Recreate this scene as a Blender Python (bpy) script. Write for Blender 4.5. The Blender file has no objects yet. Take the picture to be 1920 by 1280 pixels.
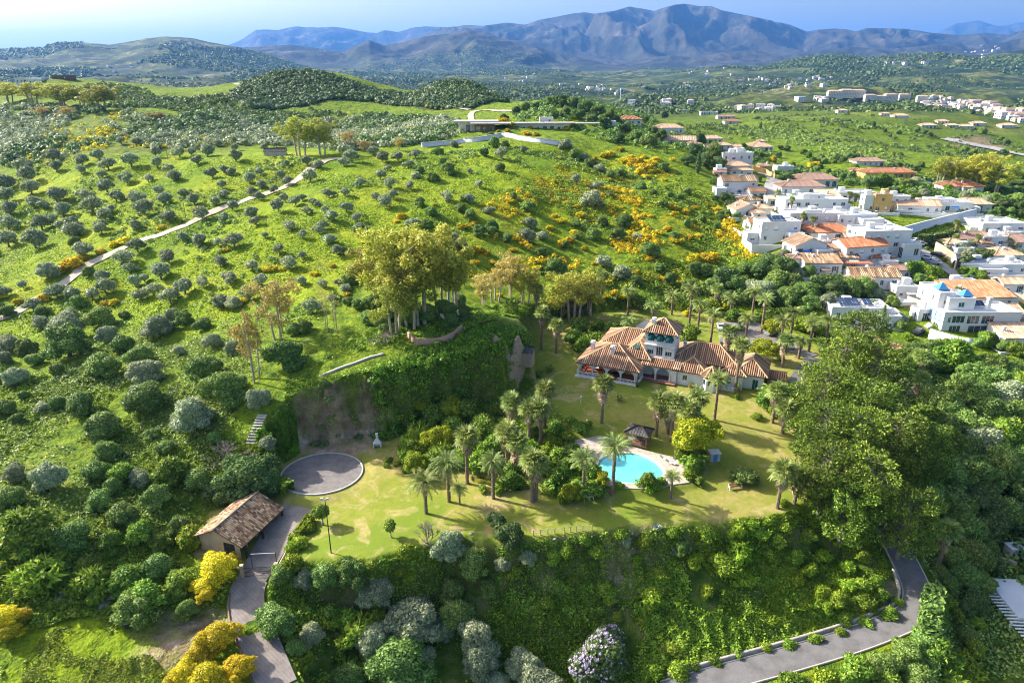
import bpy, math, random
import numpy as np
from mathutils import Vector, Matrix

# ------------------------------------------------------------ camera, sky, sun, exposure
scene = bpy.context.scene
COL = scene.collection
R = math.radians
CAM_H = 64.0
PITCH = R(21.5)
FPX = 1280.0                                   # focal length in pixels of the 1920 px wide photograph
camd = bpy.data.cameras.new("camera")
cam = bpy.data.objects.new("camera", camd)
COL.objects.link(cam)
cam.location = (0, 0, CAM_H)
cam.rotation_euler = (R(90) - PITCH, 0, 0)
camd.sensor_width = 36.0
camd.lens = 36.0 * FPX / 1920.0
camd.clip_start = 0.5
camd.clip_end = 60000
scene.camera = cam

SUN_EL, SUN_AZ = R(31), R(-66)                 # azimuth from +Y, clockwise seen from above
world = bpy.data.worlds.new("World")
scene.world = world
world.use_nodes = True
wn = world.node_tree
for n in list(wn.nodes):
    wn.nodes.remove(n)
sky = wn.nodes.new('ShaderNodeTexSky')
sky.sky_type = 'NISHITA'
sky.sun_disc = False
sky.sun_elevation = SUN_EL
sky.sun_rotation = SUN_AZ
sky.altitude = 150
sky.air_density = 0.9
sky.dust_density = 5.0
sky.ozone_density = 1.6
wb = wn.nodes.new('ShaderNodeBackground')
wb.inputs['Strength'].default_value = 0.118
wo = wn.nodes.new('ShaderNodeOutputWorld')
wn.links.new(sky.outputs[0], wb.inputs['Color'])
wn.links.new(wb.outputs[0], wo.inputs['Surface'])

sund = bpy.data.lights.new("sun", 'SUN')
sund.energy = 5.0
sund.angle = R(0.5)
sund.color = (1.0, 0.94, 0.84)
sun = bpy.data.objects.new("sun", sund)
COL.objects.link(sun)
sdir = Vector((math.sin(SUN_AZ) * math.cos(SUN_EL), math.cos(SUN_AZ) * math.cos(SUN_EL), math.sin(SUN_EL)))
sun.rotation_euler = sdir.to_track_quat('Z', 'Y').to_euler()
sun.location = (-60, 60, 90)

scene.view_settings.view_transform = 'Standard'
scene.view_settings.look = 'None'
scene.view_settings.exposure = 1.28
scene.view_settings.gamma = 1.0
scene.view_settings.use_curve_mapping = False
scene.render.engine = 'CYCLES'
cy = scene.cycles
cy.max_bounces = 5
cy.diffuse_bounces = 3
cy.glossy_bounces = 2
cy.transmission_bounces = 2
cy.transparent_max_bounces = 4
cy.volume_bounces = 0
cy.sample_clamp_indirect = 6.0
cy.use_adaptive_sampling = True
cy.adaptive_threshold = 0.012
cy.filter_width = 1.05
cy.use_denoising = True

# ------------------------------------------------------------ pixel <-> place
CT, ST = math.cos(PITCH), math.sin(PITCH)
def ray(px, py):
    X = px - 960.0; Y = 640.0 - py
    return (X, FPX * CT + Y * ST, -FPX * ST + Y * CT)
def at_z(px, py, z):
    d = ray(px, py); t = (z - CAM_H) / d[2]
    return (d[0] * t, d[1] * t, z)
def at_y(px, py, Y):
    d = ray(px, py); t = Y / d[1]
    return (d[0] * t, Y, CAM_H + d[2] * t)
def proj(p):
    x, y, z = p[0], p[1], p[2] - CAM_H
    dep = y * CT - z * ST
    return (960 + FPX * x / dep, 640 - FPX * (y * ST + z * CT) / dep)
def height_to(p, py):
    """height above p at which a vertical line through p reaches picture row py"""
    d = ray(960, py)
    return CAM_H + d[2] / d[1] * p[1] - p[2]
def dist(p):
    return math.sqrt(p[0] ** 2 + p[1] ** 2 + (p[2] - CAM_H) ** 2)

# ------------------------------------------------------------ noise
def _hash(ix, iy, seed):
    h = (ix.astype(np.int64) * 374761393 + iy.astype(np.int64) * 668265263 + seed * 974711) & 0x7fffffff
    h = (h ^ (h >> 13)) * 1274126177 & 0x7fffffff
    h = h ^ (h >> 16)
    return (h & 0xffff) / 65535.0
def vnoise(x, y, seed=0):
    ix = np.floor(x); iy = np.floor(y)
    fx = x - ix; fy = y - iy
    fx = fx * fx * fx * (fx * (fx * 6 - 15) + 10); fy = fy * fy * fy * (fy * (fy * 6 - 15) + 10)
    a = _hash(ix, iy, seed); b = _hash(ix + 1, iy, seed); c = _hash(ix, iy + 1, seed); d = _hash(ix + 1, iy + 1, seed)
    return (a * (1 - fx) + b * fx) * (1 - fy) + (c * (1 - fx) + d * fx) * fy
def fbm(x, y, octv=4, seed=0, gain=0.5):
    s = 0; a = 1.0; t = 0
    for o in range(octv):
        s = s + a * (vnoise(x, y, seed + o * 17) - 0.5); t += a
        x, y = x * 1.6 + y * 1.2 + 5.3, -x * 1.2 + y * 1.6 + 1.7
        a *= gain
    return s / t * 2
def ridged(x, y, octv=4, seed=0):
    s = 0; a = 1.0; t = 0
    for o in range(octv):
        s = s + a * (1 - np.abs(vnoise(x, y, seed + o * 31) * 2 - 1)); t += a
        x, y = x * 1.7 + y * 0.9 + 3.1, -x * 0.9 + y * 1.7 + 9.2
        a *= 0.5
    return s / t
def sstep(a, b, x):
    t = np.clip((x - a) / (b - a), 0, 1)
    return t * t * (3 - 2 * t)

# ------------------------------------------------------------ objects
def tag(o, label=None, cat=None, group=None, kind=None):
    if label: o['label'] = label
    if cat: o['category'] = cat
    if group: o['group'] = group
    if kind: o['kind'] = kind
    return o
def empty(name, loc=(0, 0, 0), rz=0.0):
    o = bpy.data.objects.new(name, None)
    o.empty_display_size = 0.5
    o.location = loc; o.rotation_euler = (0, 0, rz)
    COL.objects.link(o)
    return o
def link_obj(name, me, parent=None, loc=None):
    o = bpy.data.objects.new(name, me)
    COL.objects.link(o)
    if parent is not None: o.parent = parent
    if loc is not None: o.location = loc
    return o
def copy_tree(o, parent=None):
    c = o.copy(); COL.objects.link(c)
    c.parent = parent
    for ch in KIDS.get(o.name, []):
        copy_tree(ch, c)
    return c
KIDS = {}
def register(root):
    """remember the children of a thing so that it can be copied quickly"""
    for ch in root.children:
        KIDS.setdefault(root.name, []).append(ch)
        register(ch)
def np_mesh(name, verts, faces, mat, smooth=False):
    """verts (n,3), faces (m,k) with constant k"""
    me = bpy.data.meshes.new(name)
    verts = np.asarray(verts, dtype=np.float32); faces = np.asarray(faces, dtype=np.int32)
    k = faces.shape[1]
    me.vertices.add(len(verts)); me.vertices.foreach_set('co', verts.ravel())
    me.loops.add(faces.size); me.loops.foreach_set('vertex_index', faces.ravel())
    me.polygons.add(len(faces)); me.polygons.foreach_set('loop_start', np.arange(0, faces.size, k, dtype=np.int32))
    me.polygons.foreach_set('loop_total', np.full(len(faces), k, dtype=np.int32))
    if smooth: me.polygons.foreach_set('use_smooth', np.ones(len(faces), dtype=bool))
    me.update(calc_edges=True)
    if mat: me.materials.append(mat)
    return me

class MB:
    """collects faces of one mesh"""
    def __init__(s): s.v = []; s.f = []
    def quad(s, a, b, c, d):
        n = len(s.v); s.v += [a, b, c, d]; s.f.append((n, n + 1, n + 2, n + 3))
    def poly(s, pts):
        n = len(s.v); s.v += list(pts); s.f.append(tuple(range(n, n + len(pts))))
    def box(s, x0, y0, z0, x1, y1, z1):
        n = len(s.v)
        s.v += [(x0,y0,z0),(x1,y0,z0),(x1,y1,z0),(x0,y1,z0),(x0,y0,z1),(x1,y0,z1),(x1,y1,z1),(x0,y1,z1)]
        s.f += [(n,n+3,n+2,n+1),(n+4,n+5,n+6,n+7),(n,n+1,n+5,n+4),(n+1,n+2,n+6,n+5),(n+2,n+3,n+7,n+6),(n+3,n,n+4,n+7)]
        return s
    def bar(s, a, b, w, h=None):
        """box beam from a to b"""
        h = h or w
        a = Vector(a); b = Vector(b); d = (b - a).normalized()
        up = Vector((0, 0, 1)) if abs(d.z) < 0.95 else Vector((1, 0, 0))
        sx = d.cross(up).normalized() * (w / 2); sy = sx.cross(d).normalized() * (h / 2)
        n = len(s.v)
        for p in (a, b):
            s.v += [tuple(p - sx - sy), tuple(p + sx - sy), tuple(p + sx + sy), tuple(p - sx + sy)]
        s.f += [(n,n+3,n+2,n+1),(n+4,n+5,n+6,n+7),(n,n+1,n+5,n+4),(n+1,n+2,n+6,n+5),(n+2,n+3,n+7,n+6),(n+3,n,n+4,n+7)]
        return s
    def tube(s, pts, rad, seg=6, cap=True):
        """tapered tube through pts; rad one number or a list"""
        P = [Vector(p) for p in pts]; n0 = len(s.v)
        rs = rad if isinstance(rad, (list, tuple)) else [rad] * len(P)
        for i, p in enumerate(P):
            d = (P[min(i + 1, len(P) - 1)] - P[max(i - 1, 0)]).normalized()
            up = Vector((0, 1, 0)) if abs(d.y) < 0.9 else Vector((1, 0, 0))
            sx = d.cross(up).normalized(); sy = sx.cross(d)
            for k in range(seg):
                a = 2 * math.pi * k / seg
                s.v.append(tuple(p + (sx * math.cos(a) + sy * math.sin(a)) * rs[i]))
        for i in range(len(P) - 1):
            for k in range(seg):
                a = n0 + i * seg + k; b = n0 + i * seg + (k + 1) % seg
                s.f.append((a, b, b + seg, a + seg))
        if cap:
            s.f.append(tuple(n0 + k for k in range(seg))[::-1])
            s.f.append(tuple(n0 + (len(P) - 1) * seg + k for k in range(seg)))
        return s
    def lathe(s, prof, c=(0, 0, 0), seg=10):
        n0 = len(s.v)
        for r_, z in prof:
            for k in range(seg):
                a = 2 * math.pi * k / seg
                s.v.append((c[0] + r_ * math.cos(a), c[1] + r_ * math.sin(a), c[2] + z))
        for i in range(len(prof) - 1):
            for k in range(seg):
                a = n0 + i * seg + k; b = n0 + i * seg + (k + 1) % seg
                s.f.append((a, b, b + seg, a + seg))
        s.f.append(tuple(n0 + (len(prof) - 1) * seg + k for k in range(seg)))
        return s
    def mesh(s, name, mat, smooth=False):
        me = bpy.data.meshes.new(name)
        me.from_pydata(s.v, [], s.f)
        if smooth: me.polygons.foreach_set('use_smooth', np.ones(len(s.f), dtype=bool))
        if mat: me.materials.append(mat)
        me.update()
        return me
    def build(s, name, mat, parent=None, loc=None, smooth=False):
        return link_obj(name, s.mesh(name, mat, smooth), parent, loc)
# ------------------------------------------------------------ materials
def new_mat(name):
    m = bpy.data.materials.new(name); m.use_nodes = True
    nt = m.node_tree
    for n in list(nt.nodes): nt.nodes.remove(n)
    out = nt.nodes.new('ShaderNodeOutputMaterial')
    return m, nt, out
class NT:
    """short hand for wiring nodes"""
    def __init__(s, nt): s.nt = nt
    def n(s, t, **kw):
        nd = s.nt.nodes.new(t)
        for k, v in kw.items():
            if k.startswith('i_'): nd.inputs[k[2:].replace('_', ' ')].default_value = v
            else: setattr(nd, k, v)
        return nd
    def l(s, a, b): s.nt.links.new(a, b)
    def noise(s, vec, scale, detail=4, rough=0.55, dist=0.0):
        nd = s.n('ShaderNodeTexNoise'); nd.inputs['Scale'].default_value = scale
        nd.inputs['Detail'].default_value = detail; nd.inputs['Roughness'].default_value = rough
        nd.inputs['Distortion'].default_value = dist
        if vec is not None: s.l(vec, nd.inputs['Vector'])
        return nd.outputs['Fac']
    def ramp(s, fac, stops):
        nd = s.n('ShaderNodeValToRGB'); el = nd.color_ramp.elements
        while len(el) < len(stops): el.new(0.5)
        for e, (p, c) in zip(el, stops):
            e.position = p; e.color = (c[0], c[1], c[2], 1) if isinstance(c, (tuple, list)) else (c, c, c, 1)
        s.l(fac, nd.inputs['Fac']); return nd.outputs['Color']
    def mix(s, fac, a, b, mode='MIX'):
        nd = s.n('ShaderNodeMix', data_type='RGBA', blend_type=mode)
        for sock, v in ((nd.inputs[0], fac), (nd.inputs[6], a), (nd.inputs[7], b)):
            if isinstance(v, (int, float)): sock.default_value = v
            elif isinstance(v, (tuple, list)): sock.default_value = (v[0], v[1], v[2], 1)
            else: s.l(v, sock)
        return nd.outputs[2]
    def math(s, op, a, b=None):
        nd = s.n('ShaderNodeMath', operation=op)
        for i, v in enumerate((a, b)):
            if v is None: continue
            if isinstance(v, (int, float)): nd.inputs[i].default_value = v
            else: s.l(v, nd.inputs[i])
        return nd.outputs[0]
    def bump(s, h, strength=0.5, d=0.1):
        nd = s.n('ShaderNodeBump'); nd.inputs['Strength'].default_value = strength
        nd.inputs['Distance'].default_value = d
        s.l(h, nd.inputs['Height']); return nd.outputs['Normal']
def plain(name, col, rough=0.8, var=0.12, scale=1.5, bump=0.0, spec=0.3, metallic=0.0):
    m, nt, out = new_mat(name); N = NT(nt)
    tc = N.n('ShaderNodeTexCoord')
    f = N.noise(tc.outputs['Object'], scale, 5, 0.6)
    lo = tuple(c * (1 - var) for c in col); hi = tuple(min(1, c * (1 + var)) for c in col)
    c = N.ramp(f, [(0.3, lo), (0.7, hi)])
    p = N.n('ShaderNodeBsdfPrincipled'); N.l(c, p.inputs['Base Color'])
    p.inputs['Roughness'].default_value = rough; p.inputs['Specular IOR Level'].default_value = spec
    p.inputs['Metallic'].default_value = metallic
    if bump: N.l(N.bump(N.noise(tc.outputs['Object'], scale * 6, 3), bump, 0.05), p.inputs['Normal'])
    N.l(p.outputs[0], out.inputs['Surface'])
    return m
def leaf_mat(name, dark, light, third=None, transl=0.22, rnd=0.25):
    """foliage: each leaf clump its own shade, each plant a little different"""
    m, nt, out = new_mat(name); N = NT(nt)
    g = N.n('ShaderNodeNewGeometry'); oi = N.n('ShaderNodeObjectInfo')
    stops = [(0.0, dark), (0.75, light)]
    stops.append((1.0, third if third else tuple(c * 1.25 for c in light)))
    c = N.ramp(g.outputs['Random Per Island'], stops)
    v = N.n('ShaderNodeMapRange'); N.l(oi.outputs['Random'], v.inputs[0])
    v.inputs[3].default_value = 1 - rnd; v.inputs[4].default_value = 1 + rnd
    hs = N.n('ShaderNodeHueSaturation'); N.l(c, hs.inputs['Color']); N.l(v.outputs[0], hs.inputs['Value'])
    h2 = N.n('ShaderNodeMapRange'); N.l(N.math('FRACT', N.math('MULTIPLY', oi.outputs['Random'], 7.31)), h2.inputs[0])
    h2.inputs[3].default_value = 0.485; h2.inputs[4].default_value = 0.515
    N.l(h2.outputs[0], hs.inputs['Hue'])
    d = N.n('ShaderNodeBsdfPrincipled'); N.l(hs.outputs[0], d.inputs['Base Color'])
    d.inputs['Roughness'].default_value = 0.55; d.inputs['Specular IOR Level'].default_value = 0.25
    t = N.n('ShaderNodeBsdfTranslucent'); N.l(hs.outputs[0], t.inputs['Color'])
    ms = N.n('ShaderNodeMixShader'); ms.inputs[0].default_value = transl
    N.l(d.outputs[0], ms.inputs[1]); N.l(t.outputs[0], ms.inputs[2])
    N.l(ms.outputs[0], out.inputs['Surface'])
    return m
M = {}
M['olive'] = leaf_mat('olive_leaf', (0.15, 0.185, 0.10), (0.40, 0.46, 0.25), (0.58, 0.63, 0.38))
M['wild'] = leaf_mat('wild_olive_leaf', (0.06, 0.125, 0.025), (0.23, 0.345, 0.07), (0.42, 0.52, 0.13))
M['oak'] = leaf_mat('oak_leaf', (0.045, 0.09, 0.028), (0.15, 0.23, 0.06), (0.25, 0.34, 0.09))
M['shrub'] = leaf_mat('shrub_leaf', (0.09, 0.17, 0.016), (0.29, 0.42, 0.035), (0.46, 0.56, 0.06), 0.3)
M['lime'] = leaf_mat('lime_leaf', (0.10, 0.20, 0.012), (0.30, 0.42, 0.03), (0.50, 0.52, 0.04), 0.35)
M['flowering'] = leaf_mat('flowering_crown', (0.10, 0.20, 0.012), (0.40, 0.46, 0.02), (0.62, 0.52, 0.02), 0.35)
M['gorse'] = leaf_mat('gorse_bloom', (0.16, 0.18, 0.015), (0.82, 0.62, 0.008), (0.92, 0.74, 0.02), 0.3)
M['mimosa'] = leaf_mat('mimosa_bloom', (0.24, 0.26, 0.02), (0.84, 0.66, 0.012), (0.96, 0.82, 0.04), 0.3)
M['gum'] = leaf_mat('gum_leaf', (0.18, 0.22, 0.03), (0.48, 0.50, 0.07), (0.70, 0.64, 0.10), 0.35)
M['gumb'] = leaf_mat('gum_dry_leaf', (0.24, 0.19, 0.05), (0.52, 0.42, 0.12), (0.68, 0.54, 0.15), 0.35)
M['pine'] = leaf_mat('pine_needle', (0.035, 0.08, 0.012), (0.20, 0.29, 0.028), (0.44, 0.50, 0.06), 0.15)
M['palm'] = leaf_mat('palm_frond', (0.11, 0.17, 0.035), (0.29, 0.37, 0.09), (0.50, 0.53, 0.17), 0.3)
M['dryfrond'] = leaf_mat('dry_frond', (0.22, 0.16, 0.09), (0.44, 0.34, 0.21), (0.60, 0.48, 0.32), 0.15)
M['broad'] = leaf_mat('broad_leaf', (0.07, 0.15, 0.015), (0.22, 0.35, 0.04), (0.46, 0.52, 0.07), 0.3)
M['ivy'] = leaf_mat('ivy_leaf', (0.06, 0.16, 0.012), (0.21, 0.38, 0.025), (0.36, 0.52, 0.04), 0.3)
M['lilac'] = leaf_mat('lilac_bloom', (0.56, 0.46, 0.66), (0.80, 0.68, 0.86), (0.92, 0.86, 0.94), 0.3)
M['brownb'] = leaf_mat('brown_bush', (0.13, 0.10, 0.06), (0.26, 0.20, 0.12), (0.33, 0.28, 0.16), 0.2)
M['agave'] = leaf_mat('agave_leaf', (0.20, 0.28, 0.24), (0.32, 0.42, 0.36), None, 0.1)
M['bark'] = plain('bark', (0.16, 0.12, 0.085), 0.9, 0.35, 3, 0.4)
M['palebark'] = plain('pale_bark', (0.42, 0.36, 0.27), 0.9, 0.3, 2, 0.3)
M['greybark'] = plain('grey_bark', (0.21, 0.18, 0.15), 0.9, 0.3, 2, 0.3)
M['palmbark'] = plain('palm_bark', (0.20, 0.145, 0.10), 0.95, 0.4, 5, 0.6)
M['white'] = plain('whitewash', (0.66, 0.66, 0.645), 0.75, 0.05, 0.35, 0.1)
M['cream'] = plain('cream_render', (0.72, 0.66, 0.52), 0.8, 0.06, 0.4)
M['ochre'] = plain('ochre_render', (0.62, 0.38, 0.13), 0.8, 0.08, 0.4)
M['sandwall'] = plain('sand_wall', (0.46, 0.34, 0.24), 0.9, 0.2, 0.8, 0.2)
M['pinkwall'] = plain('pink_brick', (0.46, 0.27, 0.19), 0.9, 0.2, 3, 0.3)
M['bluewall'] = plain('blue_paint', (0.05, 0.25, 0.55), 0.7, 0.1, 0.6)
M['glass'] = plain('window_glass', (0.035, 0.06, 0.08), 0.12, 0.3, 0.4, 0, 0.6)
M['blueglass'] = plain('blue_glass', (0.03, 0.09, 0.22), 0.12, 0.3, 0.4, 0, 0.6)
M['panel'] = plain('solar_panel', (0.03, 0.05, 0.10), 0.2, 0.2, 1, 0, 0.6)
M['shutter'] = plain('green_shutter', (0.015, 0.10, 0.09), 0.6, 0.15)
M['awning'] = plain('green_awning', (0.005, 0.085, 0.08), 0.8, 0.15)
M['frame'] = plain('white_frame', (0.78, 0.78, 0.76), 0.6, 0.04)
M['darkwood'] = plain('dark_wood', (0.045, 0.032, 0.025), 0.8, 0.3, 4)
M['wood'] = plain('wood', (0.20, 0.12, 0.07), 0.8, 0.3, 4)
M['redwood'] = plain('red_wood', (0.34, 0.15, 0.09), 0.8, 0.3, 4)
M['iron'] = plain('dark_iron', (0.03, 0.035, 0.04), 0.5, 0.2)
M['steel'] = plain('pale_steel', (0.55, 0.56, 0.58), 0.4, 0.1, 1, 0, 0.5, 0.4)
M['slab'] = plain('stone_slab', (0.42, 0.37, 0.31), 0.85, 0.15, 2, 0.2)
M['paleconc'] = plain('pale_concrete', (0.50, 0.46, 0.41), 0.85, 0.15, 0.8, 0.15)
M['rock'] = plain('grey_rock', (0.32, 0.29, 0.25), 0.9, 0.3, 1.2, 0.6)
M['ruin'] = plain('rubble_masonry', (0.34, 0.26, 0.18), 0.95, 0.35, 2.5, 0.8)
M['carwhite'] = plain('white_car_paint', (0.75, 0.76, 0.78), 0.25, 0.03, 1, 0, 0.6)
M['carsilver'] = plain('silver_car_paint', (0.42, 0.44, 0.47), 0.3, 0.05, 1, 0, 0.6, 0.5)
M['carblack'] = plain('black_car_paint', (0.02, 0.02, 0.025), 0.25, 0.1, 1, 0, 0.6)
M['carblue'] = plain('blue_car_paint', (0.04, 0.12, 0.35), 0.3, 0.1, 1, 0, 0.6)
M['carred'] = plain('red_car_paint', (0.45, 0.03, 0.03), 0.3, 0.1, 1, 0, 0.6)
M['rubber'] = plain('rubber', (0.02, 0.02, 0.02), 0.8, 0.1)
M['terrafloor'] = plain('terracotta_floor', (0.30, 0.13, 0.08), 0.7, 0.15, 2)
M['redcloth'] = plain('red_cushion', (0.55, 0.10, 0.03), 0.9, 0.2, 2)
M['blackshade'] = plain('pitch_roofing', (0.11, 0.10, 0.095), 0.85, 0.25, 2, 0.3)
def tile_mat(name, stops, joint=(0.12, 0.07, 0.05)):
    """clay tiles: every tile strip its own fired colour"""
    m, nt, out = new_mat(name); N = NT(nt)
    g = N.n('ShaderNodeNewGeometry'); tc = N.n('ShaderNodeTexCoord')
    c = N.ramp(g.outputs['Random Per Island'], stops)
    f = N.noise(tc.outputs['Object'], 0.5, 4)
    c = N.mix(N.ramp(f, [(0.45, 0.0), (0.75, 0.45)]), c, tuple(x * 0.55 for x in stops[0][1]))
    p = N.n('ShaderNodeBsdfPrincipled'); N.l(c, p.inputs['Base Color'])
    p.inputs['Roughness'].default_value = 0.85; p.inputs['Specular IOR Level'].default_value = 0.2
    N.l(p.outputs[0], out.inputs['Surface'])
    return m
M['tile'] = tile_mat('clay_tiles', [(0, (0.24, 0.13, 0.075)), (0.35, (0.38, 0.22, 0.13)), (0.75, (0.50, 0.33, 0.20)), (1, (0.62, 0.48, 0.33))])
M['tileold'] = tile_mat('weathered_tiles', [(0, (0.12, 0.08, 0.05)), (0.35, (0.34, 0.20, 0.11)), (0.7, (0.52, 0.34, 0.20)), (1, (0.66, 0.54, 0.38))])
M['tilered'] = tile_mat('bright_orange_tiles', [(0, (0.40, 0.14, 0.07)), (0.5, (0.52, 0.22, 0.11)), (1, (0.60, 0.32, 0.18))])
M['tilepale'] = tile_mat('pale_clay_tiles', [(0, (0.36, 0.23, 0.15)), (0.5, (0.52, 0.36, 0.24)), (1, (0.66, 0.50, 0.36))])
M['tilebrown'] = tile_mat('brown_tiles', [(0, (0.24, 0.15, 0.12)), (0.5, (0.34, 0.22, 0.17)), (1, (0.42, 0.29, 0.23))])
M['gapshade'] = plain('tile_channel_shade', (0.17, 0.085, 0.055), 0.9, 0.25, 1.0)  # pan tiles between ribs, their shade put into a darker colour
M['gapshadeold'] = plain('old_tile_channel_shade', (0.13, 0.09, 0.065), 0.9, 0.3, 1.5)  # same for weathered roofs: channel shade painted as dark clay
M['valley'] = plain('roof_ridge_mortar', (0.56, 0.38, 0.20), 0.9, 0.2, 2)
# ------------------------------------------------------------ terrain heights
def tps_fit(P, z, lam=1e-3):
    P = np.asarray(P, float); n = len(P)
    d = np.sqrt(((P[:, None] - P[None]) ** 2).sum(-1)) + 1e-9
    K = d * d * np.log(d); K[np.arange(n), np.arange(n)] = lam
    A = np.zeros((n + 3, n + 3)); A[:n, :n] = K; A[:n, n] = 1; A[:n, n + 1:] = P; A[n, :n] = 1; A[n + 1:, :n] = P.T
    w = np.linalg.solve(A, np.concatenate([z, np.zeros(3)]))
    return P, w
def tps_eval(fit, Q):
    P, w = fit; n = len(P); out = np.empty(len(Q))
    for i in range(0, len(Q), 20000):
        q = Q[i:i + 20000]
        d2 = ((q[:, None] - P[None]) ** 2).sum(-1) + 1e-18
        out[i:i + 20000] = (0.5 * d2 * np.log(d2)) @ w[:n] + w[n] + q @ w[n + 1:]
    return out
Z = 'z'; D = 'd'
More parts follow.
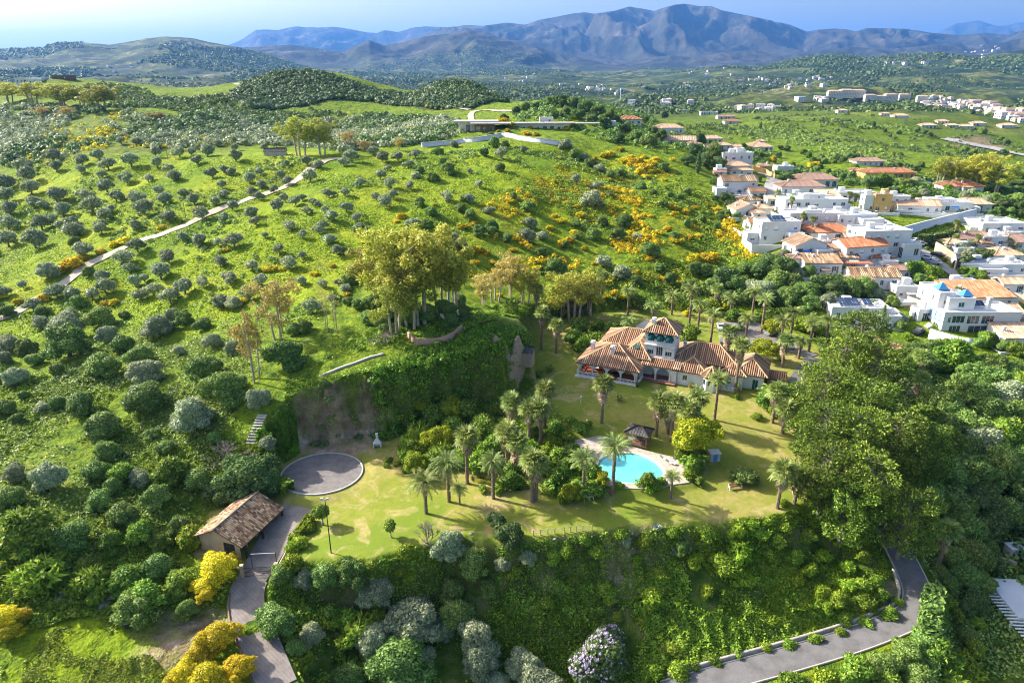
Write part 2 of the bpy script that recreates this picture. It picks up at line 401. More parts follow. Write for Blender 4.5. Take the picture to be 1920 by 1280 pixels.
# (px, py, mode, value): mode z gives the ground height, mode d the forward distance
CTRL = [
 (0,1280,Z,-11.2),(0,1120,Z,-8.6),(0,1000,Z,-4),(0,800,Z,-2),(0,650,Z,0),(0,550,Z,3),(0,450,Z,8),(0,380,Z,13),(0,320,Z,18),(0,250,Z,30),(0,200,Z,42),(0,165,D,585),(60,150,D,620),
 (-150,1280,Z,-10.8),(-200,900,Z,-3),(-200,600,Z,1),(-200,400,Z,12),(-200,300,Z,22),(-200,200,Z,40),(-200,150,D,620),
 (150,1280,Z,-12),(150,1150,Z,-9.8),(150,1000,Z,-5.5),(150,850,Z,-2.5),(150,700,Z,0.5),(150,550,Z,5),(150,420,Z,13),(150,330,Z,22),(150,280,Z,28),(150,240,Z,35),(150,200,Z,43),(150,165,D,560),(150,149,D,600),
 (300,1280,Z,-12.5),(300,1180,Z,-10.5),(300,1100,Z,-9.5),(300,1000,Z,-7),(300,850,Z,-3),(300,700,Z,1.5),(300,600,Z,4.5),(300,500,Z,10),(300,400,Z,18),(300,330,Z,24),(300,290,Z,28.5),(300,250,Z,33),(300,210,Z,42),(300,186,D,520),
 (240,160,D,590),(350,188,D,540),(420,180,D,560),(400,215,Z,40),(400,260,Z,31),
 (450,1280,Z,-12.5),(450,1200,Z,-10.5),(450,1110,Z,-9.2),(450,900,Z,-5.5),(450,820,Z,0),(450,700,Z,5),(450,600,Z,8),(450,500,Z,13),(450,400,Z,20),(450,330,Z,26),(450,295,Z,29.5),
 (600,1280,Z,-17),(600,1180,Z,-14),(600,1100,Z,-11.5),(560,800,Z,2.5),(600,740,Z,6),(600,620,Z,10),(600,500,Z,14.5),(600,400,Z,22),(600,300,Z,30),(600,272,Z,30.5),(600,240,D,480),(600,215,D,520),(520,190,D,560),
 (480,160,D,600),(520,140,D,615),(550,134,D,625),(600,136,D,625),(660,150,D,615),(720,172,D,600),(780,178,D,600),(820,160,D,600),(860,150,D,605),(900,163,D,600),(960,195,D,580),(640,185,D,560),(720,205,D,540),
 (700,1280,Z,-19),(700,1180,Z,-16),(700,1090,Z,-11.5),(690,720,Z,7.5),(690,640,Z,10.5),(750,600,Z,12),(750,520,Z,14.5),(750,430,Z,19.5),(750,350,Z,26),(760,290,Z,32),(760,262,D,345),(760,240,D,430),(700,245,D,450),
 (800,1280,Z,-20.5),(830,1150,Z,-15.5),(850,1060,Z,-10),(800,665,Z,9),(850,600,Z,11.5),(900,620,Z,11),(930,600,Z,11.5),
 (960,1280,Z,-21.5),(960,1180,Z,-17),(970,1090,Z,-11.5),(990,570,Z,6),(960,520,Z,9),(960,450,Z,15),(960,400,Z,19.5),(960,350,Z,25.5),(960,300,Z,31),(940,266,D,322),(1040,268,D,322),(880,252,D,350),
 (940,238,D,365),(1040,240,D,365),(870,216,D,470),(1000,208,D,425),(1060,200,D,425),(1130,220,D,425),(960,215,D,440),(1100,262,D,335),(1060,188,D,520),
 (1100,1280,Z,-21.5),(1100,1180,Z,-17),(1100,1080,Z,-11),(1120,560,Z,4),(1120,450,Z,12.5),(1120,350,Z,22.5),(1120,300,Z,28),
 (1250,1280,Z,-19),(1250,1180,Z,-15.5),(1250,1080,Z,-10.5),(1250,560,Z,3),(1250,500,Z,8),(1250,450,Z,12.5),(1250,350,Z,21.5),(1250,292,Z,28.5),(1200,262,D,370),(1250,262,D,420),(1180,232,D,440),(1330,290,D,350),(1340,330,D,305),
 (1400,1280,Z,-18),(1400,1150,Z,-14),(1400,1060,Z,-9.5),(1400,540,Z,4.5),(1400,460,Z,10),(1400,400,Z,14),(1400,350,Z,19),(1390,310,Z,20),(1400,285,Z,18),
 (1500,1280,Z,-18),(1560,1200,Z,-15),(1560,1100,Z,-12),(1560,620,Z,1.5),(1550,540,Z,5),(1500,470,Z,11),(1500,430,Z,14),(1500,380,Z,16.5),(1500,340,Z,17),(1500,300,Z,13),(1450,260,D,620),
 (1660,1280,Z,-18),(1700,1180,Z,-14.5),(1720,1100,Z,-12.5),(1670,1000,Z,-9),(1640,900,Z,-7),(1650,800,Z,-4),(1640,700,Z,-1),(1620,600,Z,1.5),(1620,500,Z,8),(1620,430,Z,13),(1620,370,Z,14),(1620,320,Z,11),(1600,270,D,560),
 (1780,1280,Z,-18.5),(1800,1100,Z,-15),(1800,950,Z,-12),(1780,850,Z,-8),(1780,750,Z,-4),(1780,670,Z,-1),(1780,620,Z,0.5),(1780,520,Z,5),(1780,440,Z,10.5),(1780,380,Z,12.5),(1780,330,Z,9),
 (1920,1280,Z,-18.5),(1920,1100,Z,-16.5),(1920,950,Z,-14),(1920,850,Z,-10),(1920,750,Z,-4.5),(1920,680,Z,-1.5),(1920,620,Z,-0.5),(1920,520,Z,4),(1920,440,Z,8.5),(1920,380,Z,9),(1920,330,Z,5),
 (2120,1280,Z,-19),(2120,900,Z,-12),(2120,600,Z,1),(2120,400,Z,9),(2120,300,D,650),
 (1560,222,D,760),(1500,226,D,740),(1660,232,D,720),(1700,262,D,650),(1760,285,D,600),(1830,300,D,560),(1830,272,D,640),(1900,290,D,620),(1920,262,D,700),(1800,240,D,780),(1760,225,D,800),(1880,235,D,800),(1430,232,D,720),(1350,240,D,640),(1300,250,D,520),
 (1450,300,D,440),(1560,262,D,600),
 (1280,212,D,1050),(1400,212,D,1050),(1550,208,D,1150),(1700,205,D,1250),(1850,215,D,1150),(1920,215,D,1150),(1650,188,D,1650),(1560,175,D,1800),(1820,190,D,1600),(1920,195,D,1600),
 (1150,195,D,1500),(1050,175,D,2400),(1300,185,D,2200),(1450,180,D,2300),(1300,160,D,3400),(1100,158,D,3600),(900,160,D,3000),(700,175,D,1900),(700,150,D,4200),(400,165,D,2400),(200,150,D,3300),(0,150,D,3000),(2120,180,D,2500),(2120,150,D,3800),(-200,148,D,3300),
 (1500,150,D,3600),(1700,150,D,3300),(1850,150,D,3000),(1000,140,D,5200),(1300,140,D,5000),(600,138,D,5200),(300,140,D,5200),
 (-200,135,D,7500),(0,134,D,7500),(400,132,D,7500),(800,131,D,7500),(1200,130,D,7500),(1600,130,D,7500),(2120,130,D,7500),
]
# ground behind the crests: (px, forward distance, 'b', height)
CTRL += [(x, 820, 'b', z) for x, z in ((-200,20),(0,18),(150,12),(260,8),(350,8),(450,14),(550,22),(650,20),(750,14),(850,10),(950,2),(1060,4),(1180,6))]
CTRL += [(x, 1150, 'b', z) for x, z in ((-200,-8),(0,-10),(200,-12),(400,-14),(600,-12),(800,-14),(1000,-12))]
CTRL += [(x, 700, 'b', z) for x, z in ((60,40),(150,38),(240,36),(960,20),(1060,26))]
def to_pt(c):
    if c[2] == 'b': return ((c[0] - 960) / 1372.0 * c[1], c[1], c[3])
    return at_z(c[0], c[1], c[3]) if c[2] == Z else at_y(c[0], c[1], c[3])
cp = np.array([to_pt(c) for c in CTRL])
def uv_of(x, y):
    return np.stack([np.arctan2(x, y) * 1.3, np.log(np.hypot(x, y))], -1)
FIT = tps_fit(uv_of(cp[:, 0], cp[:, 1]), cp[:, 2], 2e-4)

# the estate: lawns, villa and garage stand on a terraced shelf
ESTATE = [(545,905,-5.5),(520,862,-5.5),(560,838,-5),(640,828,-4.8),(700,818,-4.5),(780,800,-4),(880,775,-3.5),(950,755,-2.5),(1003,712,-1.2),(985,660,-0.2),(1000,618,.4),(1060,590,.8),
 (1200,577,1.3),(1400,590,1),(1530,640,.8),(1552,690,0),(1520,760,-1),(1530,850,-2.4),(1525,930,-3.5),(1470,965,-3.7),(1350,977,-3.8),(1200,985,-4),(1050,1002,-4.2),
 (960,1012,-4.5),(850,1003,-4.8),(780,1022,-5.3),(700,1046,-5.8),(590,1048,-6.5),(540,1060,-7.2),(470,1078,-8.4),(360,1040,-8.4),(395,960,-7.6),(480,925,-6.6)]
ESTATE_IN = [(1090,703,0),(1420,730,0),(1250,650,0),(1190,720,0),(1180,870,-2.5),(1240,870,-2.5),(605,885,-5.5),(1300,750,-.6),(1130,790,-1.2),(900,900,-4.2),(1100,930,-3.6),(1400,850,-2.4),(700,900,-5),(480,1000,-7.9),(420,1020,-8.1),(540,980,-7.0),(760,960,-5)]
def densify(poly, step=1.0):
    out = []
    for i in range(len(poly)):
        a, b = np.array(poly[i]), np.array(poly[(i + 1) % len(poly)])
        n = max(1, int(np.hypot(*(b - a)[:2]) / step))
        for k in range(n): out.append(a + (b - a) * k / n)
    return np.array(out)
est3 = np.array([at_z(*p) for p in ESTATE]); estin = np.array([at_z(*p) for p in ESTATE_IN])
eall = np.vstack([est3, estin])
EFIT = tps_fit(eall[:, :2] / 50, eall[:, 2], 2e-2)
def poly_sd(poly, x, y):
    """signed distance to polygon, positive inside"""
    P = np.asarray(poly)[:, :2]; n = len(P)
    dmin = np.full(x.shape, 1e9); ins = np.zeros(x.shape, bool)
    for i in range(n):
        ax, ay = P[i]; bx, by = P[(i + 1) % n]
        ex, ey = bx - ax, by - ay; L = ex * ex + ey * ey + 1e-12
        t = np.clip(((x - ax) * ex + (y - ay) * ey) / L, 0, 1)
        dmin = np.minimum(dmin, np.hypot(x - ax - t * ex, y - ay - t * ey))
        c = ((ay > y) != (by > y)) & (x < (bx - ax) * (y - ay) / (by - ay + 1e-12) + ax)
        ins ^= c
    return np.where(ins, dmin, -dmin)
def line_d(P, x, y):
    """distance to a polyline and the interpolated height on it"""
    P = np.asarray(P); dmin = np.full(x.shape, 1e9); zz = np.zeros(x.shape)
    for i in range(len(P) - 1):
        ax, ay, az = P[i]; bx, by, bz = P[i + 1]
        ex, ey = bx - ax, by - ay; L = ex * ex + ey * ey + 1e-12
        t = np.clip(((x - ax) * ex + (y - ay) * ey) / L, 0, 1)
        d = np.hypot(x - ax - t * ex, y - ay - t * ey)
        m = d < dmin; dmin = np.where(m, d, dmin); zz = np.where(m, az + t * (bz - az), zz)
    return dmin, zz
def smooth_line(pts, n=6):
    """Catmull-Rom through 3D points"""
    P = [np.array(p, float) for p in pts]; P = [2 * P[0] - P[1]] + P + [2 * P[-1] - P[-2]]
    out = []
    for i in range(1, len(P) - 2):
        for k in range(n):
            t = k / n
            out.append(0.5 * ((2 * P[i]) + (-P[i-1] + P[i+1]) * t + (2*P[i-1] - 5*P[i] + 4*P[i+1] - P[i+2]) * t*t + (-P[i-1] + 3*P[i] - 3*P[i+1] + P[i+2]) * t**3))
    out.append(P[-2]); return np.array(out)
ROAD_E = smooth_line([at_z(*p) for p in [(1640,900,-6.8),(1655,950,-7.6),(1672,1005,-9),(1690,1040,-10.2),(1712,1085,-11.6),(1722,1120,-12.6),(1712,1150,-13.4),(1670,1172,-14),(1590,1202,-15),(1480,1235,-16),(1360,1268,-17),(1250,1300,-17.8)]])
DRIVE_W = smooth_line([at_z(*p) for p in [(566,950,-6.2),(540,980,-7),(514,1015,-7.7),(488,1058,-8.5),(463,1108,-9.2),(466,1160,-9.9),(492,1220,-10.8),(520,1290,-11.8)]])
DIRT_W = smooth_line([at_z(*p) for p in [(462,1150,-9.8),(400,1172,-10.2),(330,1190,-10.6),(270,1200,-10.9)]])
CUTS = [(ROAD_E, 2.6, 3.0), (DRIVE_W, 2.6, 2.5), (DIRT_W, 2.2, 3.0)]

def prof(pts, pxs):
    a = np.array(pts, float)
    return np.interp(pxs, a[:, 0], a[:, 1])
# crest lines of the ranges as (px, py) at a forward distance
RANGES = [
 # distance, front width, noise seed, spur depth, crest
 (23000, 5200, 5, .45, [(1500,150),(1730,110),(1750,66),(1790,44),(1830,39),(1870,43),(1900,38),(1940,30),(2300,40)]),
 (17000, 4200, 9, .5, [(-400,140),(300,135),(400,96),(432,82),(455,72),(480,55),(520,56),(560,49),(595,52),(625,50),(645,53),(690,60),(705,62),(720,56),(745,59),(770,52),(800,49),(835,51),(870,52),(1000,60),(1300,120),(2300,140)]),
 (12500, 4300, 21, .75, [(600,140),(740,105),(800,62),(835,52),(870,47),(905,49),(950,43),(985,47),(1010,38),(1040,32),(1075,24),(1095,22),(1112,25),(1150,21),(1180,12),(1200,15),(1225,21),(1240,15),(1262,9),(1280,7),(1305,11),(1330,12),(1350,20),(1390,28),(1440,38),(1480,47),(1513,60),(1535,56),(1565,54),(1590,56),(1605,60),(1625,53),(1700,54),(1750,62),(1800,67),(1850,62),(1890,66),(1920,56),(1990,46),(2300,60)]),
 (8300, 2500, 33, .55, [(300,140),(400,112),(430,92),(470,88),(540,84),(600,92),(640,96),(690,75),(720,86),(750,80),(800,68),(840,64),(880,57),(910,63),(950,74),(1000,85),(1060,103),(1120,116),(1180,132),(1300,140)]),
 (8800, 1800, 61, .6, [(1080,140),(1150,124),(1210,112),(1260,104),(1300,108),(1360,98),(1420,94),(1470,104),(1530,96),(1600,88),(1680,92),(1760,84),(1840,92),(1920,72),(2010,60),(2300,70)]),
 (5200, 2100, 43, .35, [(-500,100),(-100,94),(0,92),(70,90),(100,80),(140,79),(200,84),(245,77),(275,71),(310,68),(355,71),(395,80),(440,88),(500,102),(550,120),(600,134),(650,142)]),
 (4300, 1500, 57, .45, [(1180,150),(1300,134),(1380,124),(1430,128),(1480,116),(1520,108),(1580,103),(1640,110),(1700,104),(1780,100),(1850,104),(1920,94),(2000,90),(2300,100)]),
]
def crest_z(crest, D_, x, y):
    pxs = 960 + (x / np.maximum(y, 1)) * 1405.0      # near the horizon a column is x/y * 1372
    pys = prof(crest, pxs)
    Y = 640 - pys
    return CAM_H + (-FPX * ST + Y * CT) / (FPX * CT + Y * ST) * D_

def height(x, y):
    """ground height for arrays of positions"""
    shp = x.shape; x = x.ravel(); y = y.ravel()
    r = np.hypot(x, y); az = np.arctan2(x, y)
    azc = np.clip(az, -R(49), R(49)); rc = np.clip(r, 62, 8200)
    xc = np.sin(azc) * rc; yc = np.cos(azc) * rc
    z = tps_eval(FIT, uv_of(xc, yc))
    # relief of the open ground
    rough = sstep(70, 200, r)
    z = z + fbm(x / 16, y / 16, 4, 3) * (0.25 + 0.75 * rough) * (1 - 0.6 * sstep(1500, 4000, r))
    z = z + (fbm(x / 3.2, y / 3.2, 3, 8)) * 0.30 * (1 - sstep(400, 900, r))
    z = z + fbm(x / 42, y / 42, 3, 15) * 2.4 * sstep(125, 190, r) * (1 - sstep(1200, 2500, r)) * (1 - .75 * sstep(40, 90, x) * sstep(330, 250, y) * (y < 330))
    z = z + fbm(x / 90, y / 90, 4, 12) * 8.0 * sstep(450, 1400, r) * (1 - 0.5 * sstep(5000, 9000, r))
    z = z + fbm(x / 210, y / 260, 4, 44) * 26.0 * sstep(760, 1500, r) * (1 - sstep(4500, 7000, r))
    z = z + (ridged(x / 700, y / 700, 4, 77) - .5) * 55 * sstep(1600, 3800, r)
    # mountain ranges
    for D_, wdt, seed, dep, crest in RANGES:
        near = (y > D_ - wdt * 1.6) & (y < D_ + wdt * 2.2)
        if not near.any(): continue
        xs = x[near]; ys = y[near]
        cz = crest_z(crest, D_, xs * D_ / ys, np.full(xs.shape, float(D_)))
        t = (ys - D_ + wdt) / wdt                                    # 0 at the foot, 1 at the crest
        tf = np.clip(t, 0, 1); tb = np.clip((t - 1) / 1.2, 0, 1)
        base = z[near]
        q = wdt / 4.2
        wx = fbm(xs / q / 1.3, ys / q / 1.3, 3, seed + 5) * 0.55
        rg = ridged(xs / q + wx, ys / (q * 2.1) + wx, 5, seed)
        env = np.clip(tf, 0, 1) * (1 - tf ** 5) * 4 * 0.42 + 0.02
        env = env * (tb == 0) + 0.05 * (tb > 0)
        shape = tf ** 1.25 * (1 - tb ** 1.3)
        hh = base + (cz - base) * shape + (rg - 0.62) * env * dep * np.maximum(cz - 60, 0) * 1.25
        hh = np.where((t <= 0) | (cz < base), base, hh)
        hh = np.minimum(hh, 64 + (cz - 64) * np.minimum(ys / D_, 1) - np.maximum(1 - tf, 0) * .02 * np.maximum(cz, 0) + 2)
        z[near] = np.maximum(base, hh)
    # the estate shelf
    m = (r > 60) & (r < 260) & (np.abs(az) < R(50))
    xs, ys = x[m], y[m]
    sd = poly_sd(est3, xs, ys)
    k = sstep(-1.9 - 3.0 * sstep(45, 60, xs) - 1.5 * sstep(105, 95, ys), 0.3, sd + fbm(xs / 4, ys / 4, 3, 71) * 0.8 + fbm(xs / 2.2, ys / 2.2, 3, 72) * 1.3 * (ys > 112))
    ze = tps_eval(EFIT, np.stack([xs, ys], -1) / 50)
    ze = ze + fbm(xs / 14, ys / 14, 2, 4) * 0.12
    zz = z[m] * (1 - k) + ze * k
    for line, hw, bl in CUTS:
        d, lz = line_d(line, xs, ys)
        kk = 1 - sstep(hw, hw + bl, d)
        zz = zz * (1 - kk) + (lz - 0.12) * kk
    for q, zq, bl in FLATS:
        sdq = poly_sd(q, xs, ys)
        kk = sstep(-bl, 0, sdq)
        zz = zz * (1 - kk) + zq * kk
    z[m] = zz
    return z.reshape(shp)
FLATS = []
POOL = [at_z(*p, -2.5) for p in [(1120,872),(1128,860),(1150,852),(1180,850),(1205,855),(1228,866),(1240,878),(1244,888),(1236,897),(1215,904),(1190,906),(1160,904),(1140,898),(1124,888)]]
pc = np.mean(np.array(POOL)[:, :2], 0)
POOLHOLE = [tuple(pc + (np.array(p[:2]) - pc) * 1.06) for p in POOL]
PONDP = [(885,895),(905,890),(930,897),(955,905),(985,910),(1005,915),(1000,924),(965,924),(930,915),(900,908),(885,902)]
PONDW = [at_z(*p, -4.45) for p in PONDP]

_y0 = at_z(604, 888, -5.45)
FLATS.append(([(_y0[0] + 7.9 * math.cos(a * math.pi / 12), _y0[1] + 7.5 * math.sin(a * math.pi / 12)) for a in range(24)], -5.35, 2.5))
_tr = [at_z(*q, -2.42) for q in [(1062,842),(1075,826),(1105,820),(1128,817),(1150,822),(1172,828),(1190,838),(1235,850),(1262,856),(1290,862),(1298,885),(1297,902),(1262,908),(1240,914),(1215,916),(1180,915),(1150,912),(1125,905),(1095,880)]]
FLATS.append(([q[:2] for q in _tr], -2.52, 1.5))
# ------------------------------------------------------------ the ground sheet: rings that widen with distance
def seq(a, b, s):
    n = int(math.ceil(math.log(b / a) / math.log(1 + s)))
    return list(a * (b / a) ** (np.arange(n) / n))
RR = np.array(seq(8, 62, 0.05) + seq(62, 300, 0.0052) + seq(300, 900, 0.0066) + seq(900, 27000, 0.0088) + [27000.0])
azs = list(np.arange(-53, 53.001, 0.135)) + list(np.arange(58, 303, 6.0))
AZ = np.radians(np.array(azs))
NR, NA = len(RR), len(AZ)
NF = int((53 * 2) / 0.135) + 1
gr, ga = np.meshgrid(RR, AZ, indexing='ij')
GX, GY = np.sin(ga) * gr, np.cos(ga) * gr
GZ = height(GX, GY)
back = np.cos(ga) * gr < 0
# dig the pool and the pond basins
for poly, dep in ((POOLHOLE, 1.9), (PONDW, 0.8)):
    mm = (gr > 80) & (gr < 140) & (np.abs(ga) < 0.6)
    sdp = poly_sd(poly, GX[mm], GY[mm]); zt = GZ[mm]
    zt = zt - dep * sstep(-0.05, 0.35, sdp); GZ[mm] = zt
LR = np.log(RR)
def ground_z(x, y):
    """height of the sheet itself at (x, y)"""
    x = np.atleast_1d(np.asarray(x, float)); y = np.atleast_1d(np.asarray(y, float))
    r = np.hypot(x, y); a = np.degrees(np.arctan2(x, y))
    fi = np.interp(r, RR, np.arange(NR)); i = np.clip(fi.astype(int), 0, NR - 2); f = fi - i
    fj = np.clip((a + 53) / 0.135, 0, NF - 1.001); j = fj.astype(int); g = fj - j
    return (GZ[i, j] * (1 - f) * (1 - g) + GZ[i + 1, j] * f * (1 - g) + GZ[i, j + 1] * (1 - f) * g + GZ[i + 1, j + 1] * f * g)
def gz(x, y): return float(ground_z(x, y)[0])
_RY = np.concatenate([np.arange(50, 400, 0.5), np.geomspace(400, 26000, 900)])
def hit(px, py, ymin=50):
    """where the ray through a pixel first meets the ground"""
    d = ray(px, py); k = d[0] / d[1]; s = d[2] / d[1]
    Y = _RY[_RY >= ymin]
    g = ground_z(k * Y, Y); zr = CAM_H + s * Y
    b = np.nonzero(zr < g)[0]
    if len(b) == 0: return None
    i = b[0]
    if i == 0: y = Y[0]
    else:
        d0 = zr[i - 1] - g[i - 1]; d1 = zr[i] - g[i]
        y = Y[i - 1] + (Y[i] - Y[i - 1]) * d0 / (d0 - d1 + 1e-12)
    return (k * y, y, gz(k * y, y))
idx = np.arange(NR * NA).reshape(NR, NA)
ip = np.roll(idx, -1, axis=1)
F = np.stack([idx[:-1], ip[:-1], ip[1:], idx[1:]], -1).reshape(-1, 4)
F = F[:, ::-1]
V = np.stack([GX.ravel(), GY.ravel(), GZ.ravel()], -1)
# ground cover as weights: lawn, bare earth, thicket, golden scrub
gxr, gyr = GX.ravel(), GY.ravel(); rr_ = gr.ravel()
def pixpoly(pts, cap=None):
    """polygon in the picture -> polygon on the ground"""
    out = []
    for p in pts:
        h = hit(*p); k_ = 0
        while cap and k_ < 40 and (h is None or h[1] > cap): k_ += 1; h = hit(p[0], p[1] + k_)
        if h: out.append(h[:2])
    return out
def region(poly, w, sel):
    o = np.zeros(len(gxr)); s = np.nonzero(sel)[0]
    o[s] = sstep(-w, w, poly_sd(poly, gxr[s], gyr[s]) + fbm(gxr[s] / (w * 2.5), gyr[s] / (w * 2.5), 3, 5) * w * 1.2)
    return o
nearsel = (rr_ < 260) & (rr_ > 60)
lawn = region(est3, 0.6, nearsel)
LAWNB = [at_z(x, y, -4) for x, y in [(545,905),(590,845),(700,835),(760,850),(740,930),(840,935),(960,950),(1100,945),(1040,740),(1030,660),(1080,650),(1080,700),(1200,730),(1420,745),(1520,770),(1525,930),(1470,965),(1350,977),(1200,985),(1050,1002),(960,1012),(850,1003),(780,1022),(700,1046),(590,1048),(560,1000)]]
dirt = np.zeros(len(gxr)); thick = np.zeros(len(gxr)); gold = np.zeros(len(gxr))
for pts, w in [([(560,745),(600,740),(700,725),(712,800),(690,850),(560,850),(520,800)], .8),
               ([(1060,1040),(1200,1020),(1250,1060),(1200,1110),(1080,1130),(1000,1150),(960,1100)], 3),
               ([(240,1180),(300,1160),(440,1150),(440,1180),(380,1230),(280,1260),(240,1280),(250,1210)], 2),
               ([(1440,1180),(1560,1130),(1680,1110),(1690,1150),(1560,1190),(1480,1220)], 2),
               ([(1650,505),(1780,560),(1780,600),(1640,560)], 2), ([(1770,258),(1860,255),(1880,282),(1800,275)], 6)]:
    dirt = np.maximum(dirt, region(pixpoly(pts), w, (rr_ > 60) & (rr_ < 1200)))
BANK = pixpoly([(560,1060),(700,1055),(850,1012),(960,1022),(1050,1012),(1200,995),(1350,985),(1480,972),(1540,940),(1660,960),(1700,1100),(1690,1150),(1500,1220),(1200,1279),(800,1279),(560,1279),(500,1180),(500,1090)])
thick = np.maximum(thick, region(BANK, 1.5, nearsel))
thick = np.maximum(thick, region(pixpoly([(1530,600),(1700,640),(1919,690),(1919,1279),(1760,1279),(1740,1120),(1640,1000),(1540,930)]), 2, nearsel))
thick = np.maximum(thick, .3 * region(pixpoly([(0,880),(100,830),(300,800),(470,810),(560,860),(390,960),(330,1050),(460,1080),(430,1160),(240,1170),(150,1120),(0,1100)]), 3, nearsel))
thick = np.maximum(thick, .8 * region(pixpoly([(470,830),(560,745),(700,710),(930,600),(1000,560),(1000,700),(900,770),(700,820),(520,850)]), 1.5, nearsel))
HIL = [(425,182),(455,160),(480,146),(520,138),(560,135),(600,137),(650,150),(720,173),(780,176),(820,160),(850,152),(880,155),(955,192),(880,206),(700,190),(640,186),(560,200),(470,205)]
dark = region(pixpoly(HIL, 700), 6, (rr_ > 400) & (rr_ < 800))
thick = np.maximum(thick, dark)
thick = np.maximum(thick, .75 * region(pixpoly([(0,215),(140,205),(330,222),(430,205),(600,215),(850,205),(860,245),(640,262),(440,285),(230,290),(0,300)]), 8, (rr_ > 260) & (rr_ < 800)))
gold = np.maximum(gold, .8 * region(pixpoly([(700,440),(900,400),(1000,330),(1080,290),(1260,300),(1330,360),(1400,440),(1420,520),(1250,540),(1000,520),(820,520)]), 6, (rr_ > 120) & (rr_ < 420)))
gold = np.maximum(gold, .6 * region(pixpoly([(0,230),(200,230),(460,270),(640,200),(850,225),(640,250),(300,300),(0,330)]), 8, (rr_ > 260) & (rr_ < 800)))
bright = np.clip(region(pixpoly([(30,1175),(240,1145),(300,1165),(350,1279),(30,1279)]), 1.5, nearsel) + region(pixpoly([(0,330),(200,290),(330,285),(420,250),(640,290),(850,275),(1060,275),(1250,300),(1200,420),(900,440),(700,500),(600,560),(300,620),(100,640),(0,640)]), 8, (rr_ > 120) & (rr_ < 500)), 0, 1)
far = sstep(480, 1300, rr_)
me = np_mesh('ground', V, F, None, smooth=True)
at = me.attributes.new('cover', 'FLOAT_COLOR', 'POINT')
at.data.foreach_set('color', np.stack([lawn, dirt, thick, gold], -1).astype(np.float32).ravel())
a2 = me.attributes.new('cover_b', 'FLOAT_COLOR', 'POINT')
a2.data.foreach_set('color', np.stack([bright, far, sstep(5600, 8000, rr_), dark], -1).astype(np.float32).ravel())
ground = link_obj('ground', me)
tag(ground, kind='structure')

m, nt, out = new_mat('ground_cover'); N = NT(nt)
geo = N.n('ShaderNodeNewGeometry'); pos = geo.outputs['Position']
A = N.n('ShaderNodeAttribute', attribute_name='cover'); B = N.n('ShaderNodeAttribute', attribute_name='cover_b')
sa = N.n('ShaderNodeSeparateColor'); N.l(A.outputs['Color'], sa.inputs[0])
sb = N.n('ShaderNodeSeparateColor'); N.l(B.outputs['Color'], sb.inputs[0])
n1 = N.noise(pos, 0.035, 6, 0.6); n2 = N.noise(pos, 0.35, 5, 0.65); n3 = N.noise(pos, 1.6, 4, 0.7); n4 = N.noise(pos, 0.006, 8, 0.62, 0.6)
# open hillside grass
g = N.ramp(n2, [(0.32, (0.045, 0.09, 0.012)), (0.5, (0.17, 0.26, 0.012)), (0.68, (0.30, 0.35, 0.02))])
gb = N.ramp(n1, [(0.38, (0.16, 0.27, 0.008)), (0.5, (0.29, 0.38, 0.008)), (0.62, (0.40, 0.43, 0.015))])
g = N.mix(N.math('MULTIPLY', sb.outputs[0], 0.78), g, gb)
g = N.mix(N.ramp(n3, [(0.40, 0.55), (0.60, 0.0)]), g, (0.065, 0.115, 0.012))
g = N.mix(N.ramp(N.noise(pos, 0.09, 5, 0.7), [(0.60, 0.0), (0.70, 0.6)]), g, (0.20, 0.17, 0.07))
# thicket floor
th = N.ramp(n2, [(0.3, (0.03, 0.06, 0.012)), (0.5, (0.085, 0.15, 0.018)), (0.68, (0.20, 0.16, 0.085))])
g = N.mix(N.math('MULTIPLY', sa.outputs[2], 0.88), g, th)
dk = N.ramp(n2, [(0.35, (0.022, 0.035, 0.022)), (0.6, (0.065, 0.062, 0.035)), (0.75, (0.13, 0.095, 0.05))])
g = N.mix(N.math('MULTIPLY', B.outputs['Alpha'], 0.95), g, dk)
# golden scrub
gd = N.math('MULTIPLY', A.outputs['Alpha'], N.ramp(N.noise(pos, 0.16, 6, 0.7), [(0.53, 0.0), (0.62, 1.0)]))
gd = N.math('MULTIPLY', gd, N.ramp(n3, [(0.42, 0.0), (0.56, 0.85)]))
g = N.mix(gd, g, (0.62, 0.45, 0.01))
# lawn
lw = N.ramp(n1, [(0.40, (0.16, 0.22, 0.02)), (0.50, (0.25, 0.26, 0.035)), (0.62, (0.40, 0.30, 0.11))])
lw = N.mix(N.ramp(n2, [(0.35, 0.5), (0.60, 0.0)]), lw, (0.16, 0.22, 0.025))
lw = N.mix(N.ramp(N.noise(pos, 0.2, 5, 0.6, 1.0), [(0.53, 0.0), (0.64, 0.7)]), lw, (0.46, 0.34, 0.16))
lw = N.mix(N.ramp(N.noise(pos, 0.9, 5, 0.75), [(0.36, 0.45), (0.55, 0.0)]), lw, (0.13, 0.17, 0.02))
lw = N.mix(N.ramp(N.noise(pos, 5.0, 3, 0.7), [(0.3, 0.25), (0.7, 0.0)]), lw, (0.10, 0.14, 0.03))
g = N.mix(sa.outputs[0], g, lw)
# bare earth
er = N.ramp(n2, [(0.3, (0.19, 0.12, 0.08)), (0.55, (0.40, 0.28, 0.20)), (0.72, (0.62, 0.50, 0.38))])
g = N.mix(N.math('MULTIPLY', sa.outputs[1], N.ramp(N.noise(pos, 0.5, 4, 0.7), [(0.35, 0.25), (0.6, 1.0)])), g, er)
# steep faces show soil and rock
sn = N.n('ShaderNodeSeparateXYZ'); N.l(geo.outputs['Normal'], sn.inputs[0])
st = N.ramp(sn.outputs[2], [(0.45, 0.6), (0.72, 0.0)])
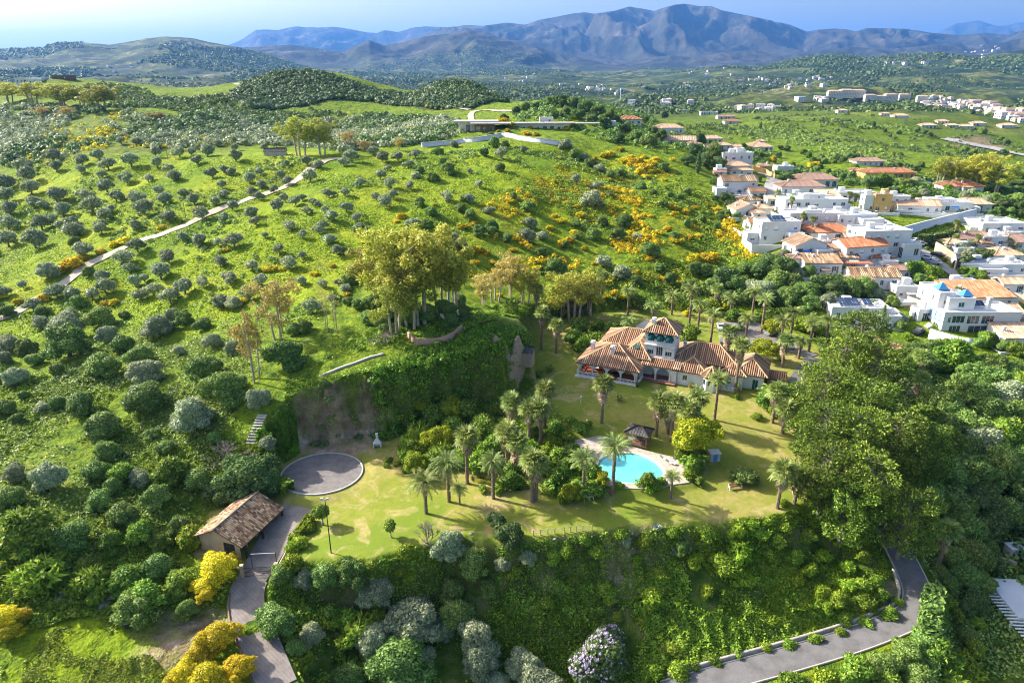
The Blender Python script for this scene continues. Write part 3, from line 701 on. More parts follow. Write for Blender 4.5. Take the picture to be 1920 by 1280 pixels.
# far country: fields, groves, pale clearings, then mountain scrub
fc = N.ramp(n4, [(0.36, (0.015, 0.030, 0.014)), (0.48, (0.035, 0.052, 0.02)), (0.54, (0.13, 0.16, 0.03)), (0.62, (0.19, 0.18, 0.06)), (0.70, (0.30, 0.26, 0.17))])
fc = N.mix(N.ramp(N.noise(pos, 0.03, 6, 0.75), [(0.48, 0.75), (0.60, 0.0)]), fc, (0.018, 0.038, 0.016))
fc = N.mix(N.ramp(N.noise(pos, 0.011, 5, 0.8), [(0.63, 0.0), (0.68, 0.6)]), fc, (0.30, 0.25, 0.17))
g2 = N.mix(sb.outputs[1], g, fc)
mt = N.ramp(N.noise(pos, 0.0022, 9, 0.7), [(0.35, (0.014, 0.020, 0.012)), (0.5, (0.042, 0.042, 0.026)), (0.62, (0.08, 0.068, 0.045)), (0.72, (0.20, 0.17, 0.13))])
g2 = N.mix(sb.outputs[2], g2, mt)
rk = N.ramp(N.noise(pos, 0.6, 6, 0.7), [(0.35, (0.10, 0.06, 0.04)), (0.65, (0.36, 0.23, 0.15))])
nf = N.math('MULTIPLY', st, N.math('SUBTRACT', 1.0, sb.outputs[1]))
g2 = N.mix(N.math('MULTIPLY', nf, 0.35), g2, rk)
p = N.n('ShaderNodeBsdfPrincipled'); N.l(g2, p.inputs['Base Color']); p.inputs['Roughness'].default_value = 0.9
p.inputs['Specular IOR Level'].default_value = 0.1
hb = N.math('ADD', N.math('MULTIPLY', n2, 2.2), N.math('MULTIPLY', n3, 0.9))
bp = N.n('ShaderNodeBump'); bp.inputs['Distance'].default_value = 0.8; N.l(hb, bp.inputs['Height'])
N.l(N.math('SUBTRACT', 0.9, N.math('MULTIPLY', sa.outputs[0], 0.8)), bp.inputs['Strength'])
bf = N.n('ShaderNodeBump'); bf.inputs['Distance'].default_value = 60.0; N.l(N.noise(pos, 0.008, 8, 0.65), bf.inputs['Height'])
N.l(N.math('MULTIPLY', sb.outputs[2], 0.6), bf.inputs['Strength']); N.l(bp.outputs[0], bf.inputs['Normal'])
N.l(bf.outputs[0], p.inputs['Normal'])
N.l(p.outputs[0], out.inputs['Surface'])
me.materials.append(m)
# ------------------------------------------------------------ plants (built once per kind and variant, then copied)
def leaf_quads(P, Nn, size, rng, aspect=0.75):
    """one leaf-clump quad at every point, facing roughly along its normal"""
    n = len(P)
    Nn = Nn / (np.linalg.norm(Nn, axis=1, keepdims=True) + 1e-9)
    a = rng.normal(size=(n, 3)); T = np.cross(Nn, a); T /= (np.linalg.norm(T, axis=1, keepdims=True) + 1e-9)
    Bt = np.cross(Nn, T)
    s = (size * rng.uniform(0.6, 1.35, n))[:, None]
    V = np.empty((n, 4, 3))
    V[:, 0] = P - T * s; V[:, 1] = P - Bt * s * aspect; V[:, 2] = P + T * s; V[:, 3] = P + Bt * s * aspect
    return V.reshape(-1, 3), np.arange(n * 4).reshape(n, 4)
def lobes_points(lobes, n, rng, inner=0.25, jitter=0.12, under=0.35):
    """points spread over the outer skin of overlapping lobes (cx,cy,cz,rx,ry,rz)"""
    L = np.array(lobes, float); area = (L[:, 3] * L[:, 4] * L[:, 5]) ** (2 / 3)
    out = []; nrm = []
    need = n; tries = 0
    while need > 0 and tries < 12:
        k = rng.choice(len(L), size=need * 2, p=area / area.sum())
        d = rng.normal(size=(need * 2, 3)); d /= np.linalg.norm(d, axis=1, keepdims=True)
        keep = (d[:, 2] > -under) | (rng.uniform(size=len(d)) < 0.3)
        k, d = k[keep], d[keep]
        rad = 1 - np.abs(rng.normal(size=len(d))) * jitter
        ins = rng.uniform(size=len(d)) < inner
        rad = np.where(ins, rng.uniform(0.55, 0.95, len(d)), rad)
        p = L[k, :3] + d * L[k, 3:] * rad[:, None]
        dd = ((p[:, None] - L[None, :, :3]) / L[None, :, 3:]) ** 2
        q = np.sqrt(dd.sum(-1)); q[np.arange(len(p)), k] = 9
        ok = q.min(1) > 0.86
        p = p[ok][:need]; d = d[ok][:need]
        out.append(p); nrm.append(d); need -= len(p); tries += 1
    return np.vstack(out), np.vstack(nrm)
def crown_mesh(name, mat, lobes, n, size, seed, njit=0.55, spiky=.3, **kw):
    rng = np.random.default_rng(seed)
    P, Nn = lobes_points(lobes, n, rng, **kw)
    Nn = Nn + rng.normal(size=Nn.shape) * njit * 0.6; Nn[:, 2] += 0.15
    V, F = leaf_quads(P, Nn, size, rng)
    if spiky:
        k = rng.uniform(size=len(P)) < spiky; V = V.reshape(-1, 4, 3)
        d = Nn[k] / (np.linalg.norm(Nn[k], axis=1, keepdims=True) + 1e-9); d = d + rng.normal(size=d.shape) * .25; a = rng.normal(size=d.shape); b = np.cross(d, a); b /= np.linalg.norm(b, axis=1, keepdims=True) + 1e-9
        L = (size * rng.uniform(1.2, 2.4, k.sum()))[:, None]; c = P[k]
        V[k, 0] = c - d * L * .6; V[k, 1] = c + d * L * .2 - b * L * .28; V[k, 2] = c + d * L; V[k, 3] = c + d * L * .2 + b * L * .28
        V = V.reshape(-1, 3)
    return np_mesh(name, V, F, mat)
def join_np(parts):
    V = []; F = []; o = 0
    for v, f in parts:
        V.append(v); F.append(f + o); o += len(v)
    return np.vstack(V), np.vstack(F)
def dome_lobes(rng, k, w, h, z0, rr=(0.28, 0.5), flat=0.85):
    ex, ey = rng.uniform(.75, 1.1), rng.uniform(.75, 1.1)
    """k lobes filling a dome of half width w and height h above z0"""
    L = [(0, 0, z0 + h * 0.48, w * 0.62, w * 0.62, h * 0.48)]
    for i in range(k):
        a = rng.uniform(0, 6.283); q = math.sqrt(rng.uniform(0.05, 1)); r = rng.uniform(*rr)
        zz = z0 + h * (rng.uniform(0.15, 0.92) * (1 - 0.45 * q * q))
        lim = 1 - r * 0.75
        r *= rng.uniform(.75, 1.15)
        L.append((math.cos(a) * q * w * lim * ex, math.sin(a) * q * w * lim * ey, min(zz, z0 + h * (1 - r * 0.6)), w * r, w * r, min(w, h) * r * flat))
    return L
def limbs(mb, rng, base_r, h, k, spread, lean=(0, 0), fork=0.35, seg=6, twist=0.12):
    """trunk that forks into k tapering limbs"""
    fx, fy, fz = lean[0] * fork, lean[1] * fork, h * fork
    mb.tube([(0, 0, -0.6), (fx * .4, fy * .4, fz * 0.5), (fx, fy, fz)], [base_r * 1.25, base_r, base_r * 0.85], seg)
    for i in range(k):
        a = 6.283 * (i + rng.uniform(-.3, .3)) / k; s = spread * rng.uniform(0.5, 1.0)
        e = (lean[0] + math.cos(a) * s, lean[1] + math.sin(a) * s, h * rng.uniform(0.78, 1.0))
        mid = (fx + (e[0] - fx) * 0.45 + rng.normal() * twist * s, fy + (e[1] - fy) * 0.45 + rng.normal() * twist * s, fz + (e[2] - fz) * 0.55)
        mb.tube([(fx, fy, fz - .05), mid, e], [base_r * 0.6, base_r * 0.38, base_r * 0.12], 5)
PROTO = {}
def proto(kind, name, parts):
    """parts: list of (part name, mesh). Kept unlinked until first placed."""
    PROTO.setdefault(kind, []).append((name, parts))
rg = np.random.default_rng(7)
# unit plants: half width 1 (they are scaled on placing); leaf size given for that width
def make_olive(kind, name, mat, bark, seeds, k, n, size, h, z0, base_r=0.09, spread=0.5, fork=0.45, **kw):
    for sd in seeds:
        rng = np.random.default_rng(sd)
        L = dome_lobes(rng, k, 1.0, h, z0, **kw)
        cm = crown_mesh(kind + '_crown', M[mat], L, n, size, sd)
        mb = MB(); limbs(mb, rng, base_r, z0 + h * 0.6, 4, spread, (rng.normal() * .1, rng.normal() * .1), fork * z0 / (z0 + h * .6) + .15)
        proto(kind, name, [('crown', cm), ('trunk', mb.mesh(kind + '_trunk', M[bark]))])
make_olive('olive', 'olive_tree', 'olive', 'greybark', (1, 2, 3, 4, 5, 6), 10, 1300, 0.088, 1.15, 0.34, rr=(0.2, 0.42))
make_olive('olivebush', 'olive_bush', 'olive', 'greybark', (11, 12, 13), 12, 1700, 0.085, 1.25, 0.12)
make_olive('wild', 'wild_olive_tree', 'wild', 'bark', (21, 22, 23, 24, 25), 24, 7000, 0.044, 1.35, 0.12, rr=(0.2, 0.36))
make_olive('wildgrey', 'wild_olive_tree', 'olive', 'greybark', (31, 32, 33, 34), 24, 7000, 0.044, 1.35, 0.12, rr=(0.2, 0.36))
make_olive('oak', 'evergreen_oak', 'oak', 'bark', (41, 42, 43), 20, 5200, 0.05, 1.3, 0.15, rr=(0.22, 0.38))
make_olive('broad', 'broadleaf_tree', 'broad', 'bark', (51, 52, 53), 16, 3000, 0.075, 1.4, 0.2, rr=(0.22, 0.4))
make_olive('flowering', 'flowering_tree', 'flowering', 'bark', (61, 62), 32, 5200, 0.045, 1.1, 0.55, rr=(0.18, 0.32))
make_olive('lime', 'bright_shrub', 'lime', 'bark', (71, 72), 12, 1300, 0.095, 1.1, 0.05)
make_olive('shrub', 'green_shrub', 'shrub', 'bark', (81, 82, 83), 12, 1300, 0.095, 1.05, 0.02)
make_olive('gorse', 'gorse_bush', 'gorse', 'bark', (91, 92, 93), 10, 900, 0.105, 0.95, 0.0)
make_olive('mimosa', 'mimosa_tree', 'mimosa', 'bark', (101, 102), 34, 6500, 0.038, 1.35, 0.3, rr=(0.12, 0.26))
make_olive('brown', 'brown_bush', 'brownb', 'bark', (111, 112), 12, 1500, 0.085, 1.1, 0.1)
make_olive('topiary', 'clipped_tree', 'broad', 'palebark', (121,), 8, 1500, 0.085, 1.5, 0.75, base_r=.1, spread=.4)

def make_gum(kind, name, mat, bark, seeds, hh, k, n, size, mult=3):
    """tall open gum: several pale trunks, leaf clumps hung round the ends with gaps between"""
    for sd in seeds:
        rng = np.random.default_rng(sd); mb = MB(); L = []
        for t in range(mult):
            a = rng.uniform(0, 6.283); s = rng.uniform(0.05, 0.35) * (mult > 1)
            bx, by = math.cos(a) * s, math.sin(a) * s
            top = (bx * 2.2 + rng.normal() * .1, by * 2.2 + rng.normal() * .1, hh * rng.uniform(0.8, 0.97))
            mid = (bx * 1.5, by * 1.5, hh * 0.45)
            mb.tube([(bx, by, -0.3), mid, top], [0.055, 0.04, 0.012], 6)
            for j in range(k):
                f = rng.uniform(0.30, 1.0); c = [mid[i] + (top[i] - mid[i]) * max(0, (f - .45) / .55) if f > .45 else bx * 1.5 if i == 0 else by * 1.5 if i == 1 else hh * f for i in range(3)]
                a2 = rng.uniform(0, 6.283); q = rng.uniform(0.2, 0.8) * (1.15 - 0.7 * abs(f - 0.62))
                e = (c[0] + math.cos(a2) * q, c[1] + math.sin(a2) * q, min(hh, c[2] + rng.uniform(0.1, 0.45)))
                mb.tube([c, ((c[0] + e[0]) / 2, (c[1] + e[1]) / 2, (c[2] + e[2]) / 2 + .04), e], [0.018, 0.012, 0.005], 4, False)
                r = rng.uniform(0.14, 0.28); L.append((e[0], e[1], e[2] - r * 0.1, r, r, r * 1.15))
        cm = crown_mesh(kind + '_crown', M[mat], L, n, size, sd, inner=0.5, jitter=0.3, under=1.0)
        proto(kind, name, [('crown', cm), ('trunk', mb.mesh(kind + '_trunk', M[bark]))])
make_gum('gum', 'eucalyptus', 'gum', 'palebark', (131, 132, 133), 3.2, 19, 7000, 0.042)
make_gum('gumdry', 'eucalyptus', 'gumb', 'palebark', (141, 142), 3.4, 15, 4600, 0.04)
make_gum('sparse', 'sparse_poplar', 'gumb', 'palebark', (151, 152), 3.6, 7, 700, 0.032)

def make_bare(kind, seeds):
    for sd in seeds:
        rng = np.random.default_rng(sd); mb = MB()
        def grow(p, d, ln, r, lv):
            e = [p[i] + d[i] * ln for i in range(3)]
            mb.tube([p, e], [r, r * 0.6], 4 if lv > 1 else 5, False)
            if lv > 4: return
            for _ in range(3 if lv < 4 else 2):
                nd = Vector(d) + Vector((rng.normal(), rng.normal(), rng.normal() * .5 + .25)) * 0.5
                nd.normalize(); grow(e, tuple(nd), ln * rng.uniform(0.62, 0.85), r * 0.6, lv + 1)
        grow((0, 0, -.2), (0, 0, 1), 0.55, 0.06, 0)
        for b in range(3):
            a = rng.uniform(0, 6.28); grow((0, 0, .1), (math.cos(a) * .6, math.sin(a) * .6, .6), 0.5, 0.045, 1)
        proto(kind, 'bare_tree', [('branches', mb.mesh('bare_branches', M['greybark']))])
make_bare('bare', (161, 162))

def make_pine(seeds):
    for sd in seeds:
        rng = np.random.default_rng(sd); mb = MB(); L = []
        hh = 2.7
        mb.tube([(0, 0, -.5), (rng.normal() * .05, rng.normal() * .05, hh * .5), (rng.normal() * .1, rng.normal() * .1, hh * .93)], [.085, .06, .015], 8)
        lv = 12
        for i in range(lv):
            f = 0.26 + 0.72 * i / (lv - 1); w = 1.05 * math.sqrt(max(.08, 1 - ((f - .52) / .56) ** 2))
            for j in range(6 if f < .85 else 4):
                a = 6.283 * (j + rng.uniform(-.35, .35)) / 6 + i * 1.1; q = w * rng.uniform(0.45, 0.88)
                z = hh * f + rng.uniform(-.05, .1)
                e = (math.cos(a) * q, math.sin(a) * q, min(hh, z + q * .22))
                mb.tube([(0, 0, z - .05), (e[0] * .8, e[1] * .8, z + q * .1)], [.016, .006], 4, False)
                r = rng.uniform(0.16, 0.33) * (1.1 - .3 * f)
                L.append((e[0], e[1], e[2], r, r, r * .7))
                
        L.append((0, 0, hh * .97, .22, .22, .22))
        cm = crown_mesh('pine_crown', M['pine'], L, 12000, 0.03, sd, inner=0.2, jitter=0.12, under=0.8, njit=.5, spiky=.7)
        proto('pine', 'pine_tree', [('crown', cm), ('trunk', mb.mesh('pine_trunk', M['greybark']))])
make_pine((171, 172, 173))
def make_cypress():
    L = [(0, 0, z, r, r, .45) for z, r in ((.5, .5), (1.1, .75), (1.8, .85), (2.6, .78), (3.4, .62), (4.1, .42), (4.7, .22))]
    cm = crown_mesh('cypress_crown', M['oak'], L, 2000, 0.11, 5, under=1.0)
    mb = MB().tube([(0, 0, -.4), (0, 0, 4.0)], [.14, .04], 6)
    proto('cypress', 'cypress', [('crown', cm), ('trunk', mb.mesh('cypress_trunk', M['bark']))])
make_cypress()

# palms are built at real size for a trunk of height 1 unit = scaled separately
def frond_np(rng, az, el0, ln, droop, nl, wid, lw):
    """an arching feather frond: rachis and paired leaflets"""
    dirx, diry = math.cos(az), math.sin(az); px = -diry; py = dirx
    pts = []; el = el0; x = 0.0; z = 0.0; n = 9
    for i in range(n + 1):
        pts.append((x, z, el)); x += math.cos(el) * ln / n; z += math.sin(el) * ln / n; el -= droop / n * (0.5 + i / n)
    V = []; F = []
    def pt(t):
        f = t * n; i = min(int(f), n - 1); f -= i
        return pts[i][0] + (pts[i+1][0] - pts[i][0]) * f, pts[i][1] + (pts[i+1][1] - pts[i][1]) * f, pts[i][2]
    for i in range(n):
        (x0, z0, _), (x1, z1, _) = pts[i], pts[i + 1]; w = 0.035
        k = len(V); V += [(dirx*x0-px*w, diry*x0-py*w, z0), (dirx*x0+px*w, diry*x0+py*w, z0), (dirx*x1+px*w, diry*x1+py*w, z1), (dirx*x1-px*w, diry*x1-py*w, z1)]
        F.append((k, k+1, k+2, k+3))
    for j in range(nl):
        t = 0.14 + 0.84 * j / nl; x, z, e = pt(t)
        L = wid * math.sin(math.pi * min(1, 0.25 + t * 0.72)) * rng.uniform(0.85, 1.1)
        for s in (-1, 1):
            fx, fz = math.cos(e), math.sin(e); fw = 0.55
            dx = dirx * fx * fw + px * s * 0.75; dy = diry * fx * fw + py * s * 0.75; dz = fz * fw - 0.28 + rng.normal() * .08
            ex, ey, ez = dirx * x + dx * L, diry * x + dy * L, z + dz * L
            k = len(V); bx, by, bz = dirx * x, diry * x, z; ux, uy, uz = dirx * fx * lw, diry * fx * lw, fz * lw
            V += [(bx, by, bz), (bx + ux, by + uy, bz + uz), (ex + ux * .3, ey + uy * .3, ez + uz * .3), (ex, ey, ez)]
            F.append((k, k+1, k+2, k+3))
    return np.array(V), np.array(F)
def fan_np(rng, az, el, stem, rad):
    """stalk and pleated fan"""
    d = Vector((math.cos(az) * math.cos(el), math.sin(az) * math.cos(el), math.sin(el)))
    s = d.cross(Vector((0, 0, 1))).normalized(); u = s.cross(d)
    V = []; F = []; e = d * stem; w = .03
    V += [tuple(-s * w), tuple(s * w), tuple(e + s * w), tuple(e - s * w)]; F.append((0, 1, 2, 3))
    nb = 11
    for i in range(nb):
        a = R(-115 + 230 * i / (nb - 1)) + rng.normal() * .04
        q = d * math.cos(a) + s * math.sin(a)
        q2 = (q - u * (.15 + rng.uniform(0, .35))).normalized()
        side = d * (-math.sin(a)) + s * math.cos(a)
        L = rad * rng.uniform(.85, 1.08); k = len(V)
        V += [tuple(e), tuple(e + q * L * .5 - side * rad * .085), tuple(e + q2 * L), tuple(e + q * L * .5 + side * rad * .085)]
        F.append((k, k+1, k+2, k+3))
    return np.array(V), np.array(F)
def rough_trunk(mb, h, r0, r1, rng, rings=14, lean=0.0):
    pts = []; rs = []
    for i in range(rings + 1):
        t = i / rings; pts.append((lean * t * t, lean * .5 * t * t, -0.5 + (h + .5) * t)); rs.append((r0 + (r1 - r0) * t) * (1.0 + (0.14 if i % 2 else -0.06)) * (1.25 if i == 0 else 1))
    mb.tube(pts, rs, 8); return pts[-1]
PALM_H = 6.0
def make_date(kind, seeds, nf, ln, dead=8, mat='palm', lean=0.0):
    for sd in seeds:
        rng = np.random.default_rng(sd); mb = MB(); top = rough_trunk(mb, PALM_H, .30, .24, rng, 16, lean)
        mb.lathe([(.26, -.5), (.46, -.1), (.42, .2), (.15, .5)], top, 8)
        fr = [frond_np(rng, 6.283 * i * .618, R(rng.uniform(-12, 30) + 55 * (1 - i / nf)), ln * rng.uniform(.8, 1.05), R(rng.uniform(75, 120)), 20, .62, .075) for i in range(nf)]
        V, F = join_np(fr); V = V + np.array(top)
        parts = [('crown', np_mesh(kind + '_crown', V, F, M[mat]))]
        if dead:
            V, F = join_np([frond_np(rng, rng.uniform(0, 6.28), R(rng.uniform(-55, -25)), ln * .55, R(60), 12, .4, .07) for i in range(dead)])
            parts.append(('dead_fronds', np_mesh(kind + '_dead', V + np.array(top) - np.array([0, 0, .25]), F, M['dryfrond'])))
        parts.append(('trunk', mb.mesh(kind + '_trunk', M['palmbark'])))
        proto(kind, 'date_palm' if kind != 'cycad' else 'small_palm', parts)
def make_fanpalm(seeds, nf, skirt):
    for sd in seeds:
        rng = np.random.default_rng(sd); mb = MB(); top = rough_trunk(mb, PALM_H, .32, .22, rng, 14, rng.normal() * .15)
        V, F = join_np([fan_np(rng, 6.283 * i * .618, R(78 - 105 * (i / nf)), rng.uniform(.7, 1.1), rng.uniform(.8, 1.0)) for i in range(nf)])
        V = V + np.array(top) + np.array([0, 0, .1])
        parts = [('crown', np_mesh('fan_crown', V, F, M['palm']))]
        V, F = join_np([fan_np(rng, rng.uniform(0, 6.28), R(rng.uniform(-86, -52)), rng.uniform(.3, .9), rng.uniform(.6, .9)) for i in range(skirt)])
        h = rng.uniform(0, 1.3, skirt); V = V.reshape(skirt, -1, 3) - h[:, None, None] * np.array([0, 0, 1.0]); V = V.reshape(-1, 3) + np.array(top)
        parts.append(('dead_fronds', np_mesh('fan_skirt', V, F, M['dryfrond'])))
        parts.append(('trunk', mb.mesh('fan_trunk', M['palmbark'])))
        proto('fanpalm', 'fan_palm', parts)
make_date('date', (201, 202, 203), 46, 2.7)
make_date('datebig', (211, 212), 60, 3.4, 12)
make_fanpalm((221, 222, 223, 224), 34, 30)
def make_banana(seeds):
    """clump of tall paddle leaves"""
    for sd in seeds:
        rng = np.random.default_rng(sd); V = []; F = []
        for i in range(60):
            a = rng.uniform(0, 6.28); q = rng.uniform(0, .75); bx, by = math.cos(a) * q, math.sin(a) * q
            az = a + rng.normal() * .6; h = rng.uniform(.5, 1.3) * (1.2 - .5 * q); L = rng.uniform(.35, .6); w = rng.uniform(.08, .14)
            dx, dy = math.cos(az), math.sin(az); k = len(V)
            for t, ww, dz in ((0, .02, 0), (.35, w, .16), (.75, w * .9, .15), (1, .02, 0)):
                V += [(bx + dx * L * t - dy * ww, by + dy * L * t + dx * ww, h + dz), (bx + dx * L * t + dy * ww, by + dy * L * t - dx * ww, h + dz)]
            for j in range(3): F.append((k + 2*j, k + 2*j + 1, k + 2*j + 3, k + 2*j + 2))
            k = len(V); V += [(bx - .02, by, -.2), (bx + .02, by, -.2), (bx + .015, by, h), (bx - .015, by, h)]; F.append((k, k+1, k+2, k+3))
        proto('banana', 'banana_clump', [('leaves', np_mesh('banana_leaves', np.array(V), np.array(F), M['broad']))])
make_banana((231, 232))
def make_agave():
    rng = np.random.default_rng(3); V = []; F = []
    for i in range(34):
        az = 6.283 * i * .618; el = R(80 - 65 * i / 34); L = rng.uniform(.8, 1.05); dx, dy = math.cos(az), math.sin(az); k = len(V)
        for t, w in ((0, .1), (.35, .12), (.75, .07), (1, .005)):
            e = el - t * .4
            V += [(dx * math.cos(e) * L * t - dy * w, dy * math.cos(e) * L * t + dx * w, math.sin(e) * L * t), (dx * math.cos(e) * L * t + dy * w, dy * math.cos(e) * L * t - dx * w, math.sin(e) * L * t)]
        for j in range(3): F.append((k + 2*j, k + 2*j + 1, k + 2*j + 3, k + 2*j + 2))
    proto('agave', 'agave', [('leaves', np_mesh('agave_leaves', np.array(V), np.array(F), M['agave']))])
make_agave()

def drape_line(pix, step=2.0):
    P = [hit(*p) for p in pix]; P = [p for p in P if p]
    L = smooth_line(P, 10); out = [L[0]]
    for p in L[1:]:
        if np.hypot(*(p - out[-1])[:2]) >= step: out.append(p)
    return np.array(out)
TRACK = [(640,297),(618,299),(598,308),(572,326),(545,345),(508,360),(470,372),(430,385),(400,397),(368,412),(335,428),(300,441),(262,452),(225,468),(195,482),(160,500),(132,522),(100,545),(70,562),(45,578),(22,592),(-10,600)]
# ------------------------------------------------------------ placing and describing
_o = 'first second third fourth fifth sixth seventh eighth ninth tenth eleventh twelfth thirteenth fourteenth fifteenth sixteenth seventeenth eighteenth nineteenth'.split()
ORDW = list(_o)
for _t, _u in (('twentieth', 'twenty'), ('thirtieth', 'thirty'), ('fortieth', 'forty'), ('fiftieth', 'fifty'), ('sixtieth', 'sixty'), ('seventieth', 'seventy'), ('eightieth', 'eighty'), ('ninetieth', 'ninety')):
    ORDW += [_t] + [_u + '-' + w for w in _o[:9]]

PLANTS = []
_first = {}
prng = random.Random(5)
def put(kind, P, half, desc, cat, group, hscale=1.0, variant=None, tilt=0.0):
    """place a plant of half width `half` metres with its foot at P"""
    vs = PROTO[kind]; vi = prng.randrange(len(vs)) if variant is None else variant % len(vs)
    name, parts = vs[vi]
    o = bpy.data.objects.new(name, None); o.empty_display_size = .3; COL.objects.link(o)
    for pn, me in parts:
        c = bpy.data.objects.new(pn, me); COL.objects.link(c); c.parent = o
    sx_ = prng.uniform(.88, 1.14) if kind[:4] not in ('date', 'fanp') else 1
    o.location = P; o.scale = (half * sx_, half / sx_, half * hscale * (prng.uniform(.86, 1.1) if sx_ != 1 and kind not in ('gum', 'pine', 'gumdry', 'sparse') else 1))
    o.rotation_euler = (tilt * prng.uniform(-1, 1), tilt * prng.uniform(-1, 1), prng.uniform(0, 6.283))
    PLANTS.append([o, kind, P, half, desc, cat, group])
    return o
def put_px(kind, cx, cy, w, desc, cat, group, up=0.45, hscale=1.0, wmin=0.3, ymin=50, variant=None, tilt=0.05):
    """centre of the crown and its width in the 1920 px picture -> a plant rooted on the ground"""
    P = hit(cx, cy + up * w * hscale, ymin)
    if P is None: return None
    half = max(wmin, w * 0.5 * dist(P) / FPX * 0.97)
    return put(kind, (P[0], P[1], P[2] - 0.04 * half), half, desc, cat, group, hscale, variant, tilt)
def palm(kind, P, top_py, desc, group, scale=None, sc=1.0):
    """P the foot; the crown centre reaches picture row top_py"""
    h = max(1.2, height_to(P, top_py)); vs = PROTO[kind]
    o = put(kind, P, 1.0, desc, 'palm', group)
    # trunk stretched to height, crown lifted rather than stretched
    for c in o.children:
        if 'trunk' in c.name: c.scale = (min(sc, 1.08), min(sc, 1.08), (h + .5) / (PALM_H + .5)); c.location.z = -.5 + .5 * (h + .5) / (PALM_H + .5)
        else: c.scale = (sc, sc, sc); c.location.z = h - PALM_H * sc
    if kind == 'fanpalm' or kind.startswith('date'): pass
    return o
# ------------------------------------------------------------ vegetation, place by place
def T(ox, oy, sc, s):
    """'x,y,w ...' read in an enlarged tile of the photograph"""
    for it in s.split():
        x, y, w = (float(v) for v in it.split(','))
        yield ox + x / sc, oy + y / sc, w / sc
S3 = 2.977
OLV = ('silver-green olive tree', 'olive tree', 'olive trees dotted over the grassy hill')
for x, y, w in T(0, 0, S3, """935,755,44 880,700,32 680,785,44 768,785,48 860,790,48 872,845,64 735,890,84 608,910,78 462,890,68 318,925,64 300,870,68 555,860,64 880,905,64 942,935,54 970,975,74
1005,845,72 1068,845,44 1160,840,72 1105,885,64 1215,790,52 1315,820,44 1370,790,44 1318,868,68 1250,940,52 1188,962,62 1295,955,54 1395,990,72 1450,950,48 1570,970,58 1610,1000,62 1735,975,84 1775,910,62 1715,895,62
1460,1025,62 1530,1050,52 1240,1025,52 1257,1080,62 1200,1115,58 1405,1065,62 1445,1090,48 1030,1075,62 1085,1110,68 893,1055,68 925,1100,78 765,1100,78 710,985,72 830,990,52 600,1030,82 650,1090,78 575,970,48 475,1080,72
520,1140,94 320,1085,94 180,1045,84 165,975,84 455,945,52 145,925,84 190,1120,74 245,1135,52 355,1165,88 60,1165,78 45,1090,84 25,1010,94 50,1240,84 235,1240,88 300,1225,62 400,1250,104 590,1195,84 620,1160,52 810,1155,94
950,1195,84 570,1250,62 760,1255,64 1130,1180,78 1300,1140,64 1255,1210,62 1405,1180,84 1430,1225,62 1555,1140,84 1585,1100,52 1650,1110,72 1690,1095,52 1715,1165,62 1745,1120,52 1775,1135,42 1815,1165,48 1820,1070,58 1860,1075,42
1625,1245,74 1805,1250,62 1850,1200,74 1480,815,52 1545,800,44 1600,905,40"""):
    put_px('olive', x, y, w * 1.13, *OLV, up=0.45)
for x, y, w in T(640, 0, S3, """895,845,78 1015,825,48 770,1020,52 220,960,72 260,930,44 385,1025,58 250,1100,90 290,1075,62 195,1085,54 20,1060,54 30,1140,74 60,860,84 230,860,84 315,860,72 180,830,62 15,890,64 715,945,38
375,905,62 415,850,62 1310,990,64 275,1010,68 105,1005,60 110,1260,84 715,1095,70 90,1200,60"""):
    put_px('olive', x, y, w * 1.13, *OLV, up=0.5)
for x, y, w in T(0, 420, S3, """50,75,94 200,75,104 405,20,114 465,130,92 570,20,64 575,285,74 325,365,92 405,375,84 520,380,74 590,335,88 725,235,68 900,245,114 945,170,84 1020,60,64 1115,70,94 1220,90,60 1310,75,94 1230,200,74 1285,280,88
1410,215,74 1465,300,78 1560,130,64 1620,200,84 1685,165,54 1680,300,74 1690,50,54 1480,55,44 760,310,74 810,295,54 860,355,84 790,380,78 955,385,104 1035,335,104 1135,310,74 1390,370,94 1740,440,104 1800,320,64 1850,400,64 1890,315,54
770,110,84 690,170,100 20,370,64 190,440,74 130,330,50 1880,130,70 1780,20,60 1840,70,80"""):
    put_px('olive', x, y, w * 1.13, *OLV, up=0.5)
BSH = ('dense round grey-green bush', 'bush', 'round bushes on the grassy hill')
for x, y, w in T(640, 0, S3, """795,845,64 855,790,84 915,795,54 835,755,58 630,800,58 540,840,62 565,895,62 600,935,100 885,930,68 510,980,84 440,945,68 410,970,68 435,1120,84 500,1170,84 590,1085,78 690,1095,74 670,1150,84 720,1190,94
825,1165,74 840,1250,94 1425,1030,68 1395,1100,124 1670,1035,88 1500,1080,54 1040,1140,98 1050,1235,84 1455,1225,84 1575,1220,114 1800,925,74 1390,905,78 1795,1130,64 1830,1080,44 1890,1090,54 1740,1070,44 400,1235,84 480,1240,74
1250,800,80 1300,850,80 1350,870,60 1440,930,80 1500,970,70 1560,960,70 960,1090,60 1310,1240,60"""):
    put_px('wild' if prng.random() < .5 else 'olivebush', x, y, w, *BSH, up=0.4, hscale=.95)
for x, y, w in T(640, 420, S3, """105,30,88 180,110,90 620,70,110 680,110,74 770,30,90 840,30,80 925,70,70 1035,50,100 1120,55,84 1115,145,84 1190,235,150 1410,50,90 1455,195,110 1555,250,110 1540,45,110 1715,130,120 1830,300,90 50,300,100 30,140,60 100,250,110
40,420,80 95,440,80 160,510,110 245,570,80 20,350,80 1770,230,70 1860,60,70 1640,300,90 1320,60,60 1250,110,50 1650,60,60"""):
    put_px('wild' if prng.random() < .6 else 'olivebush', x, y, w, *BSH, up=0.4, hscale=.95)
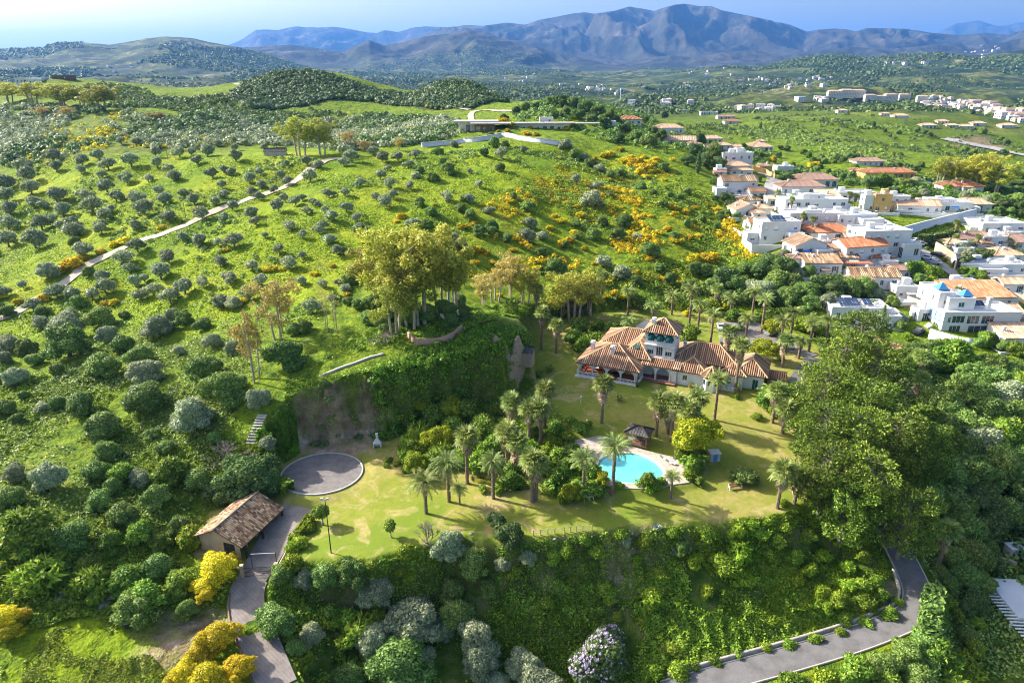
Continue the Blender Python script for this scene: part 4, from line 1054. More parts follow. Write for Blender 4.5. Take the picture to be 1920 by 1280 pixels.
for x, y, w in T(1280, 0, S3, "105,1215,60 20,1060,60 60,1230,50 240,1180,60 300,1200,60 210,1210,50 190,1260,60 20,1240,60 260,1100,60 290,1145,60 230,1100,40 400,1250,80 350,1230,70"):
    put_px('wild', x, y, w, *BSH, up=0.4)
BIG = ('broad grey-green wild olive', 'wild olive', 'broad wild olives on the lower left slope')
for x, y, w in T(0, 420, S3, """40,480,94 240,480,94 230,545,94 440,430,94 400,500,90 570,515,170 380,565,190 390,650,235 610,610,125 890,550,185 960,505,100 1030,520,110 1135,545,115 60,665,115 150,690,115 20,740,90 200,745,95 325,805,95 95,845,135 580,775,205 690,660,135
790,715,175 820,800,205 825,935,265 1160,810,245 1270,885,265 1090,1045,255 1190,640,115 1300,680,110 1600,700,245 460,990,185 330,990,105 240,1010,84 590,1105,235 600,1255,150 30,1020,124 100,1085,84 140,950,64 1440,960,144 1815,890,84 1000,700,74 420,95,70 270,250,134 500,258,84
700,500,70 1240,420,120 1310,425,110 1700,560,110 1640,570,110 1500,1210,110 860,1160,90 930,1230,120 1200,1180,100"""):
    put_px('wildgrey' if prng.random() < .38 else 'wild', x, y, w * .94, *BIG, up=0.42, hscale=.95)
for x, y, w in T(0, 850, S3, """90,100,130 285,130,195 60,230,165 175,420,305 420,445,205 540,80,165 690,110,145 790,130,125 560,240,150 690,330,185 880,230,165 1120,130,185 1010,400,155 620,490,145 800,440,165 720,680,205 830,790,245 890,600,205 1010,700,185 760,850,250
1550,900,265 1570,650,165 1830,650,205 1050,860,150 1700,690,130 900,480,150 1750,1000,160 1650,1080,160 1850,880,150 480,620,100 640,170,120"""):
    put_px('wildgrey' if prng.random() < .35 else 'wild' if prng.random() < .7 else 'broad', x, y, w * .9, 'dense grey-green tree', 'tree', 'trees on the slope around the garage', up=0.4)
for x, y, w in T(0, 850, S3, "1400,100,290 1300,210,150 1500,160,180 1230,200,150"):
    put_px('oak', x, y, w, 'dark evergreen oak', 'oak', 'dark oaks beside the round paved yard', up=0.4)
for x, y, w in T(0, 850, S3, "260,640,270 510,700,225 200,700,160 340,560,120"):
    put_px('shrub', x, y, w, 'olive-brown rounded bush', 'bush', 'rounded bushes below the boulders', up=0.35)
for x, y, w in T(0, 850, S3, "1640,580,135 1080,450,175 960,80,185 1640,500,100 1680,1150,150 1860,880,170 1000,60,100"):
    put_px('lime' if w < 60 else 'broad', x, y, w, 'bright green shrub', 'shrub', 'bright shrubs along the driveway', up=0.4)
for x, y, w in T(640, 850, S3, """600,480,205 740,570,205 210,725,185 60,640,205 400,850,335 330,1100,365 650,850,205 750,980,225 780,1100,235 440,1110,155 1020,1130,205 1120,1240,255 870,1240,150 50,1220,200 270,1230,200 150,780,130 900,600,110 1580,470,80 1900,510,110 1040,560,120
180,1010,200 560,960,150 620,730,160 830,720,120"""):
    put_px('wildgrey' if prng.random() < .65 else 'wild', x, y, w, 'big pale grey-green tree', 'tree', 'tall trees below the lawn', up=0.45, hscale=1.05)
for x, y, w in T(640, 850, S3, "100,930,265 30,900,180 200,880,140 370,530,115 340,640,90 380,670,90"):
    put_px('shrub' if w > 60 else 'lime', x, y, w, 'bright green spreading shrub', 'shrub', 'bright shrubs below the lawn', up=0.35)
put_px('oak', 640 + 930 / S3, 850 + 420 / S3, 64, 'glossy dark citrus tree', 'fruit tree', None, up=.5)
put_px('oak', 640 + 860 / S3, 850 + 350 / S3, 38, 'small dark citrus tree', 'fruit tree', None, up=.5)
for x, y, w in T(640, 850, S3, "1780,650,110 1500,800,90 1540,890,70 1470,740,130 1740,800,150 1850,900,90 1300,690,80 1400,600,70 1650,580,70 1180,560,120 960,640,120 1260,520,110 1430,520,120 1560,440,100 1700,480,110 1350,470,90 1850,420,90 1140,820,110 1850,1080,110 1880,1180,130 1740,1210,120 1680,930,60"):
    put_px('shrub' if prng.random() < .7 else 'lime', x, y, w, 'leafy green shrub', 'shrub', 'shrubs on the steep bank', up=0.3)
for x, y, w in T(1280, 850, S3, """300,530,180 220,600,170 130,760,90 330,680,140 60,580,120 700,640,100 850,800,110 1000,800,110 1100,780,90 930,730,90 1050,860,70 620,560,110 520,470,110 420,430,110 700,440,100 560,400,100 300,420,110 160,440,120 780,560,100 920,620,90 480,560,100
640,700,80 770,770,100 1150,880,90 900,900,90 990,720,90 440,620,90 1080,700,80 800,850,80 1200,820,60 540,650,70 380,390,80 880,480,90 1010,560,80"""):
    put_px('lime' if prng.random() < .35 else 'shrub', x, y, w, 'leafy green shrub', 'shrub', 'shrubs on the steep bank', up=0.3)
for x, y, w in T(1280, 850, S3, "165,1150,90 300,1100,90 460,1085,76 590,1060,80 740,1030,84 1020,935,84 880,1000,70 50,1180,90 230,1120,60 390,1060,60"):
    put_px('shrub', x, y - 5, w, 'low clipped green bush', 'bush', 'low bushes on the wall beside the road', up=0.35, hscale=.85)
for x, y, w in T(1280, 850, S3, """240,1230,150 370,1230,160 500,1190,150 600,1200,150 700,1150,150 820,1110,150 900,1070,140 1000,1040,140 1100,1010,140 1180,970,130 1260,920,120 1400,880,130 1450,800,110 1480,720,110 1430,660,100 1520,880,100 1340,1020,150 1240,1100,170 1110,1160,180 950,1200,190
1400,1120,200 1550,1140,190 1300,1240,200 1480,1240,200 1130,1270,180 780,1240,160 620,1270,150 1590,1000,110 1640,930,90 1620,1080,100"""):
    if min(math.hypot(proj(r_)[0] - x, (proj(r_)[1] - y)) for r_ in ROAD_E) < w * .5 + 6: continue
    put_px('broad' if prng.random() < .4 else 'shrub' if prng.random() < .5 else 'wild', x, y, w, 'leafy roadside tree', 'tree', 'trees lining the lower road', up=0.4, hscale=1.0)
# the pine stand
PINE = ('tall pine with layered yellow-green crown', 'pine', 'big pines east of the garden')
for cx, cy, w, by in [(1612,632,96,716),(1572,668,96,770),(1625,700,110,800),(1540,735,104,812),(1618,768,116,858),(1535,810,110,885),(1590,830,120,915),(1665,830,112,915),(1540,890,112,968),
                      (1600,905,120,1000),(1580,950,110,1024),(1690,965,100,1048),(1725,835,84,930)]:
    P = hit(cx + 2, by)
    P = hit(cx - 8, by); half = w * .46 * dist(P) / FPX; H = height_to(P, cy - w * .46)
    put('pine', (P[0], P[1], P[2] - .1), half, *PINE, hscale=max(.6, H / (2.75 * half)), tilt=.04)
# woods on the east slope
for x, y, w in T(1280, 420, S3, """1500,740,200 1580,770,160 1690,800,190 1800,830,180 1880,820,160 1620,850,180 1730,880,200 1250,800,110 1280,700,120 1380,690,120 1330,760,130 1400,980,180 1480,1020,200 1560,900,170 1650,960,200 1780,960,210 1870,930,200 1350,1090,200 1430,1110,220 1560,1100,220
1700,1060,220 1840,1060,230 1630,1180,230 1760,1180,230 1890,1180,230 1450,1230,220 1330,1230,180 1560,1250,210"""):
    k = prng.random()
    put_px('wild' if k < .6 else 'wildgrey' if k < .72 else 'broad' if k < .92 else 'brown', x, y, w, 'dense rounded tree in the wood', 'tree', 'wood on the east slope', up=0.4)
for x, y, w in T(1280, 850, S3, """1300,60,260 1450,90,280 1600,110,260 1750,80,260 1880,150,230 1350,220,230 1480,260,260 1620,260,240 1760,300,220 1860,330,180 1560,420,220 1680,380,200 1620,560,190 1560,660,180 1650,700,150 1620,820,150 1850,40,200 1500,560,150 1680,520,130 1720,600,110"""):
    put_px('oak' if prng.random() < .35 else 'wild', x, y, w, 'dark shaded tree in the wood', 'tree', 'wood on the east slope', up=0.4)
# upper village edge: thicket and hedge above the palms
for x, y, w in T(1280, 420, S3, """230,270,190 430,230,150 480,200,140 560,230,170 420,350,170 520,310,180 610,320,170 680,360,160 760,330,180 840,360,170 920,350,150 1000,340,150 340,240,110 300,330,120 150,330,110 590,400,150 700,430,120 800,420,120 1080,380,110 500,400,130 360,400,110
60,230,110 120,250,100 40,340,100 250,400,90 1060,450,90 1160,420,90 1190,520,100 1210,560,80 560,160,90 700,250,100 640,280,90"""):
    put_px('wild' if prng.random() < .6 else 'oak' if prng.random() < .5 else 'wildgrey', x, y, w, 'dark thicket tree', 'tree', 'thicket between the palms and the village', up=0.4)
# gorse and mimosa
for x, y, w in T(640, 420, S3, """700,150,90 760,135,90 810,150,70 730,265,60 745,205,60 845,210,60 860,265,60 960,140,50 690,170,60 1090,240,60 1300,40,60 1280,80,70 1240,90,60 1230,115,50 1160,15,60 1700,60,60 1870,80,90 1820,18,70 1645,265,60 1480,310,70 1500,300,60 1800,300,60 1520,380,70 1480,400,60
1570,400,60 1240,480,70 1410,215,40 670,8,60 135,90,50 880,390,50 1010,100,50 1350,130,50 1720,190,50 1590,265,40 30,385,60 80,310,50"""):
    put_px('gorse', x, y, w, 'yellow-flowering gorse bush', 'gorse', 'yellow gorse on the hill', up=0.3, hscale=.8)
for x, y, w in T(640, 0, S3, """910,670,80 945,690,60 1290,690,60 1650,750,70 1030,735,60 1090,745,50 930,725,44 875,730,30 1060,710,30 1255,715,40 1470,860,70 1500,850,70 1640,900,100 1680,920,100 1660,950,80 1570,890,60 1620,870,60 1720,900,70 1750,880,60 1490,1000,44 1220,875,40 1330,1190,60 1310,1150,60 1180,1120,50 1250,1130,50
1220,1220,70 1190,1200,60 1630,1260,60 1850,1150,60 1780,1130,50 1450,1130,40 1530,1050,40 520,1140,40 340,1200,60 310,1230,50 690,1255,60 740,1240,60 1700,980,60 1740,950,60 1800,1000,50 1560,830,50 1410,880,44 1690,870,50 1860,1190,60 1720,1200,50 1650,1140,50"""):
    put_px('gorse', x, y, w, 'yellow-flowering gorse bush', 'gorse', 'yellow gorse on the hill', up=0.3, hscale=.8)
for x, y, w in T(0, 420, S3, """395,220,110 350,245,60 690,90,90 640,110,60 570,145,60 470,180,60 340,265,50 240,405,70 100,425,50 1510,240,90 1580,245,60 1760,270,60 1855,230,50 640,435,60 600,435,60 1370,415,60 1440,330,50 20,400,50 1260,140,50 910,15,60"""):
    put_px('gorse', x, y, w, 'yellow-flowering gorse bush', 'gorse', 'yellow gorse on the hill', up=0.3, hscale=.8)
for x, y, w in T(1280, 420, S3, "60,185,110 120,180,110 160,175,90 45,65,70 290,165,50 225,450,70 15,490,60 230,55,50 90,60,50"):
    put_px('gorse', x, y, w, 'yellow-flowering gorse bush', 'gorse', 'yellow gorse on the hill', up=0.3, hscale=.8)
for x, y, w in T(1280, 0, S3, "495,885,60 735,910,70 10,1170,60 60,1150,50 190,1160,50 20,1210,50"):
    put_px('gorse', x, y, w, 'yellow-flowering gorse bush', 'gorse', 'yellow gorse on the hill', up=0.35, hscale=.9)
for x, y, w in T(0, 850, S3, "1230,650,235 1150,740,150 1290,600,120 1160,790,110"):
    put_px('mimosa', x, y, w, 'yellow-flowering mimosa by the garage wall', 'mimosa', 'mimosas beside the garage gate', up=0.35, hscale=.85)
for x, y, w in T(0, 850, S3, "1230,1000,250 1130,1100,200 1060,1210,210 1180,1240,260 1340,1180,230 960,1280,150 1330,980,110"):
    put_px('mimosa', x, y, w * .86, 'golden mimosa in full bloom', 'mimosa', 'golden mimosas at the bottom edge', up=0.4)
for x, y, w in T(0, 850, S3, "40,930,170 130,900,110 60,1000,130"):
    put_px('mimosa', x, y, w, 'yellow mimosa low on the slope', 'mimosa', 'yellow mimosas at the left edge', up=0.35, hscale=.8)
# gums
def tall(kind, cx, top, w, by, desc, cat, group=None, hh=3.2, variant=None):
    P = hit(cx, by); half = w / 2 * dist(P) / FPX; H = height_to(P, top)
    return put(kind, P, half, desc, cat, group, hscale=max(.4, H / (hh * half)), variant=variant)
GUM = ('tall open eucalyptus with pale trunks', 'eucalyptus')
for a in [(745,432,120,592),(790,425,125,602),(835,440,105,592),(715,468,95,578),(770,480,110,610),(850,470,70,585)]: tall('gum', *a, *GUM, 'eucalyptus clump above the ruin')
tall('gum', 740, 530, 90, 625, 'yellow-green eucalyptus in front of the tall clump', 'eucalyptus')
for a in [(562,222,70,292),(605,225,50,290)]: tall('gum', *a, *GUM, 'eucalyptus pair at the top of the track')
tall('gumdry', 527, 518, 78, 628, 'eucalyptus with golden crown on the left slope', 'eucalyptus', hh=3.4)
tall('gumdry', 478, 585, 60, 715, 'thin golden eucalyptus above the stone steps', 'eucalyptus', hh=3.4)
for a in [(612,540,26,615),(630,545,24,620)]: tall('sparse', *a, 'thin half-bare poplar', 'poplar', 'half-bare poplars left of the eucalyptus clump', hh=3.6)
for a in [(958,475,64,555),(925,505,60,565),(905,520,50,570)]: tall('gumdry', *a, 'golden-brown eucalyptus', 'eucalyptus', 'golden eucalyptus above the palms', hh=3.4)
for a in [(985,505,60,570),(1075,512,90,600),(1110,520,60,590),(1050,530,70,590)]: tall('gum', *a, 'olive-yellow spreading tree', 'tree', 'spreading trees above the palms')
for a in [(16,156,44,194),(60,163,46,197),(125,166,60,207),(187,170,60,209),(150,168,36,200)]: tall('gum', *a, 'yellow-green eucalyptus on the far left hill', 'eucalyptus', 'eucalyptus below the hilltop house')
for a in [(130,200,26,222),(85,200,22,220),(288,210,16,225),(305,210,20,226)]: tall('gumdry', *a, 'golden tree on the far left hill', 'tree', 'golden trees on the far left hill', hh=3.4)
for a in [(1755,295,50,355),(1790,300,40,350),(1835,292,60,362),(1860,305,50,366),(1815,310,50,360)]: tall('gum', *a, 'brownish eucalyptus beyond the village', 'eucalyptus', 'eucalyptus beyond the village')
for a in [(650,245,28,280),(685,262,24,285),(750,258,20,282)]: tall('gumdry', *a, 'rusty brown tree behind the hill', 'tree', 'rusty trees behind the crest', hh=3.4)
put_px('bare', 640 + 480 / S3, 850 + 420 / S3, 60, 'leafless tree at the lawn edge', 'tree', None, up=.5, variant=0)
put_px('bare', 640 + 250 / S3, 420 + 650 / S3, 60, 'fallen grey brushwood above the cliff', 'tree', None, up=.2, hscale=.5, variant=1)
put_px('bare', 0 + 1270 / S3, 850 + 40 / S3, 90, 'leafless grey tree beside the dark oaks', 'tree', None, up=.2, hscale=.6, variant=1)
put_px('bare', 640 + 1310 / S3, 420 + 430 / S3, 50, 'pale-branched bare tree above the villa garden', 'tree', None, up=.6, variant=0)
# garden
def gp(x, y): return hit(x, y)
FAN = 'fan palm with brown skirt'
for tx, ty, bx, by in [(1130,722,1128,792),(1022,733,1021,800),(957,757,959,822),(988,770,992,835),(1016,768,1013,836),(1223,756,1230,817),(1247,772,1252,812),(1262,756,1258,826),(1284,771,1284,842),(1302,752,1303,800),
                       (950,812,950,880),(870,822,876,906),(990,865,998,940),(1000,872,1005,938),(1461,885,1457,952),(1492,893,1489,944),(1447,735,1448,792),(1472,770,1467,812),(1356,626,1358,706),(1385,650,1378,735),
                       (1012,588,1015,655),(1043,611,1043,662),(1003,545,1006,590),(1128,520,1128,555),(1340,545,1342,590),(1462,640,1466,688),(1719,672,1720,706),(1723,712,1720,742),(1768,998,1757,1066),(970,830,968,890)]:
    P = gp(bx, by); palm('fanpalm', P, ty, FAN, 'fan palms of the garden', sc=1.5 if by > 700 else 1.35)
for tx, ty, bx, by in [(925,868,925,934),(1095,862,1093,930),(1344,712,1339,787),(1311,742,1305,800),(1300,545,1292,608),(1227,574,1222,612),(1177,603,1178,632),(1333,590,1332,645),(1396,597,1396,648),(1430,562,1427,626),
                       (1464,602,1462,652),(1520,608,1516,660),(1480,585,1482,630),(1177,548,1177,590),(1258,556,1259,590),(1312,570,1308,618),(1500,640,1497,672),(1366,560,1368,600),(1410,548,1410,590),(1550,600,1548,640)]:
    P = gp(bx, by); palm('date', P, ty, 'feathery date palm', 'date palms of the garden', sc=1.15)
for tx, ty, bx, by in [(795,905,799,962),(838,872,842,940),(1150,840,1148,926)]:
    P = gp(bx, by); palm('datebig', P, ty, 'large date palm with long arching fronds', 'large date palms on the lawn', sc=1.12)
palm('date', gp(1257, 934), 893, 'small palm with orange old fronds at the pool edge', None, sc=.7)
palm('datebig', gp(862, 945), 918, 'low young date palm', None, sc=.6)
for tx, ty, bx, by in [(1503,405,1502,435),(1522,412,1520,440),(1587,365,1588,395),(1600,368,1600,396),(1482,375,1480,410),(1455,362,1455,392),(1830,445,1829,468),(1788,445,1788,462),(1748,550,1747,590),(1788,545,1790,568),(1787,418,1787,450),(1612,285,1612,303),(1672,288,1672,308)]:
    P = hit(bx, by); palm('fanpalm', P, ty, 'village fan palm', 'palms among the village houses', sc=.85)
GB = ('bright leafy garden shrub', 'shrub', 'leafy shrubs of the garden')
for x, y, w in [(800,790,46),(835,775,50),(870,770,44),(785,800,60),(812,778,56),(850,765,60),(880,772,52),(905,800,56),(830,835,60),(865,845,50),(900,850,56),(925,835,50),(760,845,40),(770,820,50),(945,790,50),(990,830,44),(1010,860,44),(1040,800,36),(1085,870,44),(1110,885,40),(1070,925,40),(1280,850,30),(1215,900,34),(1300,845,36),(775,830,46),(820,820,54),(905,790,50),(850,800,50),(890,820,46),(925,800,40),(790,760,36),(930,770,34),(780,870,50),(800,865,36),(1035,825,34),(1045,845,44),(1062,870,40),(1050,890,50),(1075,900,40),(1110,912,40),(1125,895,36),(1030,870,36),
                (1078,835,26),(1060,810,30),(1085,800,26),(1100,793,20),(1070,785,24),(1095,640,40),(1110,625,44),(1085,610,40),(1130,630,40),(1150,615,36),(1075,630,36),(1120,605,30),(1100,660,26),(1090,680,20),(1155,640,24),(1190,560,40),(1330,570,40),(1375,590,30),
                (1445,615,40),(1500,600,40),(1525,615,36),(1245,630,20),(1290,625,40),(1470,725,34),(1440,745,40),(1475,750,36),(1455,770,30),(1420,775,20),(1490,780,30),(1300,870,30),(1290,885,24),(1310,900,20),(1215,890,36),(1225,905,30),(1240,900,20),(1380,740,14),(1430,720,16),(1550,905,16),
                (1470,938,18),(960,900,40),(985,855,36),(960,870,36),(935,910,26),(905,912,20),(1030,915,26),(1060,925,30),(1160,905,20),(730,858,16),(745,865,14),(758,880,16),(580,985,24),(565,1010,30),(725,870,12),(1000,805,30),(985,790,26),(1020,842,24)]:
    k = prng.random(); put_px('broad' if k < .35 else 'flowering' if k < .55 and w > 30 else 'lime' if k < .75 else 'shrub', x, y, w * 1.15, *GB, up=0.38)
for x, y, w in [(1060,880,46),(1040,905,40),(1085,920,50),(1120,920,36),(1440,735,40),(1475,740,36),(1505,740,26),(1310,865,40),(1290,870,36),(960,575,40),(1160,745,18),(1075,845,30),(1200,905,26),(1390,615,20),(1460,668,20),(1010,700,22),(1030,690,22)]:
    put_px('banana', x, y, w, 'clump of tall paddle-leaved plants', 'garden plant', 'banana clumps of the garden', up=.3)
put_px('flowering', 1305, 815, 104, 'spreading tree with yellow blossom beside the gazebo', 'flowering tree', None, up=.45, hscale=.95)
put_px('flowering', 1430, 650, 50, 'yellow-green blossoming tree behind the villa', 'flowering tree', None, up=.5)
put_px('lime', 1700, 625, 22, 'small bright green tree beside the blue villa', 'tree', None, up=.5)
put_px('wild', 1393, 885, 60, 'low open-crowned fruit tree beside the red bench', 'fruit tree', None, up=.4, hscale=.7)
for x, y, w in [(733, 983, 32), (604, 955, 38)]:
    put_px('topiary', x, y, w, 'small round clipped tree on the lawn', 'tree', 'round clipped trees on the lawn', up=.75)
for x, y, w in [(925,743,10),(1350,1245,10)]: put_px('lime', x, y, w, 'small bush', 'shrub', 'small bushes')
for x, y, w in [(1535,962,26),(1232,985,22),(1260,1030,16),(1415,995,14)]: put_px('agave', x, y, w, 'blue-grey agave rosette', 'agave', 'agaves at the lawn edge', up=.2)
for x, y, w in [(1652,570,5),(1740,250,0)]:
    if w: P = hit(1653, 608); put('cypress', P, .8, 'slender dark cypress beside the solar-panel villa', 'cypress', None, hscale=1.5)
for x, y, h in [(1308,325,18),(1425,245,12)]:
    P = hit(x, y); put('cypress', P, 1.6, 'dark columnar cypress on the hill edge', 'cypress', 'columnar cypresses', hscale=1.2)
# village greenery
VG = ('rounded green village tree', 'tree', 'trees among the village houses')
for x, y, w in T(1330, 260, 6.4, """60,90,130 110,220,150 90,140,130 30,60,120 400,90,90 480,70,80 620,200,90 560,240,80 760,330,90 850,100,70 930,110,80 1130,150,80 830,190,90 700,250,80 1080,340,90 1000,300,70 1190,200,80 1240,260,90 1330,230,110 1370,260,90 1280,360,100 1200,380,80 1540,220,90 1600,250,80 1660,210,90
1760,220,80 1740,340,90 1590,450,100 1500,270,70 1660,510,110 1250,340,90 1430,380,70 1540,380,60 590,480,80 600,570,80 590,720,90 540,690,70 880,750,170 820,720,130 850,850,110 920,870,90 170,690,120 240,780,130 60,700,90 130,900,110 60,500,110 1150,680,110 850,460,90 950,440,90 1830,230,60
1000,700,110 950,690,90 1330,330,80 470,120,90 250,620,0 60,430,60 660,120,60"""):
    if w: put_px('oak' if prng.random() < .45 else 'wild' if prng.random() < .6 else 'broad', x, y, w * 1.05, *VG, up=.4)
for x, y, w in T(1620, 300, 6.4, """60,270,200 200,260,200 300,240,170 400,280,190 520,300,190 600,270,170 650,330,150 330,380,150 430,370,130 560,400,150 730,330,130 700,410,130 930,310,150 1000,350,130 900,280,120 480,60,100 400,60,100 620,110,90 680,50,90 560,140,90 1200,430,130 1290,400,120 1440,500,170 1560,480,170
1640,540,170 1740,520,170 1830,480,170 1720,300,140 1840,300,140 1640,370,120 1880,560,150 1620,620,130 1520,640,120 1380,330,90 1750,620,120 1860,640,110 940,1010,110 990,1060,100 1170,1050,150 1260,1010,130 1230,1130,150 1360,1090,120 830,1010,80 1700,980,120 1600,940,100 1780,1030,110 1870,1110,90 1380,1150,110
1800,160,120 1700,230,90 1560,60,110 1880,200,90 750,1060,60 960,1200,60 1450,1100,110 1520,1120,100 1640,1090,90"""):
    k = prng.random(); put_px('oak' if k < .35 else 'wild' if k < .7 else 'broad' if k < .85 else 'wildgrey', x, y, w, *VG, up=.4)
for x, y, w in T(1640, 480, 5.818, """380,150,190 480,130,190 560,180,190 640,200,170 720,230,150 480,250,150 600,270,150 800,250,100 540,350,60 160,430,110 130,470,90 260,640,120 300,700,110 960,150,110 1060,170,120 1150,210,120 1000,230,90 1190,240,90 260,100,90
1190,900,170 1270,900,150 1340,880,110 1130,940,130 690,940,110 770,960,130 860,970,110 1500,1000,170 1400,980,150 1580,1040,140 950,940,60 380,680,60 1500,790,90 1580,790,90"""):
    k = prng.random(); put_px('wild' if k < .3 else 'broad' if k < .75 else 'lime', x, y, w, *VG, up=.38)

# jacaranda-like bush of lilac bloom at the bottom edge: green crown with flower heads of its own
P = hit(1128, 1262); half = 54 * dist(P) / FPX
lt = put('oak', P, half, 'tree covered in lilac flowers at the bottom edge', 'flowering tree', None, hscale=1.0)
rngl = np.random.default_rng(9); LL = dome_lobes(rngl, 18, 1.0, 1.3, 0.15, rr=(.22, .38))
PP, NN = lobes_points([(l[0], l[1], l[2], l[3] * 1.04, l[4] * 1.04, l[5] * 1.04) for l in LL], 430, rngl, inner=0)
PP = np.repeat(PP, 10, 0) + rngl.normal(size=(4300, 3)) * .022; NN = np.repeat(NN, 10, 0) + rngl.normal(size=(4300, 3)) * .6
V_, F_ = leaf_quads(PP, NN, .024, rngl); link_obj('blossom', np_mesh('lilac_blossom', V_, F_, M['lilac']), lt)

for x, y, w in [(968,207,24),(985,200,22),(1005,198,20),(1030,192,26),(1052,190,30),(1075,192,28),(1098,198,30),(1120,206,30),(1142,212,28),(1085,212,26),(1060,210,24),(1040,214,20),(1110,222,26),(1135,230,24),(1155,222,24),(1172,240,24),(945,220,20),(1190,255,30),(1215,262,34),(1160,258,24),(1240,255,30),(1225,245,24),(1290,268,20),(1210,222,14),(1245,215,16),(1312,262,30),(1340,285,40),(1320,300,34),(1300,280,30),(1345,305,34),(1290,300,26)]:
    put_px('oak' if prng.random() < .6 else 'wild', x, y, w, 'dark round oak on the knoll', 'oak', 'dark oaks on the knoll', up=.38)
for x, y, w in T(1500, 140, 4.571, "120,385,26 180,395,34 210,400,30 320,385,30 420,395,30 560,415,50 620,425,60 720,475,40 770,520,34 840,490,50 1000,470,60 1060,490,60 1110,510,50 40,540,34 135,565,34 370,590,24 60,680,50 20,650,40 290,715,50 410,700,60 480,690,50 800,690,30 860,680,40 1400,640,70 1450,690,60 1480,660,60 1560,480,70 1720,545,50 1760,580,60 1740,660,60 1800,700,50 1380,620,50"):
    put_px('oak' if prng.random() < .6 else 'wild', x, y, w, 'dark round bush on the far meadow', 'bush', 'bushes on the meadow beyond the village', up=.4)
for x, y, w in [(735,575,50),(765,585,50),(800,580,54),(835,575,50),(860,560,44),(700,560,44),(845,598,36),(870,585,36),(690,590,36),(720,600,34)]: put_px('wild', x, y, w, 'dark shrub beneath the tall eucalyptus', 'shrub', 'shrubs under the eucalyptus clump', up=.4)
# ------------------------------------------------------------ the growth nobody could count
def scatter_poly(poly, n, seed, dens=None, mind=0.0):
    rng = np.random.default_rng(seed); Pg = np.array(poly)[:, :2]
    lo, hi = Pg.min(0), Pg.max(0); out = np.zeros((0, 2)); tries = 0
    while len(out) < n and tries < 30:
        q = rng.uniform(lo, hi, size=(n * 3, 2)); q = q[poly_sd(Pg, q[:, 0], q[:, 1]) > 0]
        if dens is not None: q = q[rng.uniform(size=len(q)) < dens(q[:, 0], q[:, 1])]
        out = np.vstack([out, q]); tries += 1
    return out[:n]
TRK = drape_line(TRACK, 3)
def carpet(name, mat, polys, n, size, lump, hmax, seed, dens=None, clear=True, pix=True):
    """leaf clumps standing over the ground in bumpy mounds: one object"""
    rng = np.random.default_rng(seed); allv = []
    per = n // len(polys)
    for i, pl in enumerate(polys):
        q = scatter_poly(pixpoly(pl) if pix else pl, per, seed + i, dens)
        if clear:
            keep = np.ones(len(q), bool)
            for ln, hw, bl in CUTS:
                d, _ = line_d(ln, q[:, 0], q[:, 1]); keep &= d > hw + .5
            keep &= poly_sd(est3, q[:, 0], q[:, 1]) < 0.2
            keep &= line_d(TRK, q[:, 0], q[:, 1])[0] > 2.3
            q = q[keep]
        allv.append(q)
    q = np.vstack(allv); x, y = q[:, 0], q[:, 1]
    h = np.clip(ridged(x / lump, y / lump, 2, seed) * 1.5 - .55, 0, 1) * hmax
    z = ground_z(x, y) + h * rng.uniform(0.35, 1.0, len(x)) ** .5 + .05
    e = lump * .12
    nx = -(np.clip(ridged((x + e) / lump, y / lump, 2, seed) * 1.5 - .55, 0, 1) * hmax - h) / e; ny = -(np.clip(ridged(x / lump, (y + e) / lump, 2, seed) * 1.5 - .55, 0, 1) * hmax - h) / e
    Nn = np.stack([nx, ny, np.full(len(x), 1.0)], -1) + rng.normal(size=(len(x), 3)) * .55
    V, F = leaf_quads(np.stack([x, y, z], -1), Nn, size, rng)
    return tag(link_obj(name, np_mesh(name, V, F, M[mat])), kind='stuff')
nz = lambda s, sd, a, b: (lambda x, y: sstep(a, b, fbm(x / s, y / s, 4, sd)))
BK = [(560,1065),(700,1058),(850,1018),(960,1028),(1050,1018),(1200,1000),(1350,990),(1480,978),(1560,950),(1670,1010),(1715,1130),(1600,1185),(1500,1220),(1300,1279),(800,1279),(560,1279),(500,1180),(500,1090)]
carpet('bank_undergrowth', 'shrub', [BK], 46000, .19, 2.2, 1.0, 301, nz(8, 1, -.08, .25))
carpet('bank_sun_coloured_growth', 'lime', [[(1300,1005),(1560,965),(1670,1050),(1705,1130),(1560,1195),(1380,1165)]], 30000, .16, 1.8, .5, 317, nz(7, 27, -.2, .2))  # grassy growth; sunlit side of the bank put into brighter lime leaves
carpet('bank_ivy', 'ivy', [BK], 22000, .18, 3.0, .8, 302, nz(10, 2, .0, .3))
carpet('corner_meadow_tufts', 'lime', [[(50,1190),(240,1150),(250,1200),(330,1279),(40,1279)]], 5000, .15, 1.6, .3, 316, nz(5, 26, .0, .4))
EK = [(1530,620),(1700,650),(1919,700),(1919,1279),(1760,1279),(1745,1130),(1650,1000),(1540,940)]
carpet('east_undergrowth', 'wild', [EK], 36000, .24, 4, 1.4, 303)
LK = [(0,700),(140,690),(330,720),(470,810),(540,860),(390,960),(330,1050),(440,1085),(420,1140),(240,1150),(120,1165),(40,1190),(0,1279)]
carpet('slope_undergrowth', 'shrub', [LK], 42000, .20, 2.4, 1.0, 304, nz(10, 4, .0, .3))
carpet('slope_lime_undergrowth', 'lime', [LK], 16000, .18, 1.8, .6, 313, nz(12, 14, .05, .3))
carpet('slope_mixed_scrub', 'wild', [LK, [(0,560),(200,600),(470,640),(560,720),(480,820),(200,800),(0,760)]], 26000, .22, 3.6, 1.2, 305, nz(16, 5, .0, .35))
CK = [(480,830),(560,745),(700,705),(800,662),(900,622),(960,600),(1000,600),(1010,700),(960,750),(880,775),(780,802),(700,822),(690,720),(600,738),(520,800)]
